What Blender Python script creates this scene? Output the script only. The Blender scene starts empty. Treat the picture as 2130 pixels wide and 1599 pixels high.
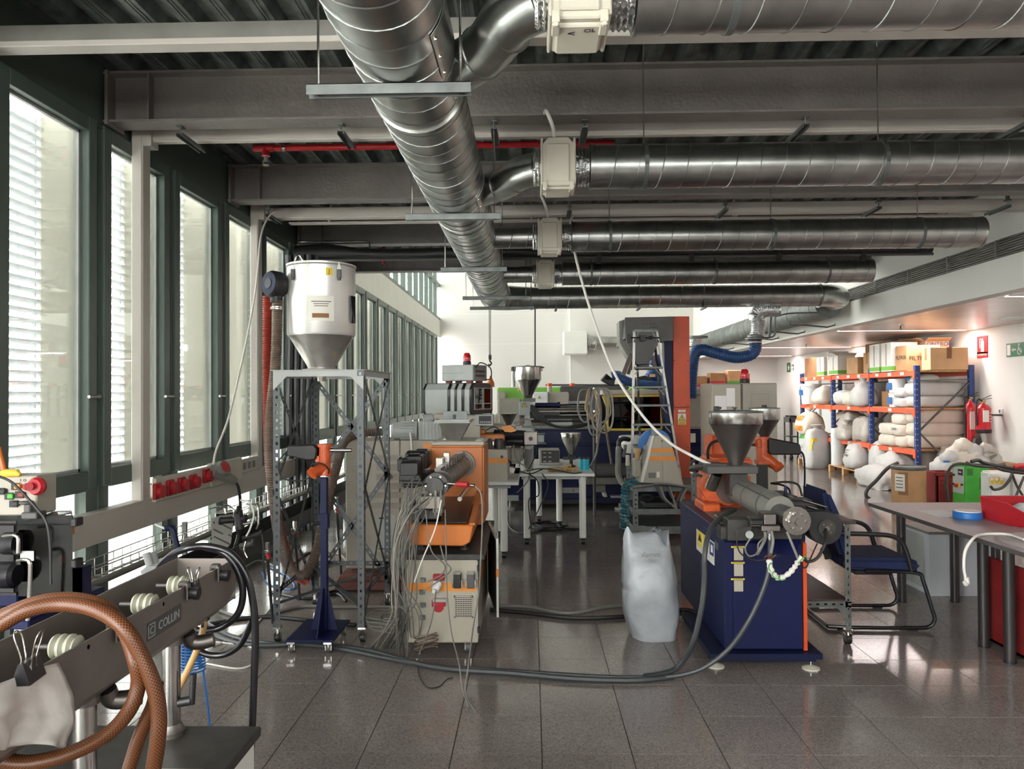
import bpy, bmesh, math, random
from math import sin, cos, pi, radians as R, sqrt
from mathutils import Vector as V, Matrix, noise
random.seed(4)
sc = bpy.context.scene
# ------------------------------------------------------------------ camera
F, CX, CY, H = 1570.0, 1065.0, 799.5, 1.60
cd = bpy.data.cameras.new('camera'); cam = bpy.data.objects.new('camera', cd)
sc.collection.objects.link(cam); sc.camera = cam
cd.sensor_width = 36; cd.lens = 36*F/2130; cd.clip_start = .05; cd.clip_end = 200
RM = Matrix.Rotation(40/F, 3, 'Z') @ Matrix.Rotation(pi/2+20.5/F, 3, 'X') @ Matrix.Rotation(-.006, 3, 'Z')
cam.matrix_world = Matrix.Translation((0, 0, H)) @ RM.to_4x4()
# ------------------------------------------------------------------ daylight, lamps, exposure
w = bpy.data.worlds.new('sky'); sc.world = w; w.use_nodes = True
wn = w.node_tree; bg = wn.nodes['Background']
tc = wn.nodes.new('ShaderNodeTexCoord'); sp = wn.nodes.new('ShaderNodeSeparateXYZ'); cr = wn.nodes.new('ShaderNodeValToRGB')
wn.links.new(tc.outputs['Generated'], sp.inputs[0]); wn.links.new(sp.outputs['Z'], cr.inputs[0]); wn.links.new(cr.outputs[0], bg.inputs[0])
cr.color_ramp.elements[0].color = (1, .975, .95, 1); cr.color_ramp.elements[1].color = (.98, .98, 1, 1)
bg.inputs[1].default_value = 32
def portal(name, loc, rot, sx, sy):
    l = bpy.data.lights.new(name, 'AREA'); l.shape = 'RECTANGLE'; l.size = sx; l.size_y = sy
    l.cycles.is_portal = True
    o = bpy.data.objects.new(name, l); sc.collection.objects.link(o); o.location = loc; o.rotation_euler = rot
portal('daylight_portal', (-3.08, 10, 1.75), (0, -pi/2, 0), 3.7, 27)
portal('daylight_portal', (-2.85, 16.5, 5.0), (0, -pi/2, 0), 2.6, 11.4)
portal('daylight_portal', (.5, -3.25, 2.7), (pi/2, 0, 0), 6.2, 1.5)  # sky portal for the added rear glazing
v = sc.view_settings
v.view_transform = 'Standard'; v.look = 'None'; v.gamma = 1; v.use_curve_mapping = False
v.exposure = -0.36
sc.cycles.use_denoising = True
sc.cycles.max_bounces = 8; sc.cycles.diffuse_bounces = 5; sc.cycles.glossy_bounces = 4
sc.cycles.transmission_bounces = 6; sc.cycles.transparent_max_bounces = 10
sc.cycles.caustics_reflective = False; sc.cycles.caustics_refractive = False
sc.cycles.sample_clamp_indirect = 20; sc.cycles.use_adaptive_sampling = True; sc.cycles.adaptive_threshold = .025

# ------------------------------------------------------------------ pixel helpers (2130x1599 frame -> metres)
def ray(px, py): return RM @ V(((px-CX)/F, -(py-CY)/F, -1))
def P(px, py, Y): d = ray(px, py); return V((0, 0, H)) + d*(Y/d.y)
def PX(px, py, X): d = ray(px, py); return V((0, 0, H)) + d*(X/d.x)
def PZ(px, py, Z=0): d = ray(px, py); return V((0, 0, H)) + d*((Z-H)/d.z)
# ------------------------------------------------------------------ materials
def lin(c):
    if isinstance(c, str): c = [int(c[i:i+2], 16)/255 for i in (0, 2, 4)]
    return tuple((x/12.92 if x <= .04045 else ((x+.055)/1.055)**2.4) for x in c)+(1,)
M = {}
def mat(n, c, r=.5, m=0, var=.08, vs=6, bump=0, bs=60, spec=.5, trans=0, coat=0, c2=None, sub=0):
    t = bpy.data.materials.new(n); t.use_nodes = True; nt = t.node_tree; b = nt.nodes['Principled BSDF']
    col = lin(c); b.inputs['Roughness'].default_value = r; b.inputs['Metallic'].default_value = m
    b.inputs['Specular IOR Level'].default_value = spec; b.inputs['Coat Weight'].default_value = coat
    co = nt.nodes.new('ShaderNodeTexCoord')
    nz = nt.nodes.new('ShaderNodeTexNoise'); nz.inputs['Scale'].default_value = vs; nz.inputs['Detail'].default_value = 5
    nt.links.new(co.outputs['Object'], nz.inputs['Vector'])
    rp = nt.nodes.new('ShaderNodeValToRGB'); nt.links.new(nz.outputs['Fac'], rp.inputs[0])
    e = rp.color_ramp.elements; e[0].position = .3; e[1].position = .7
    d = lin(c2) if c2 else tuple(x*(1-var*1.6) for x in col[:3])+(1,)
    e[0].color = d; e[1].color = col if c2 else tuple(min(1, x*(1+var)) for x in col[:3])+(1,)
    nt.links.new(rp.outputs[0], b.inputs['Base Color'])
    if bump:
        n2 = nt.nodes.new('ShaderNodeTexNoise'); n2.inputs['Scale'].default_value = bs; n2.inputs['Detail'].default_value = 3
        nt.links.new(co.outputs['Object'], n2.inputs['Vector'])
        bp = nt.nodes.new('ShaderNodeBump'); bp.inputs['Strength'].default_value = bump; bp.inputs['Distance'].default_value = .01
        nt.links.new(n2.outputs['Fac'], bp.inputs['Height']); nt.links.new(bp.outputs[0], b.inputs['Normal'])
    M[n] = t; return t
def emis(n, c, s):
    t = mat(n, c, .4); b = t.node_tree.nodes['Principled BSDF']
    b.inputs['Emission Color'].default_value = lin(c); b.inputs['Emission Strength'].default_value = s
def glass(n, c, refl=.08, alpha=.9, rough=.02):
    t = bpy.data.materials.new(n); t.use_nodes = True; nt = t.node_tree; nt.nodes.clear()
    o = nt.nodes.new('ShaderNodeOutputMaterial'); mx = nt.nodes.new('ShaderNodeMixShader'); tr = nt.nodes.new('ShaderNodeBsdfTransparent')
    gl = nt.nodes.new('ShaderNodeBsdfGlossy'); lw = nt.nodes.new('ShaderNodeFresnel'); ad = nt.nodes.new('ShaderNodeMath')
    tr.inputs[0].default_value = tuple(x*alpha for x in lin(c)[:3])+(1,); gl.inputs['Roughness'].default_value = rough
    lw.inputs[0].default_value = 1.45; ad.operation = 'MULTIPLY'; ad.inputs[1].default_value = refl*10
    nt.links.new(lw.outputs[0], ad.inputs[0]); nt.links.new(ad.outputs[0], mx.inputs[0])
    nt.links.new(tr.outputs[0], mx.inputs[1]); nt.links.new(gl.outputs[0], mx.inputs[2]); nt.links.new(mx.outputs[0], o.inputs[0])
    M[n] = t
def translucent(n, c, f=.5, c2=None):
    t = bpy.data.materials.new(n); t.use_nodes = True; nt = t.node_tree; nt.nodes.clear()
    o = nt.nodes.new('ShaderNodeOutputMaterial'); mx = nt.nodes.new('ShaderNodeMixShader'); mx.inputs[0].default_value = f
    a = nt.nodes.new('ShaderNodeBsdfDiffuse'); b = nt.nodes.new('ShaderNodeBsdfTranslucent')
    a.inputs[0].default_value = lin(c); b.inputs[0].default_value = lin(c2 or c)
    nt.links.new(a.outputs[0], mx.inputs[1]); nt.links.new(b.outputs[0], mx.inputs[2]); nt.links.new(mx.outputs[0], o.inputs[0]); M[n] = t
mat('white_wall', 'cfcdc8', .6, var=.015, vs=1.2)
mat('white_paint', 'd8d8d2', .42, var=.03, vs=3)
mat('raceway', 'b8b2aa', .4, var=.03, vs=2)
mat('green_frame', '525f57', .4, var=.06, vs=3)
mat('beam_paint', '7b7571', .42, var=.08, vs=5, bump=.55, bs=38)
mat('deck', '7d8481', .38, .75, var=.3, vs=9, bump=.15, bs=30)
mat('galv', 'b4b6b3', .3, 1, var=.16, vs=7, bump=.06, bs=9)
mat('galv_dull', '6f7371', .5, .75, var=.15, vs=12)
mat('seam', '8f9190', .45, 1, var=.1)
mat('steel', 'b3b0ab', .22, 1, var=.08, vs=9)
mat('steel_brush', '7d7773', .42, 1, var=.14, vs=5, bump=.03, bs=90)
mat('hopper_alu', 'd5d3cf', .34, .55, var=.06, vs=3, bump=.04, bs=8)
mat('hopper_cone', 'a5a19c', .4, .8, var=.14, vs=8)
mat('foil', 'cfd0d0', .22, 1, var=.1, bump=.9, bs=45)
mat('black_gloss', '17161a', .28, var=.2)
mat('black', '1b1a1c', .5, var=.2, vs=10)
mat('black_top', '35322f', .45, var=.25, vs=18)
mat('dark_grey', '4a4847', .5, var=.12)
mat('mid_grey', '77756f', .5, var=.1)
mat('pale_grey', 'a3a6a3', .45, var=.07)
mat('beige', 'a09a8e', .45, var=.06, vs=4)
mat('beige_light', 'a8a192', .42, var=.05, vs=4)
mat('beige_vent', '8f897f', .55, var=.1)
mat('orange', 'ba651c', .38, var=.08, vs=5, coat=.1)
mat('orange_red', 'c84a20', .42, var=.06, vs=6)
mat('orange_stripe', 'dd8a35', .45, var=.04)
mat('fitting_orange', 'c55323', .4, var=.15, vs=20)
mat('blue', '10173f', .45, var=.1, vs=4, spec=.25)
mat('blue_dark', '0f1634', .48, var=.12, vs=4, spec=.25)
mat('blue_rack', '2a4480', .45, var=.1)
mat('orange_rack', 'e2603a', .45, var=.08)
mat('blue_fabric', '16224b', .85, var=.15, vs=40, bump=.2, bs=200)
mat('blue_hose', '173f70', .5, var=.15, vs=12)
mat('blue_coil', '2368b0', .35, var=.1)
mat('teal', '1e6f7c', .35, var=.12)
mat('teal_paint', '1a9db5', .35, var=.05)
mat('green', '3f9c35', .42, var=.1, vs=6)
mat('green_machine', '77b543', .42, var=.05)
mat('yellow', 'cdb03a', .45, var=.06)
mat('yellow_label', 'e3c32c', .5, var=.02)
mat('red', 'a31d25', .4, var=.08)
mat('red_dark', '7d1d1d', .5, var=.15)
mat('red_pipe', 'b02026', .32, var=.05)
mat('red_hose', '8e3426', .45, var=.15)
mat('brown_hose', '6a5a4f', .5, var=.2, vs=20)
mat('brown_board', '51403a', .5, var=.2, vs=8)
mat('brown_base', '5e3227', .55, var=.25, vs=8)
mat('cardboard', 'b28a62', .8, var=.08, vs=5)
mat('cardboard_dark', '8f6846', .85, var=.1)
mat('cardboard_light', 'd3ab80', .8, var=.06)
mat('white_card', 'd9d6cf', .6, var=.03)
mat('wood', 'c79a6a', .7, var=.2, vs=12)
mat('bag_white', 'c6c3c0', .55, var=.05, bump=.25, bs=14)
mat('bag_cream', 'd9cdbf', .6, var=.06, bump=.25, bs=12)
mat('bag_grey', 'b5aca4', .35, var=.14, bump=.5, bs=18)
mat('sack_film', 'a2a5aa', .32, var=.12, vs=5, bump=.6, bs=16)
mat('plastic_white', 'd8dadb', .4, var=.03)
mat('table_top', '9b9090', .42, var=.04, vs=12)
mat('rack_steel', '4f5457', .45, .3, var=.12)
mat('trough_steel', '857c76', .42, .55, var=.12, vs=5)
mat('leg_black', '2b2828', .4)
mat('cable_grey', '77746f', .5, var=.08)
mat('cable_dark', '3a3d3f', .45, var=.1)
mat('cable_white', 'dad6ce', .5, var=.03)
mat('tan_tube', 'b08d5a', .35, var=.1)
mat('glove', 'b79a6a', .8, var=.15)
mat('paper', 'e6e2e0', .8, var=.01)
mat('label', 'ddd9cf', .6, var=.02)
mat('ink', '202024', .6, var=.02)
mat('ink_blue', '26427a', .6, var=.02)
mat('sign_red', 'c0272c', .5, var=.02)
mat('sign_green', '1f6b48', .5, var=.02)
mat('ceiling_slat', 'c9bcbb', .26, .15, var=.06, vs=3)
mat('concrete', 'd6d4ce', .9, var=.08)
mat('grout', '57504c', .8, var=.1)
mat('tissue', 'd6d0cb', .85, var=.05, vs=8, bump=.3, bs=25)
mat('roller', 'a9a896', .4, var=.05)
mat('cream_plastic', 'c4bfb0', .45, var=.03)
mat('extinguisher', 'c21f2c', .25, var=.04, coat=.3)
emis('lamp_strip', 'fff2ec', 14)
glass('window_glass', 'f3f6f4'); glass('dark_glass', '332a2a', .12, .55); glass('smoked', '5a4038', .1, .8, .1)
translucent('cream_fin', 'ece9df', .52); translucent('slat', 'dfe1e1', .6); translucent('clear_bag', 'dfe3e6', .35); translucent('bin_plastic', 'c7cbd0', .2)
glass('jar', 'dfe8ea', .1, .8)
# braided hose: criss-cross threads along the tube
def braid():
    t = mat('braid_hose', '6a3a1c', .42, coat=.0, spec=.3); nt = t.node_tree; b = nt.nodes['Principled BSDF']
    uv = nt.nodes.new('ShaderNodeTexCoord'); out = []
    for s in (1, -1):
        mp = nt.nodes.new('ShaderNodeMapping'); mp.inputs['Rotation'].default_value = (0, 0, s*R(45)); nt.links.new(uv.outputs['UV'], mp.inputs[0])
        wv = nt.nodes.new('ShaderNodeTexWave'); wv.inputs['Scale'].default_value = 6.0; nt.links.new(mp.outputs[0], wv.inputs[0])
        g = nt.nodes.new('ShaderNodeMath'); g.operation = 'GREATER_THAN'; g.inputs[1].default_value = .9; nt.links.new(wv.outputs['Fac'], g.inputs[0]); out.append(g)
    mx = nt.nodes.new('ShaderNodeMath'); mx.operation = 'MAXIMUM'; nt.links.new(out[0].outputs[0], mx.inputs[0]); nt.links.new(out[1].outputs[0], mx.inputs[1])
    c = nt.nodes.new('ShaderNodeMix'); c.data_type = 'RGBA'; nt.links.new(mx.outputs[0], c.inputs[0])
    c.inputs[6].default_value = lin('3a1c0c'); c.inputs[7].default_value = lin('74492a'); nt.links.new(c.outputs[2], b.inputs['Base Color'])
braid()
# terrazzo
def terrazzo():
    t = mat('terrazzo', '8a817d', .16, spec=.5); nt = t.node_tree; b = nt.nodes['Principled BSDF']
    co = nt.nodes.new('ShaderNodeNewGeometry')
    vo = nt.nodes.new('ShaderNodeTexVoronoi'); vo.inputs['Scale'].default_value = 190; nt.links.new(co.outputs['Position'], vo.inputs['Vector'])
    rp = nt.nodes.new('ShaderNodeValToRGB'); e = rp.color_ramp.elements; rp.color_ramp.interpolation = 'LINEAR'
    sep = nt.nodes.new('ShaderNodeSeparateColor'); nt.links.new(vo.outputs['Color'], sep.inputs[0]); nt.links.new(sep.outputs[0], rp.inputs[0])
    e[0].position = 0; e[0].color = lin('655d59'); e[1].position = 1; e[1].color = lin('9c938e')
    for p_, c_ in ((.12, '786f6b'), (.3, '827975'), (.8, '8b827d')): q = e.new(p_); q.color = lin(c_)
    nz = nt.nodes.new('ShaderNodeTexNoise'); nz.inputs['Scale'].default_value = 1.3; nz.inputs['Detail'].default_value = 6; nt.links.new(co.outputs['Position'], nz.inputs['Vector'])
    mx = nt.nodes.new('ShaderNodeMix'); mx.data_type = 'RGBA'; mx.blend_type = 'MULTIPLY'; mx.inputs[0].default_value = .45
    r2 = nt.nodes.new('ShaderNodeValToRGB'); r2.color_ramp.elements[0].position = .3; r2.color_ramp.elements[0].color = (.6, .58, .56, 1); r2.color_ramp.elements[1].position = .65
    nt.links.new(nz.outputs['Fac'], r2.inputs[0]); nt.links.new(rp.outputs[0], mx.inputs[6]); nt.links.new(r2.outputs[0], mx.inputs[7]); nt.links.new(mx.outputs[2], b.inputs['Base Color'])
    mr = nt.nodes.new('ShaderNodeMapRange'); mr.inputs[3].default_value = .08; mr.inputs[4].default_value = .17; nt.links.new(nz.outputs['Fac'], mr.inputs[0]); nt.links.new(mr.outputs[0], b.inputs['Roughness'])
terrazzo()
# ------------------------------------------------------------------ shapes: each returns (verts, faces, uvs)
def box(x0, x1, y0, y1, z0, z1):
    v = [V((x, y, z)) for z in (z0, z1) for y in (y0, y1) for x in (x0, x1)]
    return v, [(0, 2, 3, 1), (4, 5, 7, 6), (0, 1, 5, 4), (1, 3, 7, 5), (3, 2, 6, 7), (2, 0, 4, 6)], None
def cbox(c, s, rz=0, rx=0, ry=0):
    a = box(-s[0]/2, s[0]/2, -s[1]/2, s[1]/2, -s[2]/2, s[2]/2)
    m = Matrix.Translation(c) @ Matrix.Rotation(rz, 4, 'Z') @ Matrix.Rotation(ry, 4, 'Y') @ Matrix.Rotation(rx, 4, 'X')
    return [m @ v for v in a[0]], a[1], None
def PB(x0, y0, x1, y1, Y, d):   # box whose front face fills those pixels at distance Y
    a = P(x0, y0, Y); b = P(x1, y1, Y); return box(a.x, b.x, Y, Y+d, b.z, a.z)
def frame_of(d):
    d = d.normalized(); u = V((0, 0, 1)) if abs(d.z) < .9 else V((1, 0, 0)); a = d.cross(u).normalized(); return a, a.cross(d).normalized()
def tube(pts, r, n=8, cap=True):
    pts = [V(p) for p in pts]; rs = r if isinstance(r, (list, tuple)) else [r]*len(pts)
    a, b = frame_of(pts[1]-pts[0]); vs, fs, uv = [], [], []; L = 0
    for i, p in enumerate(pts):
        t = (pts[min(i+1, len(pts)-1)]-pts[max(i-1, 0)]).normalized()
        a = (a - t*a.dot(t)).normalized(); b = t.cross(a)
        if i: L += (p-pts[i-1]).length
        for k in range(n):
            q = 2*pi*k/n; vs.append(p+a*(cos(q)*rs[i])+b*(sin(q)*rs[i])); uv.append((L/(2*pi*max(rs[0], .001)), k/n))
    for i in range(len(pts)-1):
        for k in range(n):
            fs.append((i*n+k, i*n+(k+1) % n, (i+1)*n+(k+1) % n, (i+1)*n+k))
    if cap: fs.append(tuple(range(n))[::-1]); fs.append(tuple(range(len(vs)-n, len(vs))))
    return vs, fs, uv
def cyl(p0, p1, r, r1=None, n=20): return tube([p0, p1], [r, r if r1 is None else r1], n)
def spline(pts, k=6):
    p = [V(q) for q in pts]; p = [p[0]*2-p[1]]+p+[p[-1]*2-p[-2]]; out = []
    for i in range(1, len(p)-2):
        for j in range(k):
            t = j/k; a, b, c, d = p[i-1], p[i], p[i+1], p[i+2]
            out.append(.5*((2*b)+(c-a)*t+(2*a-5*b+4*c-d)*t*t+(3*b-a-3*c+d)*t**3))
    return out+[p[-2]]
def hose(pts, r, k=6, n=8): return tube(spline(pts, k), r, n)
def ribbed(pts, r, pitch=.012, n=12, amp=.1):
    s = spline(pts, 12); out = [s[0]]; acc = 0; step = pitch/2
    for i in range(1, len(s)):
        d = (s[i]-s[i-1]); L = d.length; q = step-acc
        while q <= L: out.append(s[i-1]+d*(q/L)); q += step
        acc = (acc+L) % step
    return tube(out, [r*(1+amp*(1 if i % 2 else -1)) for i in range(len(out))], n)
def lathe(prof, o=(0, 0, 0), n=24, axis='z', m=None):
    vs, fs = [], []; o = V(o)
    for r, z in prof:
        for k in range(n):
            q = 2*pi*k/n; p = V((cos(q)*r, sin(q)*r, z))
            if axis == 'y': p = V((p.x, -p.z, p.y))
            if axis == 'x': p = V((p.z, p.x, p.y))
            vs.append(o+(m @ p if m else p))
    for i in range(len(prof)-1):
        for k in range(n): fs.append((i*n+k, i*n+(k+1) % n, (i+1)*n+(k+1) % n, (i+1)*n+k))
    fs.append(tuple(range(n))[::-1]); fs.append(tuple(range(len(vs)-n, len(vs))))
    return vs, fs, None
def prism(poly, d):   # poly: 3D points of the front outline; d: extrusion vector
    p = [V(q) for q in poly]; d = V(d); n = len(p)
    return p+[q+d for q in p], [tuple(range(n)), tuple(range(2*n-1, n-1, -1))]+[((k+1) % n, k, n+k, n+(k+1) % n) for k in range(n)], None
def PP(pix, Y, d): return prism([P(x, y, Y) for x, y in pix], (0, d, 0))
def bar(p0, p1, w, h=None):
    p0, p1 = V(p0), V(p1); h = h or w; t = (p1-p0).normalized(); up = V((0, 0, 1)) if abs(t.z) < .95 else V((0, 1, 0))
    a = t.cross(up).normalized()*w/2; b = a.cross(t).normalized()*h/2
    c = [-a-b, a-b, a+b, -a+b]
    return [p0+q for q in c]+[p1+q for q in c], [(0, 1, 2, 3), (7, 6, 5, 4), (0, 4, 5, 1), (1, 5, 6, 2), (2, 6, 7, 3), (3, 7, 4, 0)], None
def strip(p0, p1, wd, w=.035, t=.0025, pitch=.05):   # punched strip, real holes
    p0, p1, wd = V(p0), V(p1), V(wd); ax = p1-p0; L = ax.length; ax.normalize(); wd = (wd-ax*wd.dot(ax)).normalized(); nn = ax.cross(wd)*t
    out = []
    def bx_(a0, a1, b0, b1):
        q = [p0+ax*a+wd*b+nn*c for c in (0, 1) for b in (b0, b1) for a in (a0, a1)]
        out.append((q, [(0, 2, 3, 1), (4, 5, 7, 6), (0, 1, 5, 4), (1, 3, 7, 5), (3, 2, 6, 7), (2, 0, 4, 6)], None))
    bx_(0, L, 0, w*.36); bx_(0, L, w*.7, w); k = 0
    while k*pitch < L:
        bx_(k*pitch, min(L, k*pitch+pitch*.6), w*.36, w*.7); k += 1
    return out
def angle(p0, p1, d1, d2, w=.035): return strip(p0, p1, d1, w)+strip(p0, p1, d2, w)
def helix(p0, p1, r, pitch, th=.003, n=20, start=0):
    p0, p1 = V(p0), V(p1); L = (p1-p0).length; t = (p1-p0).normalized(); a, b = frame_of(t); N = max(4, int(L/pitch*n))
    pts = [p0+t*(L*i/N)+a*(cos(start+2*pi*L*i/N/pitch)*r)+b*(sin(start+2*pi*L*i/N/pitch)*r) for i in range(N+1)]
    return tube(pts, th, 4)
def bag(c, s, seed=0, e=.55, rough=.12, n=20, flat=.0, top=None, rz=0):
    vs, fs = [], []; m = n//2
    f = lambda a, p: math.copysign(abs(a)**p, a)
    for i in range(m+1):
        ph = -pi/2+pi*i/m
        for k in range(n):
            th = 2*pi*k/n; q = V((f(cos(ph), e)*f(cos(th), e), f(cos(ph), e)*f(sin(th), e), f(sin(ph), e)))
            if top is not None and q.z > 0: s_ = 1-(1-top)*q.z**1.5; q.x *= s_; q.y *= s_
            nz = noise.noise(V((q.x*1.7+seed*7.3, q.y*1.7, q.z*1.7)))+.5*noise.noise(V((q.x*5+seed, q.y*5, q.z*3.3)))
            q *= 1+rough*nz
            if q.z < -.92: q.z = -.92
            p = V((q.x*s[0]/2, q.y*s[1]/2, q.z*s[2]/2)); p.rotate(Matrix.Rotation(rz, 3, 'Z')); vs.append(V(c)+p)
    for i in range(m):
        for k in range(n): fs.append((i*n+k, i*n+(k+1) % n, (i+1)*n+(k+1) % n, (i+1)*n+k))
    return vs, fs, None
def bagpatch(c, s, dy, dz, pw, ph_, z0, **k):   # print that follows the film of a bag, on its aisle side
    n = 120; vs, fs, _ = bag(c, (s[0]*1.03, s[1]*1.03, s[2]*1.01), n=n, **k); out = []; keep = {}; nv = []
    for f in fs:
        m_ = sum((vs[i] for i in f), V())/4
        if m_.x < c[0] and abs(m_.y-c[1]-dy) < pw/2 and z0+dz < m_.z < z0+dz+ph_:
            g = []
            for i in f:
                if i not in keep: keep[i] = len(nv); nv.append(vs[i])
                g.append(keep[i])
            out.append(tuple(g))
    return nv, out, None
def flat(l):
    out = []
    for s in l:
        if isinstance(s, list): out += flat(s)
        else: out.append(s)
    return out
MW = {}
def mesh(name, shapes, m, bev=0, inv=None, smooth=True, ang=35):
    me = bpy.data.meshes.new(name); vs, fs, uv = [], [], []; has = False
    for s in flat(shapes):
        o = len(vs); vs += s[0]; fs += [tuple(i+o for i in f) for f in s[1]]
        if s[2]: has = True; uv += s[2]
        else: uv += [(0, 0)]*len(s[0])
    if inv: vs = [inv @ v for v in vs]
    me.from_pydata([tuple(v) for v in vs], [], fs)
    bm = bmesh.new(); bm.from_mesh(me); bmesh.ops.recalc_face_normals(bm, faces=bm.faces)
    if bev: bmesh.ops.bevel(bm, geom=[e for e in bm.edges if len(e.link_faces) == 2 and e.calc_face_angle(0) > .6], offset=bev, segments=1 if bev < .012 else 3, affect='EDGES', clamp_overlap=True)
    bm.to_mesh(me); bm.free()
    if has and not bev:
        l = me.uv_layers.new(name='UV')
        for lp in me.loops: l.data[lp.index].uv = uv[lp.vertex_index]
    if smooth:
        me.polygons.foreach_set('use_smooth', [True]*len(me.polygons)); me.set_sharp_from_angle(angle=R(ang))
    me.materials.append(M[m]); return me
C = sc.collection
def obj(name, shapes, m, parent=None, bev=0, label=None, local=False, kind=None, ang=35):
    if isinstance(shapes, tuple): shapes = [shapes]
    inv = None
    if parent is not None and not local: inv = MW[parent.name].inverted()
    o = bpy.data.objects.new(name, mesh(name, shapes, m, bev, inv, ang=ang)); C.objects.link(o)
    if parent is not None: o.parent = parent
    MW[o.name] = MW[parent.name] if parent is not None else Matrix()
    if label: o['label'] = label
    if kind: o['kind'] = kind
    return o
def objs(name, shapes, m, parent, **k):
    for q in shapes: obj(name, q, m, parent, **k)
def tag(o, label, cat, group=None, kind=None):
    o['label'] = label; o['category'] = cat
    if group: o['group'] = group
    if kind: o['kind'] = kind
    return o
def thing(name, label, cat, loc=(0, 0, 0), rz=0, group=None):
    o = bpy.data.objects.new(name, None); C.objects.link(o); o.location = loc; o.rotation_euler = (0, 0, rz); o.empty_display_size = .1
    MW[o.name] = Matrix.Translation(loc) @ Matrix.Rotation(rz, 4, 'Z'); return tag(o, label, cat, group)
def struct(name, shapes=None, m=None, parent=None, bev=0):
    if shapes is None:
        o = bpy.data.objects.new(name, None); C.objects.link(o); MW[o.name] = Matrix()
    else: o = obj(name, shapes, m, parent, bev)
    if parent is None: o['kind'] = 'structure'
    return o
def single(name, shapes, m, label, cat, group=None, bev=0, **k): return tag(obj(name, shapes, m, bev=bev, **k), label, cat, group)
def text(name, s, size, m, parent, loc, rot, ext=.0004, align='CENTER', sx=1):
    c = bpy.data.curves.new(name, 'FONT'); c.body = s; c.size = size; c.extrude = ext; c.align_x = align; c.align_y = 'CENTER'; c.resolution_u = 3
    q = bpy.data.objects.new(name, c); me = bpy.data.meshes.new_from_object(q); bpy.data.objects.remove(q); me.materials.clear(); me.materials.append(M[m])
    W = Matrix.Translation(loc) @ (rot if isinstance(rot, Matrix) else Matrix.Rotation(rot, 4, 'Z') @ Matrix.Rotation(pi/2, 4, 'X')) @ Matrix.Diagonal((sx, 1, 1, 1))
    if parent is not None: W = MW[parent.name].inverted() @ W
    me.transform(W); o = bpy.data.objects.new(name, me); C.objects.link(o)
    if parent is not None: o.parent = parent
    MW[o.name] = MW[parent.name] if parent is not None else Matrix()
    return o
def copy_tree(o, parent=None):
    c = o.copy(); C.objects.link(c)
    if parent is not None: c.parent = parent
    MW[c.name] = MW.get(o.name, Matrix())
    for ch in list(o.children): copy_tree(ch, c)
    return c
def grid(n0, n1): return range(n0, n1)
# ------------------------------------------------------------------ SETTING
XL, XR, XB, YB = -2.7, 7.2, 4.75, 22.3
# floor: one object per tile for the 300 that show largest, the rest as one part
fl = struct('floor', box(-2.9, 7.4, -3, 22.5, -.12, -.004), 'grout')
tl = mesh('tile', [box(.0022, .3978, .0022, .3978, -.01, 0)], 'terrazzo')
cells = []
for i in grid(-7, 18):
    for j in grid(-10, 46):
        x = .037+.4*i; y = 4.188+.4*j
        vis = y > 2.2 and abs((x+.2)/(y+.4)+.02) < .74
        cells.append(((y*y + 2*x*x) if vis else 999+y, x, y))
cells.sort(); rest = []
for n, (d, x, y) in enumerate(cells):
    if n < 300:
        o = bpy.data.objects.new('tile', tl); C.objects.link(o); o.location = (x, y, 0); o.parent = fl
    else: rest.append(box(x+.0022, x+.3978, y+.0022, y+.3978, -.01, 0))
o = obj('tile_field', rest, 'terrazzo', fl); o['kind'] = 'stuff'
# corrugated steel deck, one sheet per bay
def deck(y0, y1):
    pts = []; x = XL-.1
    while x < XB+.1:
        for dx, dz in ((0, 0), (.085, 0), (.115, .07), (.19, .07)): pts.append((x+dx, dz))
        x += .22
    vs, fs = [], []
    for y in (y0, y1):
        for q in pts: vs.append(V((q[0], y, 3.665+q[1])))
    for y in (y0, y1):
        for q in pts: vs.append(V((q[0], y, 3.668+q[1])))
    n = len(pts)
    for i in range(n-1): fs += [(i, i+1, n+i+1, n+i), (2*n+i, 3*n+i, 3*n+i+1, 2*n+i+1)]
    return vs, fs, None
ce = struct('ceiling')
by = [-3, .79, 2.74, 4.69, 6.64, 8.62, 10.6]
for i in range(6):
    d = obj('deck_sheet', deck(by[i], by[i+1]), 'deck', ce, ang=20)
    emb = []                                     # raised embossing of the sheet webs
    x = XL-.1+.22
    while x < XB:
        emb += [box(x+.03, x+.037, by[i], by[i+1], 3.661, 3.666), box(x+.05, x+.057, by[i], by[i+1], 3.661, 3.666)]; x += .22
    obj('stiffening_rib', emb, 'deck', ce, kind='stuff')
obj('concrete_slab', box(-2.9, 4.9, -3, 10.6, 3.75, 3.95), 'concrete', ce)
# steel beams
for k, y in enumerate((.79, 2.74, 4.69, 6.64, 8.62, 10.55)):
    b = thing('ceiling_beam', ['textured grey steel beam behind the camera', 'textured grey steel beam above the camera, out of the frame',
        'textured grey steel beam nearest the camera, full width under the deck', 'second textured grey steel beam, behind the red sprinkler pipe',
        'third textured grey steel beam, above the black curtain roll', 'farthest grey steel beam where the low steel deck ends'][k], 'beam', (0, y, 3.34))
    x0, x1 = XL-.1, XB+.05
    obj('web', box(x0, x1, y+.072, y+.085, 3.35, 3.655), 'beam_paint', b)
    obj('bottom_flange', box(x0, x1, y, y+.16, 3.34, 3.354), 'beam_paint', b)
    obj('top_flange', box(x0, x1, y, y+.16, 3.648, 3.663), 'beam_paint', b)
    obj('end_plate', [box(XL+.02, XL+.04, y-.02, y+.18, 3.32, 3.665), box(XL+.28, XL+.29, y+.005, y+.155, 3.354, 3.648)], 'beam_paint', b)
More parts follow.
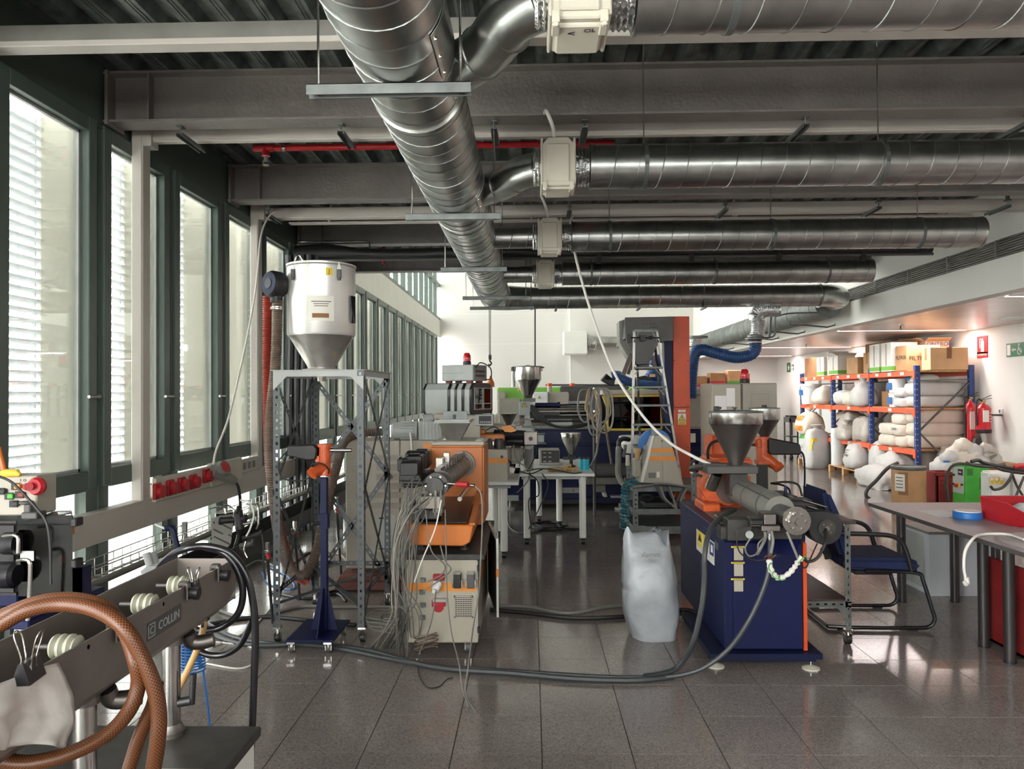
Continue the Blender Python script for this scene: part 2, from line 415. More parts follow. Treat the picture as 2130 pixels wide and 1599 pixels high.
# glazed wall on the left
wl = struct('wall_left', [box(XL-.1, XL, -3, YB, 3.31, 3.70), box(XL-.12, XL+.02, -3, YB, -.01, .16), box(XL-.09, XL+.012, -3, YB, 3.285, 3.30)], 'green_frame')
obj('upper_panel', box(XL-.1, XL, 10.6, YB, 3.70, 3.80), 'white_paint', wl)
obj('spandrel', box(XL, XL+.012, 10.6, YB, 3.30, 3.80), 'white_paint', wl)
win = []
mul = mesh('mullion', [box(-.1, .0, -.035, .035, .15, 3.31), box(0, .008, -.004, .004, .15, 3.31)], 'green_frame')
for k in range(-4, 20):
    y0 = 3.81+.945*k; y1 = y0+.70
    if y1 > YB: continue
    n = 'window_%d' % (k+5)
    wdo = struct(n)
    fz = [box(XL-.07, XL+.02, y0-.085, y0, 1.04, 3.31), box(XL-.07, XL+.02, y1, y1+.085, 1.04, 3.31),
          box(XL-.07, XL+.02, y0, y1, 3.22, 3.31), box(XL-.07, XL+.02, y0, y1, 1.03, 1.15)]
    obj('window_frame', fz, 'green_frame', wdo, bev=.004)
    obj('glazing_bead', [box(XL-.055, XL-.035, y0, y0+.02, 1.15, 3.22), box(XL-.055, XL-.035, y1-.02, y1, 1.15, 3.22), box(XL-.055, XL-.035, y0, y1, 1.15, 1.165), box(XL-.055, XL-.035, y0, y1, 3.205, 3.22)], 'pale_grey', wdo)
    obj('pane', box(XL-.05, XL-.044, y0, y1, 1.15, 3.22), 'window_glass', wdo)
    obj('lower_frame', [box(XL-.07, XL, y0-.09, y0, .15, 1.04), box(XL-.07, XL, y1, y1+.09, .15, 1.04), box(XL-.07, XL, y0, y1, .15, .2)], 'green_frame', wdo)
    obj('lower_pane', box(XL-.05, XL-.044, y0, y1, .2, 1.03), 'window_glass', wdo)
    obj('window_handle', [cyl((XL+.02, y1+.045, 1.6), (XL+.06, y1+.045, 1.6), .012), cyl((XL+.06, y1+.045, 1.6), (XL+.06, y1-.07, 1.6), .01)], 'steel', wdo)
    m_ = bpy.data.objects.new('mullion', mul); C.objects.link(m_); m_.location = (XL, y1+.1225, 0); m_.parent = wl
    # outside: horizontal louvre blind plus the fin between bays
    if y0 < 9.5 and k > -3:
        bl = thing('louvre_blind', '', 'blind', (XL-.30, y0+.35, 0), 0, 'louvre blinds outside the windows')
        bl['label'] = {0: 'white louvre blind outside the nearest tall window', 1: 'white louvre blind outside the second window, beside the nearer white column', 2: 'white louvre blind outside the third window, beyond the nearer white column',
            3: 'white louvre blind outside the fourth window, before the farther white column', 4: 'white louvre blind outside the fifth window, left of the drying hopper', 5: 'white louvre blind behind the drying hopper'}.get(k, 'white louvre blind outside the window beside the camera, window %s' % {-1: 'just out of frame', -2: 'furthest behind'}.get(k, 'far'))
        sl = SL if k > -2 else None
        if k == -2: sl = SL = mesh('slat', [cbox((0, 0, 0), (.062, .93, .003), ry=R(-38))], 'slat')
        if k in (-2, -1, 5, 6):
            obj('slat_stack', [cbox((XL-.30, y0+.35, .25+.062*q), (.062, .93, .003), ry=R(-38)) for q in range(12, 50)], 'slat', bl, kind='stuff')
        else:
            for q in range(12, 50):
                s_ = bpy.data.objects.new('slat', SL); C.objects.link(s_); s_.location = (0, 0, .25+.062*q); s_.parent = bl
        obj('guide_wire', [cyl((XL-.30, y0+.02, .95), (XL-.30, y0+.02, 3.4), .003, n=4), cyl((XL-.30, y0+.68, .95), (XL-.30, y0+.68, 3.4), .003, n=4)], 'steel', bl)
    else:
        bl = single('louvre_blind', [cbox((XL-.30, y0+.35, .25+.062*q), (.062, .93, .003), ry=R(-38)) for q in range(12, 50)], 'slat', 'white louvre blind outside one of the far windows', 'blind', 'louvre blinds outside the far windows')
    obj('facade_fin', box(XL-.29, XL-.09, y1+.015, y1+.055, 1.04, 3.5), 'cream_fin', wl)
# clerestory
cl = struct('window_30')
obj('clerestory_frame', [box(XL-.1, XL+.01, 10.6, YB, 3.8, 3.87), box(XL-.1, XL+.01, 10.6, YB, 4.8, 4.88), box(XL-.1, XL, 10.6, YB, 6.3, 6.5)], 'green_frame', cl)
for k in range(13): obj('mullion', box(XL-.1, XL, 10.75+.9*k, 10.81+.9*k, 3.8, 6.4), 'green_frame', cl)
obj('pane', box(XL-.06, XL-.054, 10.6, YB, 3.87, 6.3), 'window_glass', cl)
# hall beyond the beams
wb = struct('wall_back', [box(XL-.1, XB, YB, YB+.2, 0, 6.6), box(1.15, XB, YB-.12, YB, 0, 6.6)], 'white_wall')
obj('panel_joint', [box(XL, 1.15, YB-.004, YB, 3.08, 3.10), box(XL, 1.15, YB-.004, YB, 3.98, 4.0), box(.02, .04, YB-.004, YB, 0, 6.5)], 'white_paint', wb)
struct('wall_back_right', box(XB-.05, XR, YB, YB+.2, 0, 2.7), 'white_wall')
struct('wall_above_beams', box(XL-.1, XB+.1, 10.62, 10.75, 3.66, 6.6), 'white_wall')
struct('ceiling_back', box(XL-.1, XB+.2, 10.6, YB+.2, 6.6, 6.75), 'white_wall')
wr = struct('wall_inner_right', [box(XB, XB+.18, -3, YB, 2.60, 2.95), box(XB, XB+.18, -3, YB, 3.14, 6.6), box(XB+.10, XB+.18, -3, YB, 2.95, 3.14)], 'white_wall')
obj('air_grille', [box(XB-.006, XB+.03, -3, 19, 2.955+.024*k, 2.963+.024*k) for k in range(8)]+[box(XB-.008, XB+.03, -3+.9*k, -2.985+.9*k, 2.95, 3.14) for k in range(25)], 'mid_grey', wr)
struct('wall_right', box(XR, XR+.2, -3, YB+.2, 0, 2.75), 'white_wall')
wf = struct('wall_front', [box(XL-.1, XR+.2, -3.2, -3, 0, 1.9), box(XL-.1, XR+.2, -3.2, -3, 3.4, 3.95), box(XL-.1, XL+.1, -3.2, -3, 1.9, 3.4), box(3.6, XR+.2, -3.2, -3, 1.9, 3.4)], 'white_wall')
wk = struct('window_31'); obj('window_frame', [box(-2.6+1.2*i-.04, -2.6+1.2*i+.04, -3.14, -3.04, 1.9, 3.4) for i in range(6)]+[box(XL+.1, 3.6, -3.14, -3.04, z-.04, z+.04) for z in (1.94, 3.36)], 'green_frame', wk)  # high glazing added in the unseen rear wall to light the machine fronts
obj('pane', box(XL+.1, 3.6, -3.1, -3.094, 1.9, 3.4), 'window_glass', wk)
lc = struct('ceiling_right', box(XB+.18, XR, -3, YB, 2.64, 2.7), 'dark_grey')
obj('ceiling_strip', [box(XB+.18, XR, y*.1-3, y*.1-3+.092, 2.60, 2.64) for y in range(253)], 'ceiling_slat', lc, kind='stuff')
for k, y in enumerate((-.6, 3.75, 8.05, 12.4, 16.8, 20.6)):
    lp = thing('ceiling_light', ['recessed line light behind the camera', 'recessed line light beside the camera', 'recessed line light nearest, at the right edge of the frame', 'recessed line light over the near end of the pallet rack', 'recessed line light over the far end of the pallet rack', 'recessed line light at the far wall'][k], 'light', (6.1, y, 2.6), 0, 'line lights in the low ceiling')
    obj('light_trim', [box(5.0, 7.05, y-.05, y-.03, 2.594, 2.603), box(5.0, 7.05, y+.03, y+.05, 2.594, 2.603)], 'white_paint', lp)
    obj('diffuser', box(5.0, 7.05, y-.03, y+.03, 2.596, 2.599), 'lamp_strip', lp)
    l = bpy.data.lights.new('line_lamp', 'AREA'); l.shape = 'RECTANGLE'; l.size = 2.0; l.size_y = .06; l.energy = 60; l.color = (1, .885, .86)
    lo = bpy.data.objects.new('line_lamp', l); C.objects.link(lo); lo.location = (6.1, y, 2.59)
# ground outside
struct('ground_outside', box(-30, XL-.12, -10, 40, -.3, -.12), 'concrete')
# low ceiling fittings
sp_ = single('ceiling_speaker', lathe([(.16, 0), (.16, -.012), (.13, -.02), (.02, -.02)], (6.55, 10.4, 2.6)), 'white_paint', 'round flat speaker in the low ceiling near the signs', 'speaker')
for k, (px, py) in enumerate(((1873, 678), (1677, 717), (1568, 741))):
    p = PZ(px, py, 2.58); t = thing('ceiling_sprinkler', ['small sprinkler head in the low ceiling above the near rack end', 'small sprinkler head in the low ceiling over the far rack end', 'small dark sprinkler head in the ceiling near the far wall'][k], 'sprinkler', (p.x, p.y, 2.6))
    obj('rosette', lathe([(.04, 0), (.04, -.01), (.015, -.012)], (p.x, p.y, 2.6), 12), 'steel', t)
    obj('deflector', [cyl((p.x, p.y, 2.59), (p.x, p.y, 2.54), .01, n=8), cyl((p.x, p.y, 2.54), (p.x, p.y, 2.535), .025, n=10)], 'dark_grey', t)
# door on the right wall and back
dr = struct('door_1')
obj('door_leaf', box(XR-.03, XR-.002, 19.0, 20.0, .02, 2.05), 'plastic_white', dr)
obj('door_frame', [box(XR-.05, XR, 18.93, 19.0, 0, 2.12), box(XR-.05, XR, 20.0, 20.07, 0, 2.12), box(XR-.05, XR, 18.93, 20.07, 2.05, 2.12)], 'pale_grey', dr)
obj('porthole', [lathe([(.2, 0), (.2, -.02), (.15, -.025), (.15, 0)], (XR-.03, 19.5, 1.58), 24, 'x')], 'steel', dr)
obj('porthole_glass', [lathe([(.15, -.005), (.15, -.015)], (XR-.03, 19.5, 1.58), 24, 'x')], 'dark_grey', dr)
obj('door_handle', [cyl((XR-.03, 19.1, 1.03), (XR-.09, 19.1, 1.03), .012), cyl((XR-.09, 19.1, 1.03), (XR-.09, 19.24, 1.03), .012)], 'dark_grey', dr)
struct('baseboard_right', box(XR-.015, XR, -3, 18.9, 0, .07), 'pale_grey')
# ------------------------------------------------------------------ RACEWAYS
def trunking(name, label, y, x0, x1, z0, z1, d, m='raceway'):
    t = thing(name, label, 'cable duct', (x0, y, z0))
    obj('channel', box(x0, x1, y, y+d, z0, z1), m, t, bev=.006)
    obj('cover', box(x0, x1, y-.006, y+.002, z0+.012, z1-.012), m, t); return t
t = thing('cable_trunking', 'grey painted cable trunking with a pale lower lip, nearest the camera', 'cable duct', (0, 3.57, 3.3))
obj('channel', box(XL, XB, 3.57, 3.65, 3.325, 3.40), 'mid_grey', t); obj('lip', box(XL, XB, 3.565, 3.66, 3.295, 3.325), 'raceway', t, bev=.004)
trunking('cable_trunking', 'cream ceiling cable trunking in front of the red pipe', 5.03, -2.56, XB, 3.325, 3.42, .06)
trunking('cable_trunking', 'cream ceiling cable trunking behind the second beam', 7.2, -2.56, XB, 3.31, 3.415, .1)
for y, n in ((5.0, 'nearer'), (7.15, 'farther')):
    t = thing('wall_trunking', 'cream vertical trunking column in front of the windows, %s one' % n, 'cable duct', (-2.63, y, .9))
    obj('channel', box(-2.685, -2.605, y, y+.10, .90, 3.45), 'raceway', t, bev=.004)
    obj('cover', box(-2.675, -2.615, y-.006, y, .90, 3.45), 'raceway', t)
    obj('elbow', box(-2.605, -2.55, y, y+.10, 3.29, 3.43), 'raceway', t)
t = thing('wall_raceway', 'long cream cable raceway running low along the windows', 'cable duct', (-2.6, 2, .72))
obj('channel', box(-2.69, -2.60, .5, 10.4, .72, .905), 'raceway', t, bev=.004)
obj('cover', [box(-2.60, -2.594, .5, 5.0, .735, .89), box(-2.60, -2.594, 5.005, 10.4, .735, .89)], 'raceway', t)
obj('upper_channel', box(-2.69, -2.615, 5.16, 7.15, .905, .99), 'raceway', t, bev=.003)
# ceiling hangers on the trunking
HG = None
for y, xs in ((5.08, (395, 720, 1030, 1213, 1660, 2112)), (7.25, (568, 1182, 1500, 1812, 2075, 930))):
    for q, px in enumerate(xs):
        x = P(px, 250, y-.15).x
        if HG is None:
            HG = t = thing('pipe_hanger', 'x', 'hanger', (0, 0, 0), 0, 'hangers')
            obj('rod', cyl((0, -.28, 3.30), (0, -.28, 3.44), .005, n=6), 'steel', t)
            obj('clamp', [cbox((0, -.28, 3.36), (.022, .03, .05)), cbox((0, -.28, 3.34), (.035, .06, .012))], 'galv_dull', t)
            obj('bracket', [cbox((0, -.13, 3.295), (.04, .34, .006)), cbox((-.02, -.13, 3.285), (.004, .34, .024)), cbox((.02, -.13, 3.285), (.004, .34, .024))], 'galv_dull', t)
        else: t = copy_tree(HG)
        t.location = (x, y, 0); t['group'] = 'trunking hangers under the %s beam' % ('first' if y < 6 else 'second')
        t['label'] = 'small threaded trunking hanger, %s from the left under the %s beam' % (('first', 'second', 'third', 'fourth', 'fifth', 'sixth')[sorted(xs).index(px)], 'nearest' if y < 6 else 'second')
# ------------------------------------------------------------------ DUCTS
MX, MZ, MR = -.492, 2.953, .199
def spiral(parent, p0, p1, r, pitch=.14, m='galv'):
    obj('duct_shell', cyl(p0, p1, r, n=40), m, parent); obj('seam', helix(p0, p1, r+.001, pitch, .0035, 28), 'seam', parent)
md = thing('main_duct', 'large spiral galvanised air duct running away over the aisle', 'duct', (MX, 2, MZ))
spiral(md, (MX, .3, MZ), (MX, 10.2, MZ), MR)
el = [(MX+.0, 10.15, MZ), (MX+.02, 10.4, MZ), (MX+.12, 10.55, MZ), (MX+.32, 10.6, MZ), (MX+.5, 10.6, MZ)]
obj('elbow', tube(spline(el, 5), [MR-.0022*i for i in range(21)], 28), 'galv', md)
for y in (3.3, 5.35, 7.6, 9.4): obj('flange', lathe([(MR+.0, 0), (MR+.007, 0), (MR+.007, .012), (MR+.0, .012)], (MX, y, MZ), 36, 'y'), 'galv', md)
# saddle plates where branches leave
for y0, y1 in ((2.55, 2.9), (4.7, 5.15)):
    sh = []
    for a0 in range(-40, 25, 5):
        sh.append(prism([(MX+cos(R(a0))*(MR+.003), y0, MZ+sin(R(a0))*(MR+.003)), (MX+cos(R(a0+5))*(MR+.003), y0, MZ+sin(R(a0+5))*(MR+.003)), (MX+cos(R(a0+5))*(MR+.003), y1, MZ+sin(R(a0+5))*(MR+.003)), (MX+cos(R(a0))*(MR+.003), y1, MZ+sin(R(a0))*(MR+.003))], (.003, 0, 0)))
    sd = obj('saddle', sh, 'galv', md)
    objs('screw', [lathe([(.008, 0), (.008, .004), (.004, .006)], (MX+cos(R(-36))*(MR+.006), y0+.04+(y1-y0-.08)*i/2, MZ+sin(R(-36))*(MR+.006)), 8, 'y') for i in range(3)], 'steel', sd)
# trapeze hangers of the main duct
for k, (y, x0, x1) in enumerate(((2.78, 640, 980), (4.79, 843, 1040), (6.82, 915, 1052), (8.85, 960, 1098), (9.9, 975, 1108))):
    z = MZ-MR-.03; a = P(x0, 165, y).x; b = P(x1, 165, y).x
    t = thing('duct_trapeze', ['nearest', 'second', 'third', 'fourth', 'farthest'][k]+' steel strut with two rods carrying the main duct', 'hanger', (MX, y, z), 0, 'trapeze hangers under the main duct')
    obj('strut', [box(a, b, y-.02, y-.017, z-.01, z+.03), box(a, b, y+.017, y+.02, z-.01, z+.03), box(a, b, y-.02, y+.02, z+.027, z+.03)], 'galv_dull', t)
    for x in (a+.04, b-.04): obj('rod', cyl((x, y, z-.01), (x, y, 3.67), .005, n=6), 'steel', t)
YS = (2.55, 4.5, 6.5, 8.5)
nm = ('nearest, at the top edge of the frame', 'second, with the red pipe above it', 'third, capped short of the white bulkhead', 'fourth, above the thicker last duct')
for k, y in enumerate(YS):
    t = thing('branch_duct', 'spiral galvanised branch duct, '+nm[k], 'duct', (.4, y, MZ), 0, 'branch ducts')
    xe = (4.4, 4.4, 3.82, 3.79)[k]
    obj('duct_shell', cyl((.36, y, MZ), (xe, y, MZ), .128, n=40), 'galv', t)
    obj('seam', helix((.36, y, MZ), (xe, y, MZ), .129, .14, .003, 28), 'seam', t)
    objs('end_cap', [lathe([(.134, 0), (.134, .012), (.09, .012)], (.355, y, MZ), 32, 'x'), lathe([(.12, 0), (.134, 0), (.134, .014), (.12, .014)], (xe-.01, y, MZ), 32, 'x')], 'galv', t)
    if k < 2:
        sc_ = 1.2 if k == 0 else 1
        pp = [(MX+.12, y+.55*sc_, MZ), (MX+.32, y+.33*sc_, MZ), (MX+.44, y+.10*sc_, MZ), (MX+.56, y+.01, MZ), (.07, y, MZ), (.12, y, MZ)]
        obj('elbow', tube(spline(pp, 6), .1, 28), 'galv', t)
        objs('collar', [tube([q, V(q)+V(d)*.012], .106, 28) for q, d in (((MX+.30, y+.355*sc_, MZ), (.67, -.74, 0)), ((MX+.41, y+.165*sc_, MZ), (.6, -.8, 0)), ((MX+.55, y+.012, MZ), (1, 0, 0)))], 'galv', t)
    else:
        obj('stub', cyl((MX+.1, y, MZ), (.12, y, MZ), .094, n=28), 'galv', t)
        obj('stub_seam', helix((MX+.2, y, MZ), (.1, y, MZ), .095, .14, .003, 24), 'seam', t)
    for x in (.68, 2.06, 3.3):
        if x < xe:
            obj('rod', cyl((x, y, MZ+.12), (x, y, 3.68), .004, n=6), 'steel', t)
            obj('clamp', [lathe([(.131, -.012), (.134, -.012), (.134, .012), (.131, .012)], (x, y, MZ), 32, 'x'), cbox((x, y-.13, MZ), (.02, .012, .05))], 'galv_dull', t)
    # foil joints and beige damper housing
    obj('foil_tape', ribbed([(.02, y, MZ), (.07, y, MZ)], .105, .02, 24, .04), 'foil', t); obj('foil_tape', ribbed([(.26, y, MZ), (.35, y, MZ)], .112, .02, 24, .05), 'foil', t)
    d = thing('damper_box', 'beige plastic damper housing clipped round the branch duct, '+nm[k].split(',')[0]+' one', 'damper', (.16, y, MZ), 0, 'beige damper housings')
    oc = [(-.1, -.13), (-.06, -.15), (.06, -.15), (.1, -.13), (.1, .10), (.06, .15), (-.06, .15), (-.1, .10)]
    obj('housing', [prism([(.165+a*1.0, y-.13, MZ+b*.95) for a, b in oc], (0, .26, 0)), cbox((.165, y-.137, MZ-.01), (.13, .014, .22)), cbox((.165, y, MZ-.145), (.15, .2, .02))], 'cream_plastic', d, bev=.006)
    objs('rim', [cbox((.165-.095, y, MZ), (.014, .275, .27)), cbox((.165+.095, y, MZ), (.014, .275, .27))], 'cream_plastic', d, bev=.005)
    for s in (-1, 1):
        c_ = obj('clip', [cbox((.165+s*.078, y-.13, MZ-.14), (.026, .03, .04)), cbox((.165+s*.078, y-.13, MZ-.155), (.016, .02, .03)), cbox((.165+s*.078, y-.09, MZ-.158), (.026, .08, .012))], 'cream_plastic', d, bev=.003)
    if k > 0: obj('conduit', hose([(.15, y, MZ+.14), (.14, y+.02, MZ+.25), (.10, y+.1, MZ+.38), (.10, y+.4, MZ+.42)], .012), 'cable_white', d)
    if k == 0: text('marking', '<', .05, 'ink', d, (.14, y-.05, MZ-.156), Matrix.Rotation(pi, 4, 'X')); text('logo', 'OL', .03, 'ink', d, (.20, y-.07, MZ-.156), Matrix.Rotation(pi, 4, 'X'))
# last, thicker duct and its continuation along the bulkhead
t = thing('cross_duct', 'thick spiral duct at the end of the row, turning the corner at the bulkhead', 'duct', (0, 10.6, MZ))
obj('duct_shell', cyl((-.02, 10.6, MZ), (4.0, 10.6, MZ), .155, n=40), 'galv', t); obj('seam', helix((-.02, 10.6, MZ), (4.0, 10.6, MZ), .156, .14, .003, 28), 'seam', t)
obj('elbow', tube(spline([(4.0, 10.6, MZ), (4.2, 10.65, MZ), (4.38, 10.85, MZ), (4.42, 11.1, MZ)], 6), .157, 28), 'galv', t)
objs('collar', [lathe([(.157, 0), (.172, 0), (.172, .015), (.157, .015)], (x, 10.6, MZ), 32, 'x') for x in (-.0, 4.0)], 'galv', t)
for x in (.9, 1.9, 2.9): obj('rod', cyl((x, 10.6, MZ+.14), (x, 10.6, 3.66), .004, n=6), 'steel', t)
for x in (.35, 1.5, 2.4): obj('bracket', [cbox((x, 10.55, MZ-.175), (.03, .3, .02)), cyl((x, 10.45, MZ-.18), (x, 10.45, 3.4), .004, n=6)], 'galv_dull', t)
t = thing('wall_duct', 'grey spiral duct running deep along the white bulkhead on tube brackets', 'duct', (4.42, 14, MZ))
a, b = V((4.42, 11.3, MZ-.05)), V((4.42, 19.5, MZ-.05))
obj('duct_shell', cyl(a, b, .2, n=32), 'galv_dull', t); obj('seam', helix(a, b, .201, .5, .005, 24), 'seam', t)
for y in (11.9, 13.2, 14.6, 16.1, 17.8): obj('bracket', hose([(4.75, y, 3.1), (4.75, y, MZ-.30), (4.3, y, MZ-.30), (4.05, y, MZ-.29), (4.05, y, MZ-.24)], .014, 3, 6), 'galv_dull', t)
# far box and duct on the back wall
t = thing('extract_box', 'white square ventilation box on the back wall', 'duct box', tuple(P(1196, 712, 21.4)))
obj('housing', PB(1172, 688, 1222, 736, 21.4, .75), 'white_paint', t, bev=.02)
obj('duct_stub', [cyl(P(1222, 712, 21.8), P(1320, 712, 21.8), .17), helix(P(1240, 712, 21.8), P(1320, 712, 21.8), .17, .2, .006)], 'galv', t)
obj('foil_sleeve', ribbed([P(1222, 714, 21.8), P(1240, 716, 21.8)], .19, .05, 18, .06), 'foil', t)
# red sprinkler pipe
a = P(553, 308, 5.6); t = thing('sprinkler_pipe', 'red sprinkler pipe hanging below the steel deck', 'pipe', tuple(a))
e = P(1236, 309, 5.6)
obj('pipe_run', hose([a+V((.0, 0, -.05)), a+V((.0, 0, -.01)), a+V((.03, 0, 0)), a+V((.08, 0, 0)), V((.45, 5.6, a.z)), V((.50, 5.62, a.z)), V((.52, 5.7, a.z)), V((.52, 6.5, a.z))], .024, 4, 14), 'red_pipe', t)
obj('pipe_elbow', [lathe([(.03, -.06), (.03, -.03)], a, 14), cyl(a+V((.01, 0, 0)), a+V((.06, 0, 0)), .03)], 'red_pipe', t)
obj('sprinkler_nozzle', [cyl(a+V((0, 0, -.06)), a+V((0, 0, -.10)), .014), cyl(a+V((0, 0, -.125)), a+V((0, 0, -.13)), .022), tube([a+V((-.02, 0, -.09)), a+V((-.022, 0, -.125))], .003, 5), tube([a+V((.02, 0, -.09)), a+V((.022, 0, -.125))], .003, 5)], 'hopper_cone', t)
obj('pipe_clamp', [cyl(a+V((.13, 0, 0)), a+V((.15, 0, 0)), .028), cyl(a+V((.14, 0, .02)), V((a.x+.14, 5.6, 3.67)), .004, n=6)], 'steel', t)
# conduits near the third beam
single('conduit_pipe', hose([P(612, 502, 8.5), P(700, 502, 8.5), P(760, 502, 8.5), P(768, 506, 8.5), P(770, 526, 8.5), P(777, 534, 8.5), P(840, 534, 8.5), P(1250, 534, 8.5)], .011, 5, 8), 'steel', 'thin steel conduit stepping down in front of the black curtain', 'conduit')
single('conduit_pipe', cyl(P(640, 518, 8.7), P(1850, 530, 8.7), .011, n=8), 'steel', 'straight thin steel conduit behind the stepped one', 'conduit')
single('lamp_rail', [box(-2.4, 4.3, 7.42, 7.5, 3.31, 3.325)]+[box(x, x+.02, 7.30, 7.5, 3.325, 3.40) for x in (-2, 0, 2, 4)]+[box(x, x+.02, 7.45, 7.47, 3.34, 3.67) for x in (-2, 0, 2, 4)], 'raceway', 'thin pale rail behind the farther ceiling trunking', 'rail')
t = thing('sprinkler_drop', 'small red sprinkler drop under the farthest beam', 'sprinkler', tuple(P(798, 540, 10.0)))
obj('pipe_end', cyl(V((P(798, 536, 10).x, 10, 3.67)), P(798, 549, 10), .025, n=10), 'red', t); obj('nozzle', cyl(P(798, 549, 10), P(798, 556, 10), .015, n=8), 'steel', t)
l_ = thing('bulkhead_lamp', 'small white capsule light fixed to the second beam', 'lamp', tuple(P(1045, 404, 6.6)))
obj('lamp_body', tube([P(1020, 404, 6.6), P(1030, 404, 6.6), P(1065, 404, 6.6), P(1075, 404, 6.6)], [.01, .024, .024, .01], 10), 'plastic_white', l_)
obj('lamp_stem', cyl(P(1048, 398, 6.6), P(1048, 380, 6.6), .008, n=6), 'steel', l_)
# black curtain: roll and drape
t = thing('welding_curtain', 'black curtain gathered at the windows, its rolled valance under the ducts', 'curtain', (-2.4, 8.35, 0))
rl = [(-2.62+.35*i, 8.35, 3.17+.012*sin(i*1.3)) for i in range(21)]
obj('valance_roll', tube(rl, [.10+.02*sin(i) if i < 2 else .066+.006*sin(i*2.1) for i in range(21)], 14), 'black', t)
for i in range(5):
    x = -2.66+.075*i
    obj('fold', hose([(x, 8.25+.03*sin(i*2), 3.15), (x+.01, 8.28, 2.3), (x-.006*i, 8.27+.02*sin(i), 1.4), (x, 8.26, .12)], .045, 5, 10), 'black', t)
t = thing('curtain_rail', 'dark curtain rail tube with clamps, right part under the third duct', 'rail', (1, 8.3, 3.1))
obj('tube', cyl((-2.4, 8.25, 3.09), (4.35, 8.25, 3.09), .016, n=10), 'dark_grey', t)
for x in (.75, 1.75, 2.7, 3.6): obj('clamp', [cbox((x, 8.25, 3.07), (.05, .05, .09))], 'black', t)
single('hanging_line', cyl(P(1113, 560, 11.1), P(1113, 764, 11.0), .012, n=6), 'black', 'black cord hanging straight down to the steel hopper', 'cord')
# crane hook
t = thing('crane_hook', 'black crane hook hanging on two ropes before the back wall', 'hook', tuple(P(1019, 748, 15)))
obj('rope', [cyl(P(1016, 300, 15), P(1018, 740, 15), .008, n=5), cyl(P(1021, 300, 15), P(1020, 740, 15), .008, n=5)], 'dark_grey', t)
obj('block', PB(1016, 737, 1022, 748, 15, .08), 'black', t, bev=.01)
obj('hook', hose([P(1019, 748, 15), P(1019, 751, 15), P(1022, 755, 15), P(1019, 760, 15), P(1016, 757, 15)], .016, 4), 'black', t)
# white ropes
single('white_cable', hose([P(1192, 448, 7.15), P(1186, 470, 6.9), P(1200, 545, 6.7), P(1230, 650, 6.4), P(1275, 770, 6.1), P(1335, 862, 5.8), P(1390, 918, 5.6), P(1440, 948, 5.4), P(1478, 966, 5.25)], .011, 6, 8), 'cable_white', 'white cable slung diagonally from the ceiling down to the blue extruder', 'cable')
single('white_cable', hose([P(575, 440, 6.9), P(560, 450, 6.8), P(543, 490, 6.6), P(532, 600, 6.3), P(510, 720, 6.1), P(478, 860, 5.7), P(450, 935, 5.4), P(444, 965, 5.3)], .008, 6, 8), 'cable_white', 'thin white cable hanging down the windows to the red sockets', 'cable')
# sockets
t = thing('socket_panel', 'cream panel carrying five red industrial sockets', 'socket panel', (-2.6, 5.5, .95))
PXs = -2.57
obj('back_box', [box(-2.6, PXs, 5.105, 6.0, .875, 1.04), box(-2.6, PXs+.01, 5.98, 6.62, .87, 1.06)], 'cream_plastic', t, bev=.006)
for px in (329, 356, 380, 404, 431):
    c_ = PX(px, 1012-(px-330)*.27, PXs+.02); yy = c_.y; zc = .955 if px < 430 else .975
    s = obj('socket', [box(PXs, PXs+.025, yy-.046, yy+.046, zc-.055, zc+.055)], 'red', t, bev=.006)
    obj('socket_lid', [lathe([(.044, 0), (.044, .03), (.036, .036)], (PXs+.022, yy+.01, zc-.004), 20, 'x')], 'red', s)
t = thing('power_plug', 'grey industrial plug with red lid hanging out of the last socket', 'plug', tuple(PX(460, 985, -2.5)))
a = PX(440, 978, -2.53); b = PX(489, 1000, -2.42)
obj('plug_body', tube([a, a+(b-a)*.3, a+(b-a)*.32, b-(b-a)*.1, b], [.05, .05, .042, .036, .03], 18), 'mid_grey', t)
q = PX(460, 976, -2.46); obj('lid', [tube([q, q+V((.04, -.01, .02))], .058, 18)], 'mid_grey', t); obj('lid_face', tube([q+V((.04, -.01, .02)), q+V((.044, -.011, .022))], .045, 18), 'red', t)
single('plug_cable', hose([b, PX(497, 1018, -2.40), PX(500, 1060, -2.35), PX(496, 1110, -2.3), P(480, 1160, 5.6), PZ(462, 1215, .02)], .012), 'black', 'black cable dropping from the grey plug', 'cable')
t = thing('outlet_box', 'pale wall outlet box with two slots beyond the plug', 'outlet', (-2.6, 6.9, .98))
obj('box', box(-2.615, -2.58, 6.62, 7.1, .91, 1.03), 'raceway', t, bev=.004)
objs('outlet', [box(-2.58, -2.575, 6.70+.11*i, 6.76+.11*i, .94, 1.0) for i in range(3)], 'mid_grey', t)
# ------------------------------------------------------------------ LEFT FOREGROUND: water trough on its cart
def caster(x, y, parent, h=.09, r=.035, m='dark_grey', z=0):
    c_ = obj('caster', [cbox((x, y, z+h-.008), (.05, .05, .012)), cyl((x, y, z+h-.01), (x, y, z+r*1.6), .012, n=8), cbox((x-.018, y+.01, z+r+.01), (.004, r*1.4, r*1.3)), cbox((x+.018, y+.01, z+r+.01), (.004, r*1.4, r*1.3))], 'steel', parent)
    obj('wheel', cyl((x-.014, y+.015, z+r), (x+.014, y+.015, z+r), r, n=18), m, c_); return c_
ct = thing('trolley', 'black-topped white trolley under the steel cooling trough, in the near left corner', 'trolley', (-1.05, 1.5, 0))
obj('top', box(-1.45, -.742, .75, 2.054, .672, .70), 'black_top', ct, bev=.004)
sd = obj('side_panel', box(-1.43, -.756, .78, 2.04, .12, .672), 'white_paint', ct, bev=.004)
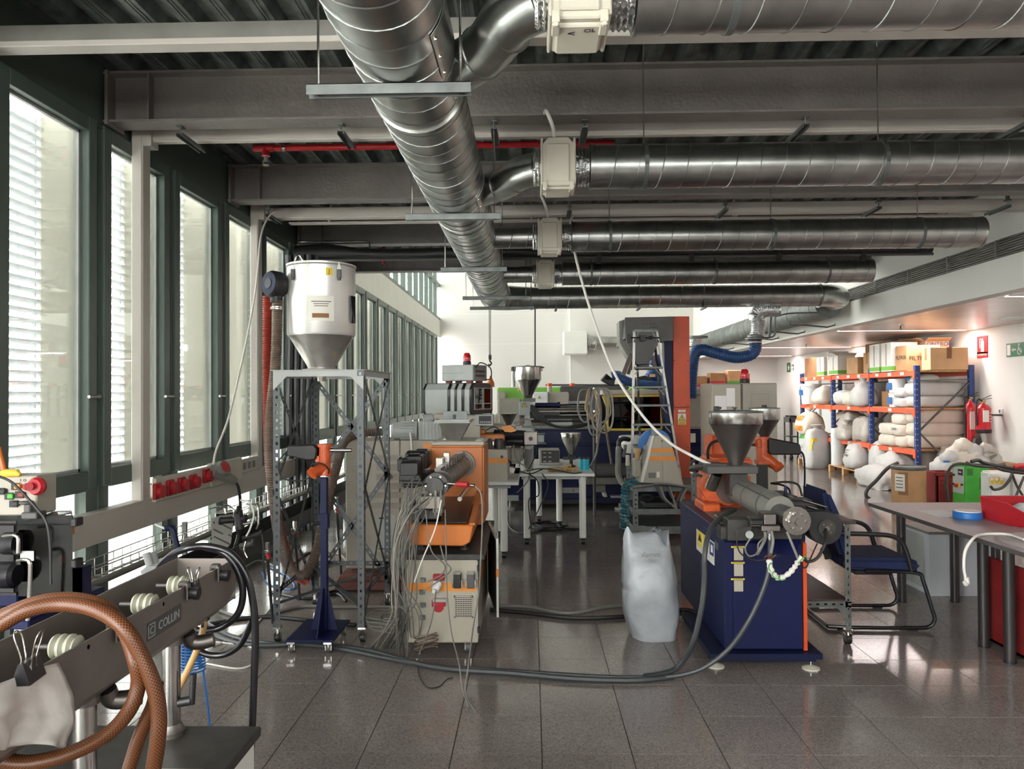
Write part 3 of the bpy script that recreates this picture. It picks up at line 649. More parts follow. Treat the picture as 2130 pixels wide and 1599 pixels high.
obj('screw', [cyl((-.757, y, z), (-.752, y, z), .012, n=10) for y, z in ((1.5, .55), (1.9, .55), (1.9, .2))], 'black', sd)
for x, y in ((-1.35, .9), (-.83, .9), (-1.35, 1.95), (-.83, 1.95)): caster(x, y, ct, .12, .045)
obj('rubber_mat', [box(-1.05, -.84, 1.2, 1.78, .70, .706)]+[box(-.84, -.832, 1.2+.03*i, 1.215+.03*i, .70, .706) for i in range(19)], 'black', ct)
q = obj('notice_sticker', box(-.90, -.79, 1.60, 1.80, .7065, .7075), 'label', ct)
a_ = Matrix.Translation((0, 0, 0))
obj('sticker_field', box(-.845, -.797, 1.61, 1.79, .7075, .7082), 'ink_blue', q)
RZ = Matrix.Rotation(pi/2, 4, 'Z')
text('lettering', 'USO OBLIGATORIO\nDE GUANTES', .018, 'label', q, (-.821, 1.70, .7086), RZ)
obj('pictogram', [lathe([(.022, 0), (.022, .0008)], (-.872, 1.70, .7075), 20)], 'ink', q)
tr = thing('cooling_trough', 'long stainless cooling trough on round posts in the near left corner', 'trough', (-.97, 1.6, .7))
TX0, TX1, TY0, TY1, TZ = -1.055, -.88, .85, 2.22, 1.119
obj('side_plate', [box(TX1-.003, TX1, TY0, TY1-.05, 1.005, TZ), prism([(TX1-.003, TY1-.05, 1.005), (TX1-.003, TY1+.0, 1.03), (TX1-.003, TY1+.0, 1.085), (TX1-.003, TY1-.05, TZ)], (.003, 0, 0))], 'trough_steel', tr)
obj('side_plate', box(TX0, TX0+.003, TY0, TY1, 1.005, TZ), 'trough_steel', tr)
obj('end_plate', prism([(TX0, TY1, 1.0), (TX1, TY1, 1.0), (TX1, TY1, 1.085), (TX1-.03, TY1, TZ), (TX0, TY1, TZ)], (0, .003, 0)), 'trough_steel', tr)
obj('trough_bottom', [prism([(TX0, TY0, 1.006), (TX0+.06, TY0, .955), (TX1-.06, TY0, .955), (TX1, TY0, 1.006), (TX1-.003, TY0, 1.009), (TX1-.062, TY0, .958), (TX0+.062, TY0, .958), (TX0+.003, TY0, 1.009)], (0, TY1-TY0, 0))], 'trough_steel', tr)
for k, (px, py) in enumerate(((131, 1362), (297, 1268), (369, 1224))):
    c_ = PX(px, py, -.925)
    rr = obj('guide_roller', [lathe([(.014, -.027), (.022, -.024), (.025, -.019), (.018, -.013), (.025, -.008), (.025, -.003), (.018, .002), (.025, .008), (.025, .013), (.018, .018), (.023, .024), (.014, .027)], (-.925, c_.y+.01, 1.105), 20, 'x')], 'roller', tr)
    obj('axle', cyl((-.985, c_.y+.01, 1.105), (TX1, c_.y+.01, 1.105), .005, n=8), 'dark_grey', rr)
for px, py in ((238, 1311), (385, 1226), (450, 1186)):
    y = PX(px, py, TX1).y
    k_ = obj('rim_clamp', [cbox((TX1-.002, y, TZ+.008), (.022, .02, .012)), cbox((TX1+.008, y, TZ-.012), (.006, .02, .045)), cbox((TX1-.012, y, TZ-.005), (.006, .02, .03))], 'steel', tr, bev=.002)
    obj('clamp_knob', [cyl((TX1+.008, y+.012, TZ-.02), (TX1+.03, y+.012, TZ-.022), .014, .016, 14)], 'black', k_)
a_ = PX(342, 1291, TX1); lg = obj('name_plate', box(TX1, TX1+.001, a_.y-.085, a_.y+.085, 1.04, 1.082), 'dark_grey', tr)
text('lettering', 'COLLIN', .03, 'pale_grey', lg, (TX1+.0014, a_.y+.022, 1.06), pi/2)
obj('logo_frame', [box(TX1+.001, TX1+.0014, a_.y-.078, a_.y-.046, z, z+.003) for z in (1.045, 1.074)]+[box(TX1+.001, TX1+.0014, y, y+.003, 1.045, 1.077) for y in (a_.y-.078, a_.y-.049)], 'pale_grey', lg)
text('logo_letter', 'C', .026, 'pale_grey', lg, (TX1+.0014, a_.y-.062, 1.06), pi/2)
for y in (1.61, 2.0):
    pq = obj('post', cyl((-.965, y, .70), (-.965, y, .955), .0235, n=24), 'steel', tr)
    obj('collar', [lathe([(.036, 0), (.036, .012), (.03, .02), (.026, .03)], (-.965, y, .70), 20), cyl((-.965, y, .94), (-.965, y, .957), .03)], 'steel_brush', pq)
    obj('drain_elbow', hose([(-.94, y+.04, .955), (-.935, y+.05, .93), (-.91, y+.06, .925), (-.88, y+.07, .93)], .02, 4, 12), 'steel_brush', pq)
obj('toggle_handle', [cyl((-.965, 2.0, .78), (-.91, 2.0, .79), .012), cyl((-.91, 2.0, .78), (-.905, 2.0, .86), .008)], 'black', tr)
def binder(c, rz, name, s=1.0):
    t = thing('binder_clip', name, 'clip', tuple(c), rz)
    obj('clip_body', prism([(-.022*s, -.004, 0), (-.022*s, -.012*s, -.028*s), (-.022*s, .012*s, -.028*s), (-.022*s, .004, 0)], (.044*s, 0, 0)), 'black_gloss', t, local=True)
    for q in (-1, 1):
        obj('wire_handle', hose([(-.012*s, q*.008*s, -.03*s), (-.006*s, q*.006*s, -.004), (-.009*s, q*.012*s, .025*s), (-.005*s, q*.016*s, .036*s), (.005*s, q*.016*s, .036*s), (.009*s, q*.012*s, .025*s), (.006*s, q*.006*s, -.004), (.012*s, q*.008*s, -.03*s)], .0013, 4, 6), 'steel', t, local=True)
binder(PX(60, 1370, TX1+.012), pi/2+.15, 'black binder clip holding the white tissue to the trough rim', 1.3)
y_ = PX(403, 1222, TX1).y; binder((TX1, y_, TZ+.003), pi/2, 'empty black binder clip on the far trough rim', .9)
# tissue over the rim
vs, fs = [], []; n1, n2 = 22, 18
for j in range(n2):
    for i in range(n1):
        u = i/(n1-1); q = j/(n2-1)
        bulge = .012*sin(u*7+q*2)+.008*noise.noise(V((u*6, q*5, 1)))
        g_ = PX(-40+(160+16*sin(q*2.6)-10*q)*u, (1436-62*u+20*max(0, u-.8))*(1-q)+(1556-6*u+5*sin(u*8))*q, TX1+.006)
        vs.append(V((TX1+.006+.010*min(1, q*3)+bulge*min(1, q*2), g_.y, g_.z)))
fs = [(j*n1+i, j*n1+i+1, (j+1)*n1+i+1, (j+1)*n1+i) for j in range(n2-1) for i in range(n1-1)]
o = single('tissue', (vs, fs, None), 'tissue', 'crumpled white tissue clipped over the near end of the trough rim', 'tissue')
md_ = o.modifiers.new('thickness', 'SOLIDIFY'); md_.thickness = .002
# braided hose
Yh = 1.34
def PH(l, Y): return [P(q[0], q[1], Y+(q[2] if len(q) > 2 else 0)) for q in l]
single('braided_hose', [hose(PH([(-60, 1330), (0, 1300, .01), (60, 1268, .02), (130, 1256, .03), (200, 1268, .02), (258, 1305), (292, 1360), (318, 1420), (330, 1480), (328, 1540), (312, 1640, .02)], Yh), .0138, 8, 14),
    hose(PH([(-50, 1310, .05), (10, 1278, .05), (80, 1252, .05), (150, 1246, .05), (215, 1262, .04), (258, 1310, .03), (280, 1370, .0), (288, 1420), (270, 1475, -.01), (225, 1525, -.01), (150, 1565, -.01), (70, 1585), (0, 1580), (-60, 1565)], Yh), .0132, 8, 14),
    hose(PH([(326, 1420, .03), (320, 1460, .03), (303, 1500, .03), (285, 1545, .03), (262, 1620, .03)], Yh), .0125, 6, 12)], 'braid_hose', 'coiled brown braided water hose looped over the trough', 'hose')
single('rubber_hose', [hose(PH([(318, 1215, .2), (335, 1175, .1), (372, 1146), (425, 1136), (478, 1150), (512, 1195), (526, 1250), (531, 1310), (529, 1400), (525, 1500), (518, 1640)], 2.2), .0105, 8, 12),
    hose(PH([(425, 1137, .01), (470, 1152), (498, 1195), (505, 1240), (492, 1280), (455, 1306), (410, 1310), (385, 1298, .05)], 2.2), .010, 8, 12),
    hose(PH([(383, 1295, .03), (392, 1330, .03), (420, 1357, .03), (462, 1362, .03), (500, 1340, .02), (525, 1290)], 2.22), .0095, 8, 12)], 'black_gloss', 'coiled black rubber hose hooked over the far end of the trough', 'hose')
single('drain_tube', [hose(PH([(425, 1262), (424, 1300), (410, 1350), (385, 1405), (368, 1440)], 2.12), .0095, 8, 12)], 'tan_tube', 'short amber drain tube under the far end of the trough', 'tube')
single('tube_fitting', [cyl(P(424, 1275, 2.12), P(421, 1302, 2.12), .012), cyl(P(424, 1283, 2.12), P(423, 1288, 2.12), .017, n=6), cyl(P(424, 1275, 2.12), P(428, 1255, 2.12), .009)], 'steel', 'small steel fitting screwed under the trough end', 'fitting')
single('coiled_air_hose', [helix(P(398, 1298, 3.0), P(402, 1395, 3.0), .045, .012, .004, 16), hose([P(402, 1395, 3.0)+V((.04, 0, 0)), V((-1.30, 3.02, .25)), V((-1.36, 3.1, .01))], .004)], 'blue_coil', 'tight blue spiral air hose hanging behind the trough', 'hose')
t = thing('plastic_jug', 'translucent plastic jug standing behind the trough posts', 'jug', tuple(P(395, 1500, 2.75)))
b_ = P(395, 1505, 2.6); obj('body', lathe([(.05, 0), (.075, .02), (.07, .2), (.05, .26), (.03, .3), (.03, .33)], (b_.x, 2.6, .05), 20), 'jar', t)
obj('cap', cyl((b_.x, 2.6, .38), (b_.x, 2.6, .405), .033), 'cream_plastic', t)
# ------------------------------------------------------------------ machine at the left edge
t = thing('pelletiser', 'blue and black machine with smoked hood cut by the left edge of the frame', 'machine', (-1.75, 2.5, 0))
pn = obj('control_panel', PB(-60, 990, 76, 1072, 2.3, .10), 'beige', t, bev=.004)
obj('emergency_stop', [cyl(P(56, 1012, 2.3), P(60, 1012, 2.24), .012), lathe([(.022, 0), (.028, .012), (.026, .024), (.012, .03)], P(70, 1012, 2.26), 18, 'y', Matrix.Rotation(pi, 3, 'X'))], 'red', pn)
for (x, y, c) in ((34, 1012, 'orange_stripe'), (20, 1032, 'green'), (42, 1029, 'red_dark'), (30, 1048, 'black'), (3, 1022, 'black')):
    obj('button', PB(x-6, y-5, x+6, y+5, 2.285, .02), c, pn, bev=.002)
    obj('bezel', PB(x-11, y-7, x+5, y+7, 2.293, .01), 'black', pn)
text('lettering', 'I  O', .012, 'ink', pn, P(48, 999, 2.298), 0)
obj('hood', [PB(38, 1092, 148, 1240, 2.28, .006), prism([P(148, 1066, 2.5), P(150, 1228, 2.5), P(148, 1240, 2.28), P(148, 1068, 2.28)], (.004, 0, 0)), PB(36, 1072, 150, 1092, 2.29, .006)], 'smoked', t)
obj('hood_lid', prism([P(38, 1092, 2.28), P(150, 1068, 2.28), P(148, 1064, 2.5), P(60, 1068, 2.5)], (0, 0, .005)), 'smoked', t)
objs('hood_hinge', [PB(146, 1078, 158, 1096, 2.27, .04), PB(146, 1164, 158, 1182, 2.27, .04)], 'black', t, bev=.003)
obj('orange_guard', [PB(48, 1094, 135, 1122, 2.31, .06), PP([(48, 1120), (135, 1110), (105, 1130), (60, 1144)], 2.31, .05)], 'orange', t, bev=.01)
obj('drive_head', [PB(-60, 1085, 36, 1240, 2.32, .2), cyl(P(75, 1160, 2.40), P(75, 1160, 2.5), .05), PB(45, 1180, 120, 1235, 2.42, .10)], 'black', t, bev=.012)
obj('motor', [lathe([(.035, 0), (.04, .01), (.04, .09), (.03, .10)], P(-30, 1195, 2.24), 20, 'x'), lathe([(.03, 0), (.034, .01), (.034, .05)], P(5, 1130, 2.26), 20, 'x')], 'black_gloss', t)
obj('spindle', [PB(48, 1048, 62, 1082, 2.26, .03), cyl(P(55, 1048, 2.27), P(55, 1042, 2.27), .02), PB(43, 1066, 76, 1080, 2.25, .05)], 'dark_grey', t, bev=.003)
obj('handle', hose([P(36, 1166, 2.2), P(50, 1164, 2.2), P(61, 1168, 2.2), P(63, 1185, 2.2), P(61, 1240, 2.2), P(58, 1290, 2.2)], .006), 'steel', t)
obj('handle_rail', hose([P(5, 1116, 2.2), P(30, 1114, 2.2), P(38, 1122, 2.2), P(38, 1150, 2.2)], .005), 'steel', t)
obj('frame_post', [PB(148, 1180, 173, 1245, 2.45, .05), box(P(148, 1180, 2.45).x, P(173, 1180, 2.45).x, 2.45, 2.5, .02, P(150, 1180, 2.45).z)], 'blue', t, bev=.003)
objs('frame_base', [PB(-60, 1235, 36, 1262, 2.35, .3), PB(5, 1262, 36, 1300, 2.4, .05), PB(-60, 1290, 60, 1310, 2.2, .4)]+[box(-2.05, -1.5, 2.3, 2.8, .02, .09)], 'blue', t, bev=.004)
obj('chute', PP([(76, 1236), (130, 1222), (118, 1275), (85, 1290)], 2.42, .1), 'steel_brush', t)
obj('label', PB(42, 1146, 70, 1166, 2.275, .002), 'label', t)
single('yellow_handle', [tube([P(0, 985, 2.3), P(12, 984, 2.3), P(36, 984, 2.3), P(42, 988, 2.3)], [.008, .013, .012, .006], 12)], 'yellow', 'yellow tool handle lying on the control panel at the left edge', 'tool')
single('orange_bar', [tube([P(-4, 930, 2.35), P(2, 955, 2.35), P(10, 986, 2.35)], .009, 10)], 'orange', 'slim orange bar rising at the left edge of the frame', 'bar')
single('black_cable', hose(PH([(-20, 985), (20, 1000), (50, 1028), (80, 1062), (96, 1085), (104, 1130), (106, 1215)], 2.2), .004), 'black', 'thin black cable arching over the control panel at the left edge', 'cable')
# ------------------------------------------------------------------ along the window wall
t = thing('cable_tray', 'steel wire cable tray running low along the windows', 'cable tray', (-2.5, 5, .55))
obj('long_wire', [cyl((x, .8, z), (x, 10.3, z), .004, n=5) for x, z in ((-2.56, .55), (-2.50, .55), (-2.44, .55), (-2.58, .60), (-2.58, .65), (-2.42, .60), (-2.42, .645))], 'steel', t, kind='stuff')
obj('cross_wire', [tube([(-2.58, .8+.1*i, .65), (-2.58, .8+.1*i, .55), (-2.42, .8+.1*i, .55), (-2.42, .8+.1*i, .645)], .003, 4) for i in range(95)], 'steel', t, kind='stuff')
for y in (2.2, 3.7, 5.6, 7.3, 9.0): obj('tray_post', [cbox((-2.60, y, .33), (.03, .03, .66)), cbox((-2.5, y, .535), (.2, .03, .02))], 'galv_dull', t)
single('steel_pipe', cyl((-2.38, .8, .585), (-2.38, 10.2, .585), .02, n=12), 'mid_grey', 'grey steel pipe running beside the wire cable tray', 'pipe', bev=0)
t = thing('drain_channel', 'black pipe trough lying below the wire cable tray', 'trough', (-2.3, 5, .4))
obj('channel', [prism([(-2.42, .8, .50), (-2.42, .8, .36), (-2.16, .8, .36), (-2.16, .8, .50), (-2.17, .8, .50), (-2.17, .8, .37), (-2.41, .8, .37), (-2.41, .8, .50)], (0, 9.4, 0))], 'black', t)
obj('support', [cbox((-2.29, y, .18), (.05, .04, .36)) for y in (1.5, 3.2, 5.0, 7.0, 9.0)], 'dark_grey', t, kind='stuff')
for k, (px, py, s_) in enumerate(((318, 1180, 1), (310, 1172, 1))): pass
t = thing('jointed_clamp', 'pair of small grey cylinders standing behind the trough', 'fitting', tuple(P(310, 1170, 3.2)))
obj('cylinder', cyl(P(312, 1176, 3.2), P(304, 1150, 3.2), .016), 'pale_grey', t); obj('cylinder', cyl(P(324, 1172, 3.25), P(316, 1148, 3.25), .016), 'pale_grey', t)
obj('base', PP([(292, 1188), (305, 1178), (330, 1176), (330, 1196), (296, 1200)], 3.3, .05), 'pale_grey', t)
t = thing('air_gun', 'blue air blow gun hooked on the wire cable tray', 'air gun', tuple(P(352, 1105, 3.9)))
obj('body', [hose([P(345, 1100, 3.9), P(352, 1098, 3.9), P(360, 1104, 3.9), P(366, 1128, 3.9), P(370, 1142, 3.9)], .016, 5), hose([P(352, 1096, 3.9), P(362, 1092, 3.9), P(364, 1102, 3.9), P(358, 1108, 3.9)], .005, 5)], 'blue_dark', t)
obj('nozzle', cyl(P(345, 1100, 3.9), P(322, 1090, 3.9), .006), 'cable_white', t)
t = thing('pneumatic_panel', 'speckled metal plate with valves and tubes beside the window raceway', 'valve panel', tuple(P(460, 1110, 5.0)))
obj('plate', [PP([(440, 1078), (488, 1062), (480, 1130), (470, 1142), (440, 1138)], 5.0, .006)], 'mid_grey', t)
obj('rust_spot', [PB(443+(i*17) % 38, 1085+(i*23) % 48, 446+(i*17) % 38, 1088+(i*23) % 48, 4.995, .004) for i in range(24)], 'black', t, kind='stuff')
for k, (x0, y0, x1, y1, r) in enumerate(((458, 1083, 512, 1078, .022), (452, 1068, 500, 1062, .014), (505, 1090, 530, 1085, .012), (505, 1120, 545, 1108, .015), (500, 1136, 528, 1128, .018), (495, 1062, 499, 1100, .03))):
    obj('valve', [cyl(P(x0, y0, 4.95), P(x1, y1, 4.95), r, n=12), cyl(P(x0, y0, 4.95), P(x0+4, y0, 4.95), r*1.3, n=6), cyl(P(x1-4, y1, 4.95), P(x1, y1, 4.95), r*1.3, n=6)], ('black', 'steel', 'steel', 'black', 'dark_grey', 'black')[k], t)
for k, l in enumerate((((452, 1060), (470, 1050), (486, 1060), (486, 1075)), ((500, 1040), (520, 1045), (528, 1070), (520, 1100), (512, 1115)), ((512, 1048), (535, 1052), (538, 1085), (533, 1100)), ((436, 1058), (450, 1054), (466, 1056), (470, 1068)), ((512, 1125), (508, 1145), (514, 1160)), ((545, 1110), (548, 1135), (548, 1170), (552, 1205)))):
    obj('air_tube', hose(PH(l, 4.93), .006, 5, 6), ('steel', 'cable_white', 'steel', 'steel', 'steel', 'black')[k], t)
for k, (px, py) in enumerate(((556, 1150), (613, 1105), (700, 1055))):
    Yv = (5.2, 5.8, 6.6)[k]; t = thing('ball_valve', ('red-handled ball valve at the left leg of the hopper rack', 'red-handled ball valve seen through the hopper rack', 'red-handled valve left of the beige cabinet')[k], 'valve', tuple(P(px, py, Yv)))
    obj('body', [cyl(P(px, py-22, Yv), P(px, py+10, Yv), .016, n=10), cyl(P(px, py-6, Yv), P(px, py+4, Yv), .028, n=8)], 'steel', t)
    obj('supply_hose', hose([P(px, py+10, Yv), P(px+2, py+30, Yv), V((P(px+6, py, Yv).x, Yv+.05, .01))], .011), 'black', t); obj('lever', [cyl(P(px, py+2, Yv-.03), P(px+5, py+12, Yv-.04), .014, n=8)], 'red', t)
# loose hoses on the floor by the wall
def FH(l, r, z=None): return hose([PZ(x, y, r) for x, y in l], r, 6, 7)
single('floor_hoses', [FH([(400, 1300), (470, 1330), (540, 1342), (640, 1340), (760, 1352), (860, 1378), (940, 1392), (1060, 1400), (1200, 1412), (1320, 1415), (1400, 1408)], .016),
    FH([(420, 1290), (480, 1322), (560, 1338), (680, 1345), (800, 1368), (900, 1385), (1000, 1392), (1120, 1400), (1250, 1408), (1360, 1410)], .014)], 'cable_dark', 'two thick grey hoses snaking across the floor from the left towards the blue machine', 'hose')
for k, (l, r, m, n) in enumerate((
    ([(500, 1185), (540, 1165), (580, 1190), (570, 1250), (540, 1290), (500, 1320), (440, 1345)], .006, 'cable_white', 'looping cream air tube on the floor left of the hopper rack'),
    ([(430, 1380), (500, 1390), (535, 1370), (520, 1345), (450, 1335)], .006, 'cable_white', 'cream tube curving on the floor beside the blue spiral hose'),
    ([(545, 1190), (560, 1215), (610, 1225), (600, 1200), (560, 1180)], .006, 'blue_coil', 'thin blue air tube curled on the floor by the windows'),
    ([(560, 1230), (640, 1245), (700, 1235), (720, 1250)], .012, 'black', 'black cable on the floor under the hopper rack'),
    ([(440, 1265), (520, 1285), (620, 1262), (700, 1262), (840, 1262)], .012, 'cable_grey', 'grey cable on the floor behind the hopper rack'),
    ([(420, 1300), (540, 1283), (640, 1290), (740, 1300)], .014, 'black', 'black hose on the floor across the hopper rack'),
    ([(640, 1200), (690, 1170), (720, 1180), (700, 1225), (650, 1235)], .012, 'black', 'black hose loop left of the beige cabinet foot'),
    ([(600, 1180), (640, 1150), (700, 1150), (730, 1175)], .012, 'brown_hose', 'brown hose loop on the floor by the windows'),
    ([(1030, 1260), (1100, 1262), (1180, 1275), (1260, 1262), (1310, 1258)], .012, 'cable_grey', 'grey cable across the aisle floor in the middle'),
    ([(1020, 1268), (1100, 1275), (1190, 1285), (1300, 1282), (1420, 1268), (1470, 1285)], .015, 'black', 'black cable across the aisle floor in the middle'))):
    single('floor_cable', FH(l, r), m, n, 'cable')
# ------------------------------------------------------------------ HOPPER RACK
rk = thing('slotted_rack', 'tall slotted-angle steel stand carrying the white drying hopper', 'stand', (-1.38, 5.3, 0))
X0, X1, Y0, Y1, ZT = -1.675, -1.085, 4.86, 5.75, 1.765
for x, y in ((X0, Y0), (X1, Y0), (X0, Y1), (X1, Y1)):
    dx = .035 if x == X0 else -.035; dy = 1 if y == Y0 else -1
    obj('leg', angle((x, y, .10), (x, y, ZT), (dx, 0, 0), (0, dy, 0), .042), 'rack_steel', rk)
    caster(x+dx*.5, y+dy*.02, rk, .105, .03, 'black')
def face(p, q, z0, z1): return [p+(z0,), q+(z1,)]
br = [((X0, Y0), (X0, Y1)), ((X1, Y0), (X1, Y1)), ((X0, Y1), (X1, Y1))]
for (p, q) in br:
    n_ = V((q[0]-p[0], q[1]-p[1], 0)).normalized()
    for z0, z1 in ((ZT-.05, .95), (.95, ZT-.05), (1.0, .14), (.14, 1.0)):
        obj('brace', strip(V((p[0], p[1], z0)), V((q[0], q[1], z1)), n_.cross(V((0, 0, 1))).cross(V((q[0]-p[0], q[1]-p[1], z1-z0)).normalized()), .036), 'rack_steel', rk)
for z in (ZT, .30):
    for p, q in (((X0, Y0), (X1, Y0)), ((X0, Y1), (X1, Y1)), ((X0, Y0), (X0, Y1)), ((X1, Y0), (X1, Y1))):
        if z == .30 and p == (X0, Y0) and q == (X1, Y0): continue
        if z == ZT: obj('top_rail', [bar((p[0], p[1], z-.02), (q[0], q[1], z-.02), .004, .042), bar((p[0], p[1], z), (q[0], q[1], z), .04, .004)], 'pale_grey', rk)
        else: obj('low_rail', strip(V((p[0], p[1], z)), V((q[0], q[1], z)), (0, 0, 1), .036), 'rack_steel', rk)
objs('gusset', [prism([(X0, Y0-.004, ZT-.04), (X0+.09, Y0-.004, ZT-.04), (X0, Y0-.004, ZT-.13)], (0, .003, 0)), prism([(X1, Y0-.004, ZT-.04), (X1-.09, Y0-.004, ZT-.04), (X1, Y0-.004, ZT-.13)], (0, .003, 0)), prism([(X1, Y1, ZT-.04), (X1-.12, Y1, ZT-.04), (X1, Y1, ZT-.15)], (0, .003, 0))], 'pale_grey', rk)
obj('low_brace', [bar((X0, Y0, .25), (X1, Y1, .30), .04, .004), bar((X0, Y1, .30), (X1, Y0, .22), .04, .004)], 'rack_steel', rk)
hx, hy = -1.475, 5.28
hp = thing('drying_hopper', 'large white aluminium drying hopper with grey cone on top of the slotted stand', 'hopper', (hx, hy, ZT))
obj('body', lathe([(.0, 2.50), (.225, 2.50), (.236, 2.49), (.236, 2.03), (.228, 2.015), (.0, 2.015)], (hx, hy, 0), 48), 'hopper_alu', hp)
obj('lid_rim', lathe([(.2, 2.50), (.241, 2.50), (.241, 2.512), (.2, 2.515)], (hx, hy, 0), 48), 'hopper_alu', hp)
obj('cone', lathe([(.2, 2.016), (.222, 2.014), (.095, 1.80), (.095, 1.79)], (hx, hy, 0), 40), 'hopper_cone', hp)
obj('base_flange', [lathe([(.13, 1.772), (.13, 1.785), (.1, 1.79)], (hx, hy, 0), 28)], 'beige', hp)
obj('outlet', lathe([(.035, 1.775), (.028, 1.70), (.022, 1.70)], (hx, hy, 0), 16), 'hopper_cone', hp)
for q in (-.14, .17):
    lt = obj('latch', [cbox((hx+q, hy-sqrt(.236**2-q*q)-.008, 2.43), (.028, .02, .06)), cbox((hx+q, hy-sqrt(.236**2-q*q)-.014, 2.395), (.02, .02, .02))], 'dark_grey', hp, bev=.003)
    obj('latch_wire', [tube([(hx+q-.01, hy-sqrt(.236**2-q*q)-.01, 2.45), (hx+q, hy-sqrt(.236**2-q*q)-.012, 2.51), (hx+q+.01, hy-sqrt(.236**2-q*q)-.01, 2.45)], .0025, 5)], 'steel', lt)
obj('lifting_eye', hose([(hx-.13, hy-.1, 2.50), (hx-.155, hy-.1, 2.54), (hx-.13, hy-.1, 2.575), (hx-.105, hy-.1, 2.54), (hx-.13, hy-.1, 2.50)], .008, 5, 8), 'steel', hp)
def onc(a, z, w_, h_, name, m, off=.0015, r=.236, n=6):   # label bent round the body
    vs, fs = [], []
    for zz in (z-h_/2, z+h_/2):
        for i in range(n+1):
            t_ = R(a)+(i/n-.5)*w_/r; vs.append(V((hx+cos(t_)*(r+off), hy+sin(t_)*(r+off), zz)))
    return obj(name, (vs, [(i, i+1, n+2+i, n+1+i) for i in range(n)], None), m, hp)
onc(-62, 2.44, .045, .05, 'warning_label', 'yellow_label'); onc(-76, 2.19, .18, .17, 'notice_sheet', 'label'); onc(-76, 2.14, .11, .03, 'torn_patch', 'cardboard_dark', .003)
onc(-75, 2.235, .13, .005, 'print_line', 'ink', .003); onc(-75, 2.22, .10, .006, 'print_line', 'mid_grey', .003); onc(-75, 2.205, .09, .006, 'print_line', 'mid_grey', .003)
text('lettering', 'J', .04, 'ink', hp, (hx+cos(R(-62))*.2395, hy+sin(R(-62))*.2395, 2.44), R(28))
obj('sight_glass', [prism([(hx+.225, hy-.09, 2.10), (hx+.242, hy-.045, 2.10), (hx+.242, hy-.045, 2.29), (hx+.225, hy-.09, 2.29)], (.012, 0, 0))], 'black_gloss', hp, bev=.003)
a_ = R(-52); obj('cone_label', prism([(hx+cos(a_)*.20, hy+sin(a_)*.20, 1.985), (hx+cos(a_+.22)*.20, hy+sin(a_+.22)*.20, 1.985), (hx+cos(a_+.25)*.137, hy+sin(a_+.25)*.137, 1.875), (hx+cos(a_-.05)*.137, hy+sin(a_-.05)*.137, 1.875)], (.002, -.002, 0)), 'yellow_label', hp)
obj('inlet_pipe', [cyl((hx-.23, hy, 2.35), (hx-.31, hy-.01, 2.35), .035), lathe([(.035, 0), (.043, 0), (.043, .012), (.035, .012)], (hx-.26, hy-.003, 2.35), 20, 'x')], 'steel', hp)
bz = P(575, 593, 5.15); t = thing('blower_ring', 'round black blower elbow plugged into the left of the drying hopper', 'blower', tuple(bz))
ax = V((-.55, -.83, .05)).normalized(); e0 = bz+V((.03, .05, 0))
obj('housing', [tube([e0, e0+ax*.03, e0+ax*.10, e0+ax*.12], [.07, .092, .092, .08], 28)], 'black', t); obj('face_ring', [tube([e0+ax*.12, e0+ax*.124], .078, 28)], 'blue_dark', t)
obj('hub', [tube([e0+ax*.124, e0+ax*.128], .035, 20)], 'black_gloss', t); obj('port', [cyl(e0, V((hx-.30, hy-.01, 2.35)), .045), cyl(bz+V((.0, 0, -.06)), bz+V((0, 0, -.12)), .042)], 'black', t)
h1 = [P(578, 625, 5.15), P(573, 760, 5.1), P(562, 880, 5.0), P(566, 1000, 5.0), P(580, 1110, 5.15), P(602, 1180, 5.3), P(632, 1195, 5.4), P(660, 1140, 5.5), P(676, 1060, 5.6), P(700, 970, 5.8), P(715, 920, 6.0), P(745, 903, 6.2), P(795, 898, 6.3)]
single('corrugated_hose', ribbed(h1, .034, .016, 14), 'brown_hose', 'grey brown corrugated hose from the blower down and round to the beige cabinet', 'hose')
single('corrugated_hose', ribbed([P(556, 615, 5.3), P(556, 800, 5.3), P(560, 960, 5.3), P(575, 1060, 5.35), P(590, 1130, 5.4), P(610, 1190, 5.5), P(640, 1210, 5.6)], .032, .016, 14), 'red_hose', 'red corrugated hose hanging behind the grey one', 'hose')
single('hose_clamp', [cyl(P(577, 638, 5.15), P(577, 644, 5.15), .041, n=18), cbox(P(566, 641, 5.1), (.02, .02, .016))], 'steel', 'steel clip on the top of the grey corrugated hose', 'clip')
# ------------------------------------------------------------------ BLUE STAND with orange fitting
bs = thing('blue_stand', 'blue steel stand on a wheeled base plate in front of the slotted rack', 'stand', (-1.37, 4.86, 0))
obj('base_plate', box(-1.53, -1.23, 4.65, 5.08, .075, .09), 'blue', bs, bev=.003)
obj('column', box(-1.365, -1.322, 4.84, 4.88, .09, 1.07), 'blue', bs, bev=.003)
objs('gusset', [prism([(-1.43, 4.856, .09), (-1.26, 4.856, .09), (-1.32, 4.856, .36), (-1.37, 4.856, .36)], (0, .006, 0)), prism([(-1.346, 4.68, .09), (-1.346, 5.04, .09), (-1.346, 4.9, .36), (-1.346, 4.82, .36)], (.006, 0, 0))], 'blue', bs)
obj('sleeve', box(-1.372, -1.315, 4.832, 4.888, .74, .84), 'blue', bs, bev=.002); obj('set_knob', cyl((-1.37, 4.83, .78), (-1.41, 4.81, .78), .012), 'black', bs)
for x, y in ((-1.50, 4.68), (-1.27, 4.68), (-1.27, 5.04), (-1.5, 5.04)): caster(x, y, bs, .075, .024)
of = thing('vacuum_fitting', 'orange cast Y-fitting with black guard on top of the blue stand', 'fitting', tuple(P(672, 985, 4.85)))
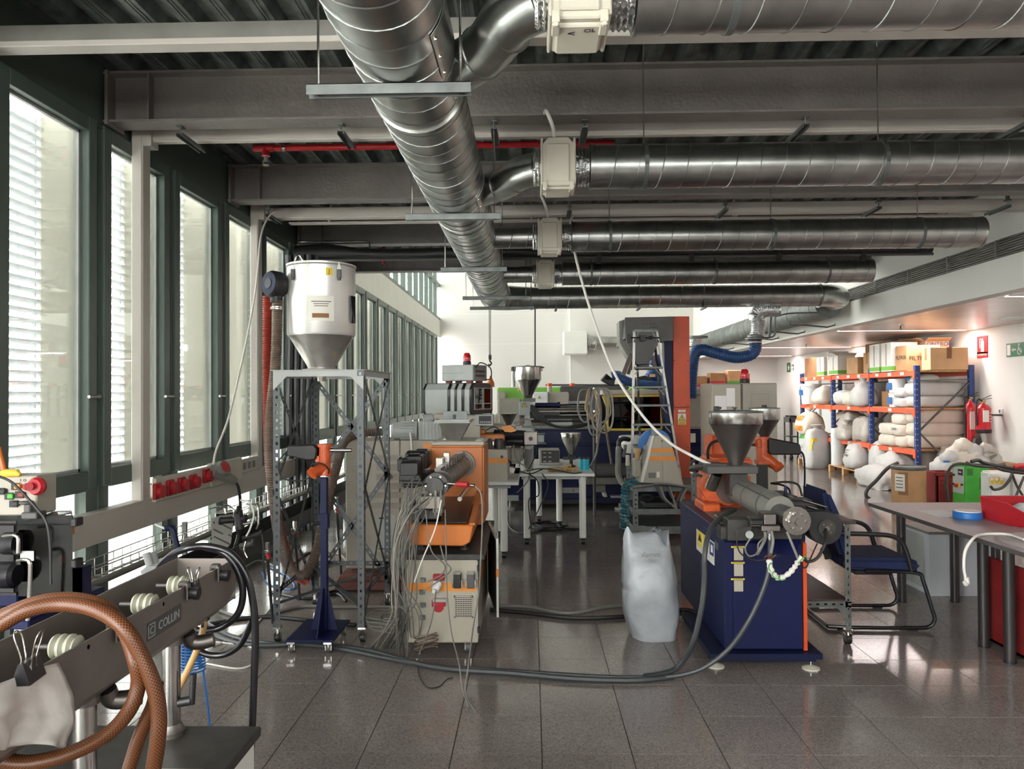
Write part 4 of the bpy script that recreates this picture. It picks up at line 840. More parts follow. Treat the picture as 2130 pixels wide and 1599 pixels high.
c0 = P(676, 988, 4.86); c1 = P(676, 925, 4.86)
obj('casting', [cyl(c0, c1, .036, n=18), cyl(c0, c0+V((0, 0, .04)), .048, .042, 18), cyl(c1+V((0, 0, -.012)), c1+V((0, 0, .006)), .05, n=18), tube([c0+V((0, 0, .05)), P(650, 984, 4.78)], [.036, .03], 16), cyl(P(655, 980, 4.79), P(648, 987, 4.77), .038, n=16), PB(656, 930, 668, 948, 4.84, .05), PB(656, 930, 664, 965, 4.84, .03)], 'fitting_orange', of)
obj('cross_tube', cyl(P(688, 936, 4.86), P(731, 936, 4.86), .013), 'steel', of)
obj('guard', [PP([(597, 927), (652, 924), (660, 934), (656, 956), (640, 958), (597, 948)], 4.82, .07)], 'black', of, bev=.008)
single('black_cable', hose([P(600, 935, 4.85), P(580, 960, 4.85), P(585, 992, 4.85), P(620, 1000, 4.85), P(645, 990, 4.8), P(650, 965, 4.78), P(672, 965, 4.78), P(684, 978, 4.8), P(680, 990, 4.85)], .005), 'black', 'black cable looped round the orange fitting of the blue stand', 'cable')
# ------------------------------------------------------------------ ORANGE EXTRUDER on its cabinet
cb = thing('extruder_cabinet', 'beige wheeled cabinet with orange stripe, sockets and hanging cables under the orange extruder', 'cabinet', (-.545, 5.1, 0))
AX0, AX1, AY0, AY1 = -.768, -.335, 4.6, 5.75
obj('body', box(AX0, AX1, AY0, AY1, .09, .60), 'beige_light', cb, bev=.006)
obj('top', box(AX0-.01, AX1+.045, AY0-.03, AY1+.05, .60, .635), 'black_top', cb, bev=.004)
obj('stripe', [box(AX0-.001, AX1+.001, AY0-.0015, AY1-.05, .405, .455)], 'orange_stripe', cb)
for x, y in ((-.70, 4.68), (-.40, 4.68), (-.70, 5.6), (-.40, 5.6)): caster(x, y, cb, .10, .04)
obj('corner_strip', [box(AX1-.004, AX1+.002, AY0-.003, AY0+.01, .1, .59)], 'pale_grey', cb)
for z in (.545, .17): obj('hinge', box(AX1-.002, AX1+.012, AY0-.006, AY0+.02, z-.018, z+.018), 'black', cb, bev=.002)
def pl(px, py): return P(px, py, AY0)
def sock(px, py, m, n, r=.028):
    c_ = pl(px, py); return obj(n, [lathe([(r*.9, 0), (r, .006), (r, .03), (r*.8, .036)], c_+V((0, -.001, 0)), 18, 'y', Matrix.Rotation(pi, 3, 'X'))], m, cb)
s_ = obj('red_socket', [lathe([(.035, 0), (.035, .012), (.022, .018)], pl(912, 1262)+V((0, -.001, 0)), 20, 'y', Matrix.Rotation(pi, 3, 'Z')), PB(898, 1248, 926, 1262, AY0-.02, .02)], 'red', cb, bev=.002)
obj('socket_plate', PB(900, 1246, 928, 1252, AY0-.03, .03), 'pale_grey', s_)
s_ = obj('red_socket', [PB(900, 1195, 924, 1208, AY0-.03, .03)], 'red', cb, bev=.004); obj('plug_body', [tube([pl(912, 1210)+V((0, -.03, 0)), pl(908, 1222)+V((0, -.06, 0))], [.028, .022], 16), tube([pl(908, 1222)+V((0, -.06, 0)), pl(905, 1228)+V((0, -.065, 0))], [.018, .012], 12)], 'plastic_white', s_)
for px, m_ in ((951, 'black'), (979, 'dark_grey')):
    s_ = obj('connector', [PB(px-8, 1193, px+8, 1224, AY0-.035, .035)], m_, cb, bev=.004)
    obj('locking_lever', [PB(px-11, 1206, px-8, 1222, AY0-.03, .02), PB(px+8, 1206, px+11, 1222, AY0-.03, .02), PB(px-7, 1190, px+7, 1195, AY0-.04, .03)], 'steel', s_)
for px, py in ((880, 1206), (878, 1231), (880, 1258), (879, 1284)):
    obj('round_connector', [cyl(pl(px, py), pl(px, py)+V((0, -.02, 0)), .014, n=14), PB(px-6, py-5, px+6, py+5, AY0-.004, .004)], 'galv_dull', cb)
g_ = obj('vent_frame', [PB(944, 1239, 984, 1242, AY0-.006, .006), PB(944, 1282, 984, 1285, AY0-.006, .006), PB(944, 1239, 947, 1285, AY0-.006, .006), PB(981, 1239, 984, 1285, AY0-.006, .006)], 'beige', cb)
obj('vent_slat', [PB(947, 1243+4.3*i, 981, 1245.5+4.3*i, AY0-.006, .006) for i in range(9)]+[PB(951+5*i, 1242, 952.5+5*i, 1282, AY0-.004, .004) for i in range(6)], 'beige', g_, kind='stuff')
obj('vent_hole', PB(946, 1242, 982, 1283, AY0-.001, .0005), 'ink', g_)
dq = obj('open_door', prism([(-.325, 5.62, .13), (-.236, 4.96, .14), (-.236, 4.96, .655), (-.325, 5.62, .655)], (.014, .002, 0)), 'white_paint', cb)
obj('door_lining', prism([(-.329, 5.60, .15), (-.241, 4.975, .155), (-.241, 4.975, .64), (-.329, 5.60, .64)], (.004, .001, 0)), 'black', dq)
obj('door_stripe', box(-.238, -.220, 4.95, 4.98, .405, .455), 'orange_stripe', dq)
ex = thing('twin_screw_extruder', 'orange twin-screw extruder with steel hopper, nearest one', 'extruder', (-.55, 5.1, .635))
obj('tray', [prism([P(845, 1090, 4.58), P(985, 1092, 4.58), P(978, 1128, 4.58), P(962, 1136, 4.58), P(860, 1134, 4.58), P(846, 1112, 4.58)], (0, .95, 0))], 'orange', ex, bev=.006)
obj('side_rail', prism([P(976, 1092, 4.58)+V((.0, 0, .0)), P(988, 1092, 4.58), V((-.36, 5.5, .90)), V((-.40, 5.5, .90))], (0, 0, .012)), 'orange', ex)
obj('drip_plate', prism([V((-.695, 4.6, .818)), V((-.40, 4.6, .818)), V((-.42, 5.45, .86)), V((-.70, 5.45, .86))], (0, 0, .006)), 'black_gloss', ex)
for x in (-.68, -.42): obj('foot', [cyl((x, 4.72, .635), (x, 4.72, .69), .012), cyl((x, 4.72, .635), (x, 4.72, .65), .028)], 'black', ex)
hb = obj('drive_housing', box(-.74, -.345, 5.45, 6.0, .66, 1.23), 'orange', ex, bev=.014)
obj('lid', box(-.72, -.345, 5.45, 6.0, 1.232, 1.262), 'beige_light', hb, bev=.006)
obj('lid_vent', [box(-.41, -.36, 5.5+.03*i, 5.515+.03*i, 1.262, 1.268) for i in range(9)], 'beige', hb, kind='stuff')
b0, b1 = V((-.50, 5.46, 1.10)), V((-.575, 4.62, 1.055)); bd = (b1-b0)
obj('barrel', [tube([b0+bd*t_ for t_ in (0, .98)], .045, 20), cyl(b0, b0+bd*.03, .095, n=28), cyl(b0+bd*.03, b0+bd*.06, .08, n=28)], 'steel_brush', ex)
for k in range(8):
    q0 = b0+bd*(.08+.105*k); obj('heater_band', [cyl(q0, q0+bd*.085, .07, n=22), bar(q0+V((-.02, 0, .072)), q0+bd*.085+V((-.02, 0, .072)), .04, .018), cyl(q0+bd*.03+V((.02, 0, .06)), q0+bd*.03+V((.025, 0, .10)), .007, n=8)], 'steel_brush', ex)
dh = obj('die_head', [cyl(b1, b1+bd*.07, .075, n=28), cyl(b1+bd*.07, b1+bd*.1, .05, n=20), lathe([(.02, 0), (.02, .03)], b1+bd*.1, 14, 'y', Matrix.Rotation(pi, 3, 'X'))], 'dark_grey', ex)
obj('bolt', [cyl(b1+bd*.07+V((cos(a)*.06, 0, sin(a)*.06)), b1+bd*.085+V((cos(a)*.06, 0, sin(a)*.06)), .008, n=6) for a in [k*pi/3 for k in range(6)]], 'steel', dh, kind='stuff')
pr = obj('pressure_probe', [cyl(P(923, 1005, 4.56), P(952, 1007, 4.50), .006), cyl(P(980, 1009, 4.44), P(987, 1010, 4.43), .010)], 'steel', ex)
obj('probe_collar', [cyl(P(950, 1007, 4.50), P(956, 1007, 4.49), .015), cyl(P(956, 1007, 4.49), P(974, 1008, 4.46), .017)], 'red', pr)
pr = obj('thermocouple', [cyl(P(898, 1005, 4.56), P(852, 1012, 4.5), .006), cyl(P(868, 1010, 4.52), P(840, 1010, 4.5), .013)], 'black', ex)
objs('vertical_fitting', [PB(906, 952, 921, 975, 4.9, .05), cyl(P(913, 975, 4.92), P(913, 990, 4.92), .01), PB(922, 941, 935, 965, 5.0, .05)], 'steel', ex, bev=.003)
obj('die_block', [PB(869, 1033, 920, 1058, 4.52, .14)], 'beige', ex, bev=.004)
obj('clamp_bolt', [cyl(P(x, 1020, 4.52), P(x, 1072, 4.52), .008, n=10) for x in (906, 917)]+[cyl(P(x, 1058, 4.52), P(x, 1066, 4.52), .016, n=10) for x in (906, 917)], 'steel', ex, kind='stuff')
obj('under_die', [PB(850, 1050, 872, 1085, 4.6, .2), PB(872, 1060, 912, 1080, 4.62, .2)], 'dark_grey', ex, bev=.006)
# solenoid blocks on the left
sl_ = obj('valve_bank', [PB(835, 1000, 880, 1012, 4.75, .7), PB(830, 988, 874, 1000, 4.75, .05)], 'black', ex, bev=.004)
for k, (x0, y0, x1, y1, Y) in enumerate(((832, 962, 870, 990, 4.75), (845, 948, 878, 985, 4.92), (842, 942, 890, 975, 5.1), (862, 938, 894, 970, 5.28), (826, 955, 838, 980, 4.8))):
    obj('solenoid', [PB(x0, y0, x1, y1, Y, .13), PB(x0+3, y0-4, x1-6, y0, Y+.02, .08)], 'black_gloss' if k % 2 else 'black', ex, bev=.008)
obj('guide_bar', [cyl((-.66, 4.7, 1.06), (-.66, 5.45, 1.06), .012), cyl((-.61, 4.7, .98), (-.61, 5.45, .98), .012), cyl((-.45, 4.7, .95), (-.45, 5.45, .95), .014)], 'steel', ex, kind='stuff')
# feed hopper of the extruder
fh = thing('feed_hopper', 'square cast steel feed hopper on top of the nearest orange extruder', 'hopper', (-.56, 5.7, 1.26))
def funnel(x0, x1, ya, yb, zt, x2, x3, yc, yd, zb):
    return ([V((x0, ya, zt)), V((x1, ya, zt)), V((x1, yb, zt)), V((x0, yb, zt)), V((x2, yc, zb)), V((x3, yc, zb)), V((x3, yd, zb)), V((x2, yd, zb)),
             V((x0+.008, ya+.008, zt)), V((x1-.008, ya+.008, zt)), V((x1-.008, yb-.008, zt)), V((x0+.008, yb-.008, zt)), V((x2+.008, yc+.008, zb)), V((x3-.008, yc+.008, zb)), V((x3-.008, yd-.008, zb)), V((x2+.008, yd-.008, zb))],
            [(0, 4, 5, 1), (1, 5, 6, 2), (2, 6, 7, 3), (3, 7, 4, 0), (8, 9, 13, 12), (9, 10, 14, 13), (10, 11, 15, 14), (11, 8, 12, 15), (0, 1, 9, 8), (1, 2, 10, 9), (2, 3, 11, 10), (3, 0, 8, 11), (4, 12, 13, 5), (5, 13, 14, 6), (6, 14, 15, 7), (7, 15, 12, 4)], None)
a_, b_ = P(912, 880, 5.6), P(975, 880, 5.6); c_, d_ = P(932, 928, 5.6), P(950, 928, 5.6)
obj('funnel', funnel(a_.x, b_.x, 5.6, 5.84, a_.z, c_.x, d_.x, 5.68, 5.76, c_.z), 'hopper_cone', fh)
obj('rim', [PB(900, 873, 980, 877, 5.58, .01), PB(900, 873, 904, 877, 5.58, .28), PB(976, 873, 980, 877, 5.58, .28), PB(902, 877, 978, 880, 5.59, .27)], 'pale_grey', fh, bev=.002)
obj('back_plate', PB(922, 855, 972, 875, 5.86, .006), 'galv_dull', fh, bev=.002)
obj('sight_window', PB(942, 862, 948, 871, 5.855, .004), 'black', fh)
obj('neck', [PB(931, 925, 951, 960, 5.62, .09), cyl(P(936, 922, 5.6), P(936, 922, 5.57), .012), cyl(P(945, 922, 5.6), P(945, 922, 5.57), .012)], 'hopper_cone', fh, bev=.003)
obj('side_bracket', PP([(905, 925), (925, 912), (935, 918), (932, 930), (912, 935)], 5.66, .02), 'hopper_cone', fh)
# hanging thermocouple cables on the left
random.seed(11)
for k in range(26):
    x0 = random.uniform(850, 905); y0 = random.uniform(985, 1060); xb = random.uniform(800, 885); yb = random.uniform(1290, 1375)
    Yk = random.uniform(4.35, 4.55); xm = random.uniform(820, 868)
    pts = [P(x0, y0, Yk+.1), P((x0+xm)/2, y0+30, Yk), P(xm, random.uniform(1090, 1150), Yk), P(xm+random.uniform(-22, 12), random.uniform(1180, 1250), Yk), P((xm+xb)/2+random.uniform(-12, 12), 1280, Yk), PZ(xb, yb, .006)]
    pts[-1].y = min(pts[-1].y, 4.75)
    single('sensor_cable', hose(pts, random.choice((.0028, .0035, .0045)), 5, 5), ('cable_grey', 'mid_grey', 'beige_vent', 'dark_grey')[k % 4], 'grey sensor cable in the tangle hanging from the nearest orange extruder', 'cable', 'hanging sensor cables')
for k, (l, m, n) in enumerate((
    ([(988, 1010, 4.43), (1001, 1030, 4.4), (1003, 1090, 4.4), (1000, 1160, 4.4), (996, 1230, 4.42), (985, 1300, 4.35), (975, 1380, 4.0), (968, 1440, 3.95), (990, 1482, 3.8)], 'cable_grey', 'grey cable falling from the red probe to the floor in front'),
    ([(926, 1060, 4.5), (928, 1150, 4.45), (930, 1230, 4.45), (938, 1310, 4.35), (955, 1380, 4.1), (962, 1430, 3.98), (975, 1470, 3.86)], 'cable_grey', 'grey cable crossing the cabinet middle to the floor in front'),
    ([(907, 1228, 4.53), (903, 1260, 4.45), (895, 1300, 4.45), (882, 1335, 4.5), (872, 1360, 4.4)], 'cable_grey', 'grey cable falling from the white plug'),
    ([(918, 1040, 4.45), (905, 1100, 4.4), (880, 1160, 4.4), (862, 1210, 4.4)], 'cable_white', 'pale cable slanting across the orange tray'),
    ([(885, 1060, 4.45), (892, 1120, 4.4), (900, 1150, 4.4), (925, 1175, 4.45), (918, 1195, 4.5), (890, 1210, 4.5)], 'mid_grey', 'thin grey cable crossing the black cabinet top'),
    ([(916, 1135, 4.45), (925, 1165, 4.42), (938, 1185, 4.45), (915, 1205, 4.5), (880, 1230, 4.5)], 'cable_grey', 'thin cable looped before the upper connectors'))):
    single('sensor_cable', hose([P(*q) for q in l], .0042, 6, 6), m, n, 'cable')
single('sensor_cable', FH([(872, 1375), (878, 1410), (900, 1430), (925, 1422), (940, 1410)], .003)if 0 else hose([PZ(x, y, .004) for x, y in ((868, 1375), (872, 1405), (888, 1428), (912, 1428), (930, 1412), (942, 1410))], .003, 5, 5), 'black', 'thin black wire with a bent tip on the floor before the cabinet', 'cable')
# coils on the floor
for k, (px, py, rr, m) in enumerate(((812, 1322, .17, 'cable_grey'), (830, 1318, .13, 'mid_grey'), (885, 1368, .07, 'brown_hose'))):
    c_ = PZ(px, py, .02); pts = []
    for i in range(46):
        a = i*.55; pts.append(c_+V((cos(a)*rr*(1+.12*sin(i*1.7)), sin(a)*rr*.8*(1+.1*cos(i*2.3)), .02+.09*(i/46)+.05*abs(sin(a*.5+k)))))
    single('cable_coil', hose(pts, .0042, 3, 5), m, ('loose coil of grey cable on the floor left of the cabinet', 'smaller dark coil on the floor against the cabinet', 'small brown wire tangle under the cabinet front')[k], 'cable')
# ------------------------------------------------------------------ BEIGE CABINET behind
vc = thing('control_cabinet', 'tall beige cabinet with slotted vents on a brown base, behind the hopper rack', 'cabinet', (-1.2, 6.6, 0))
VX0, VX1 = P(719, 1000, 6.3).x, -.66
obj('body', [box(VX0, -1.105, 6.3, 6.85, .15, 1.22), box(-1.10, VX1, 6.3, 6.85, .15, 1.22)], 'beige', vc, bev=.006)
for k, (y0, y1) in enumerate(((947, 958), (966, 978), (986, 998), (1005, 1017), (1024, 1036), (1046, 1057))):
    x0 = 782 if k < 4 else 740
    vp = obj('vent_panel', PB(x0, y0, 842, y1, 6.297, .003), 'beige_vent', vc); obj('vent_louvre', [PB(x0+1+3.0*i, y0+.8, x0+2.4+3.0*i, y1-.8, 6.294, .003) for i in range(int((842-x0)/3))], 'beige', vp, kind='stuff')
obj('document', PB(783, 1070, 822, 1148, 6.296, .003), 'pale_grey', vc); obj('print_line', [PB(788, 1076, 798, 1079, 6.294, .002), PB(788, 1140, 815, 1142, 6.294, .002)], 'ink', vc, kind='stuff')
obj('rating_plate', PB(880, 922, 906, 940, 6.29, .005), 'orange_stripe', vc)
obj('base', [PB(696, 1210, 850, 1228, 6.1, .5), PP([(705, 1198), (850, 1198), (850, 1210), (698, 1210)], 6.15, .5), PB(730, 1184, 745, 1200, 6.32, .06), PB(815, 1184, 830, 1200, 6.32, .06)], 'brown_base', vc, bev=.005)
gm = thing('gear_motor', 'grey finned gear motor lying on top of the beige cabinet', 'motor', tuple(P(870, 928, 6.45)))
m0 = P(815, 896, 6.45)
obj('motor_body', [tube([m0, m0+V((.02, 0, 0)), m0+V((.06, 0, 0)), m0+V((.20, 0, 0))], [.055, .072, .075, .075], 22)], 'pale_grey', gm)
obj('cooling_fin', [cbox(m0+V((.14, cos(a)*.078, sin(a)*.078)), (.12, .006, .014), rx=a-pi/2) for a in [k*pi/10 for k in range(20)]], 'pale_grey', gm, kind='stuff')
obj('gear_case', [tube([m0+V((.20, 0, 0)), m0+V((.23, 0, 0))], .085, 22), cbox(m0+V((.34, 0, 0)), (.20, .16, .17)), tube([m0+V((.28, 0, .085)), m0+V((.36, 0, .12))], [.06, .03], 14)], 'pale_grey', gm, bev=.006)
obj('case_rib', [cbox(m0+V((.26+.03*i, -.082, 0)), (.008, .012, .16)) for i in range(6)], 'pale_grey', gm, kind='stuff')
obj('feet', [cbox(m0+V((.1, 0, -.078)), (.12, .12, .012)), cbox(m0+V((.34, 0, -.09)), (.16, .16, .02))], 'mid_grey', gm)
single('white_tube', hose([P(853, 900, 6.3), P(856, 930, 6.25), P(856, 1000, 6.28)], .008), 'cable_white', 'pale cable dropping from the gear motor over the beige cabinet', 'cable')
# ------------------------------------------------------------------ BLACK BANDED HOOD + control box with beacon
c_ = P(950, 860, 7.6); th = radians_ = -.42
hd = thing('hood_cabinet', 'grey hood cabinet with black bands and dark end window', 'cabinet', (c_.x, 7.7, c_.z), th)
oc = [(-.2, 0), (.2, 0), (.22, .03), (.22, .24), (.17, .30), (-.17, .30), (-.22, .24), (-.22, .03)]
def sec(x0, x1, s=1.0): return prism([(x0, a*s, b*s+(.0 if s == 1 else -.003)) for a, b in oc], (x1-x0, 0, 0))
obj('shell', sec(-.27, .27), 'pale_grey', hd, local=True)
obj('band', [sec(a, b, 1.025) for a, b in ((-.275, -.255), (.01, .04), (.09, .115), (.17, .20), (.26, .285))], 'black_gloss', hd, local=True, kind='stuff')
obj('top_cover', prism([(-.26, -.175, .302), (.26, -.175, .302), (.26, .175, .302), (-.26, .175, .302)], (0, 0, .006)), 'dark_grey', hd, local=True)
obj('end_window', [box(.286, .292, -.17, -.02, .05, .25), box(.286, .292, .02, .17, .05, .25)], 'dark_glass', hd, local=True)
obj('window_frame', [box(.287, .296, a-.004, a+.004, .04, .26) for a in (-.175, -.015, .015, .175)]+[box(.287, .296, -.175, .175, z-.004, z+.004) for z in (.045, .1, .255)], 'pale_grey', hd, local=True)
cs = thing('instrument_console', 'beige instrument console standing under the banded hood cabinet', 'console', (c_.x, 7.7, 0))
obj('pedestal', [box(c_.x-.22, c_.x+.24, 7.55, 7.95, 0, c_.z-.002)], 'beige_light', cs, bev=.005)
obj('instrument', [PB(988, 862, 1026, 885, 7.52, .2)], 'pale_grey', cs, bev=.004); obj('display', [PB(996, 865, 1022, 881, 7.515, .006)], 'black', cs); obj('key_row', [PB(998+4*i, 876, 1000.5+4*i, 879, 7.512, .004) for i in range(6)], 'pale_grey', cs, kind='stuff')
cx = thing('control_box', 'grey control box with wired side standing on the banded hood', 'box', (c_.x+.05, 7.7, c_.z+.31), th)
obj('case', box(-.16, .2, -.14, .16, .02, .18), 'pale_grey', cx, bev=.006, local=True); obj('seam_line', box(-.161, .10, -.1415, -.14, .095, .098), 'mid_grey', cx, local=True)
obj('side_plate', box(.2, .206, -.12, .14, .03, .17), 'mid_grey', cx, local=True); obj('switch', [box(.206, .215, -.09+.05*i, -.07+.05*i, .06+.045*j, .08+.045*j) for i in range(4) for j in range(2)], 'black', cx, local=True, kind='stuff')
obj('foot', [cbox((a, b, .01), (.06, .04, .02)) for a in (-.1, .14) for b in (-.1, .1)], 'red_dark', cx, local=True, kind='stuff')
obj('side_cable', hose([(.21, -.1, .15), (.24, -.05, .2), (.27, .1, .15), (.26, .13, .05), (.21, .1, .03)], .006), 'black', cx, local=True)
def beacon(p, nm_, s=1.0):
    t = thing('warning_beacon', nm_, 'beacon', tuple(p))
    obj('base', lathe([(.042*s, 0), (.042*s, .035*s), (.036*s, .04*s)], p, 20), 'black', t); b = obj('red_lens', lathe([(.036*s, .04*s), (.04*s, .07*s), (.037*s, .10*s), (.034*s, .104*s), (.025*s, .125*s), (.0, .13*s)], p, 20), 'extinguisher', t)
beacon(V((c_.x+.10, 7.68, c_.z+.49)), 'red beacon on the grey control box')
# ------------------------------------------------------------------ WHITE TABLES
def wtable(label, x0, x1, y0, y1, legs, z=.765):
    t = thing('lab_table', label, 'table', ((x0+x1)/2, (y0+y1)/2, 0))
    obj('table_top', box(x0, x1, y0, y1, z-.032, z), 'white_paint', t, bev=.004)
    objs('apron', [box(x0+.08, x1-.08, y0+.1, y0+.12, z-.07, z-.033), box(x0+.08, x1-.08, y1-.12, y1-.1, z-.07, z-.033)], 'pale_grey', t)
    for x, y in legs:
        l = obj('leg', cyl((x, y, .07), (x, y, z-.034), .036, n=20), 'white_paint', t)
        obj('wheel', [cyl((x-.02, y+.005, .032), (x+.02, y+.005, .032), .032, n=16)], 'black', l); obj('wheel_fork', [cyl((x, y, .05), (x, y, .072), .02, n=10)], 'black', l)
wtable('white lab table under the second orange extruder', -1.0, -.126, 7.2, 8.6, ((-.275, 7.4), (-.92, 7.4), (-.41, 8.35), (-.36, 8.5)))
wtable('white lab table with gloves and paint can in the middle of the aisle', -.19, .66, 7.95, 9.75, ((-.055, 8.08), (.54, 8.08), (.33, 9.15), (.09, 9.55)))
# second extruder
e2 = thing('bench_extruder', 'beige bench extruder with orange stripe and dark barrel on the left lab table', 'extruder', (-.5, 7.8, .765))
obj('body', [PB(994, 935, 1056, 1000, 7.35, .7)], 'beige_light', e2, bev=.006)
obj('stripe', [PB(993.5, 953, 1056.5, 963, 7.346, .02)], 'orange_stripe', e2); obj('port', [cyl(P(1044, 950, 7.35), P(1044, 950, 7.34), .014)], 'black', e2)
obj('upper_cover', [PB(972, 903, 1050, 918, 7.6, .4), PB(972, 893, 1010, 903, 7.65, .3)], 'orange', e2, bev=.01)
obj('top_plate', [PB(990, 886, 1070, 900, 7.75, .4)], 'beige_light', e2, bev=.01)
obj('yellow_guard', PP([(1042, 888), (1060, 884), (1080, 900), (1050, 898)], 7.6, .1), 'orange_stripe', e2)
obj('motor_cap', [tube([P(1012, 938, 7.45), P(1012, 918, 7.45), P(1012, 912, 7.45)], [.06, .06, .045], 18), tube([P(1038, 936, 7.5), P(1038, 918, 7.5), P(1038, 912, 7.5)], [.05, .05, .04], 18)], 'black_top', e2)
obj('barrel', [cyl(P(1030, 903, 7.7), P(1092, 905, 7.6), .05), cyl(P(1048, 918, 7.7), P(1092, 919, 7.6), .045)], 'red_dark' if 0 else 'black_gloss', e2)
obj('die_block', [PB(1090, 898, 1118, 925, 7.55, .14)], 'steel_brush', e2, bev=.004); obj('die_port', [cyl(P(1104, 912, 7.55), P(1104, 912, 7.53), .02), cyl(P(1104, 912, 7.54), P(1104, 912, 7.52), .008)], 'black', e2)
obj('die_end', [PB(1118, 904, 1132, 920, 7.58, .1), cyl(P(1118, 902, 7.56), P(1134, 902, 7.56), .01), cyl(P(1118, 922, 7.56), P(1136, 922, 7.56), .01)], 'galv_dull', e2, bev=.002)
obj('support_column', [cyl(P(1100, 925, 7.65), P(1100, 968, 8.1), .05)], 'pale_grey', e2)
obj('fan_housing', [PB(1058, 925, 1088, 965, 8.0, .3)], 'beige', e2, bev=.03)
single('feed_funnel', lathe([(.085, 0), (.088, 0), (.02, -.13), (.015, -.14)], P(1058, 860, 7.9), 24), 'steel', 'plain steel funnel above the bench extruder', 'funnel')
t = thing('motor_top', 'cream motor bulge on top of the bench extruder', 'motor', tuple(P(1010, 885, 7.9)))
obj('motor', [tube([P(992, 890, 7.9), P(998, 889, 7.9), P(1045, 889, 7.9), P(1050, 890, 7.9)], [.03, .045, .045, .03], 16)], 'beige_light', t)
for k, l in enumerate((((1050, 920), (1052, 945), (1068, 970), (1100, 985), (1130, 975)), ((1095, 925), (1085, 950), (1080, 970)), ((1112, 925), (1116, 940), (1108, 960), (1100, 975)), ((1068, 925), (1078, 960), (1110, 975)), ((1010, 895), (1030, 888), (1050, 905)), ((1070, 880), (1100, 872), (1108, 895)))):
    single('thin_cable', hose(PH(l, 7.5), .006, 5, 6), ('black', 'cable_grey')[k % 2], ('black cable drooping from the bench extruder barrel', 'grey cable below the bench extruder die', 'black cable beside the bench extruder die', 'grey cable under the bench extruder barrel', 'black cable over the bench extruder cover', 'grey cable arching above the bench extruder die')[k], 'cable')
# things on the second table
t = thing('instrument_box', 'beige instrument box with black front on the middle lab table', 'box', tuple(P(1140, 970, 8.9)))
ZT2 = .765; a_ = P(1121, 935, 8.9); b_ = P(1164, 935, 8.9)
obj('case', box(a_.x, b_.x, 8.9, 9.2, ZT2, a_.z), 'beige', t, bev=.005); obj('front_panel', box(a_.x+.03, b_.x-.004, 8.892, 8.9, ZT2+.03, a_.z-.01), 'black', t)
obj('marking', [box(a_.x+.05+.06*i, a_.x+.085+.06*i, 8.889, 8.892, a_.z-.04-.05*j, a_.z-.034-.05*j) for i in range(2) for j in range(3)], 'label', t, kind='stuff')
t = thing('paint_can', 'teal paint can with dark lid on the middle lab table', 'can', (P(1215, 970, 8.35).x, 8.35, ZT2))
r_ = .058; z1 = P(1215, 951, 8.35).z
obj('body', lathe([(r_, ZT2), (r_, z1-.015)], (P(1215, 970, 8.35).x, 8.35, 0), 28), 'teal_paint', t); obj('lid', lathe([(r_+.001, z1-.015), (r_+.003, z1-.012), (r_+.003, z1), (r_-.006, z1), (r_-.008, z1-.004)], (P(1215, 970, 8.35).x, 8.35, 0), 28), 'black_gloss', t)
t = thing('stand_funnel', 'stainless cone hopper on a black valve on the middle lab table', 'hopper', (P(1188, 965, 8.7).x, 8.7, ZT2)); x_ = P(1188, 965, 8.7).x
zz = lambda y: P(1188, y, 8.7).z
obj('cone', lathe([(.112, zz(900)), (.118, zz(900)), (.118, zz(902)), (.112, zz(903)), (.110, zz(912)), (.025, zz(946)), (.02, zz(948))], (x_, 8.7, 0), 30), 'steel', t)
obj('valve', [lathe([(.035, zz(947)), (.035, zz(952)), (.02, zz(953)), (.02, zz(966)), (.05, zz(968)), (.06, ZT2)], (x_, 8.7, 0), 18), cbox((x_-.02, 8.7, zz(953)), (.14, .04, .03))], 'black', t)
random.seed(5)
for k, (px, py) in enumerate(((1150, 978), (1168, 972), (1185, 980))):
    p = P(px, py, 8.2); p.z = ZT2
    g = thing('work_glove', ('tan work glove lying palm down on the left of the table', 'tan work glove with raised fingers in the glove heap', 'tan work glove by the teal paint can')[k], 'glove', tuple(p))
    obj('palm', bag(p+V((0, 0, .02)), (.11, .12, .045), k, .7, .3, 12), 'glove', g)
    for f in range(4): obj('finger', hose([p+V((.03, -.03+.022*f, .02)), p+V((.07, -.04+.025*f, .035+.03*(k == 1))), p+V((.105, -.045+.028*f, .01+.05*(k == 1)))], .012, 3, 7), 'glove', g)
    obj('thumb', hose([p+V((-.01, -.05, .02)), p+V((.02, -.085, .03)), p+V((.04, -.10, .015))], .012, 3, 7), 'glove', g)
for k, l in enumerate((((1095, 980), (1120, 975), (1150, 976), (1190, 984), (1210, 982)), ((1080, 984), (1100, 978), (1098, 1000), (1075, 1025)), ((1100, 985), (1118, 1000), (1120, 1030), (1100, 1040), (1105, 1100)), ((1128, 985), (1140, 1010), (1120, 1060), (1100, 1100)))):
    single('table_cable', hose(PH(l, 7.93), .007, 5, 6), ('cable_dark', 'cable_grey', 'black', 'cable_dark')[k], ('dark cable lying across the middle table', 'grey cable hanging off the left corner of the middle table', 'black cable hanging behind the left front leg of the middle table', 'dark cable hanging under the middle table')[k], 'cable')
pts = []
for i in range(60): a = i*.5; pts.append(V((.20+.17*cos(a)+.05*sin(i*1.3), 9.05+.25*sin(a), .012+.0006*i)))
single('extension_cord', hose(pts+[V((.5, 8.8, .012))], .009, 3, 6), 'black', 'black extension cord coiled on the floor under the middle table', 'cord')
single('extension_cord', hose([PZ(x, y, .01) for x, y in ((1055, 1060), (1060, 1095), (1090, 1110), (1150, 1100), (1205, 1100))], .009, 6, 6), 'black', 'black cord curving on the floor between the two lab tables', 'cord')
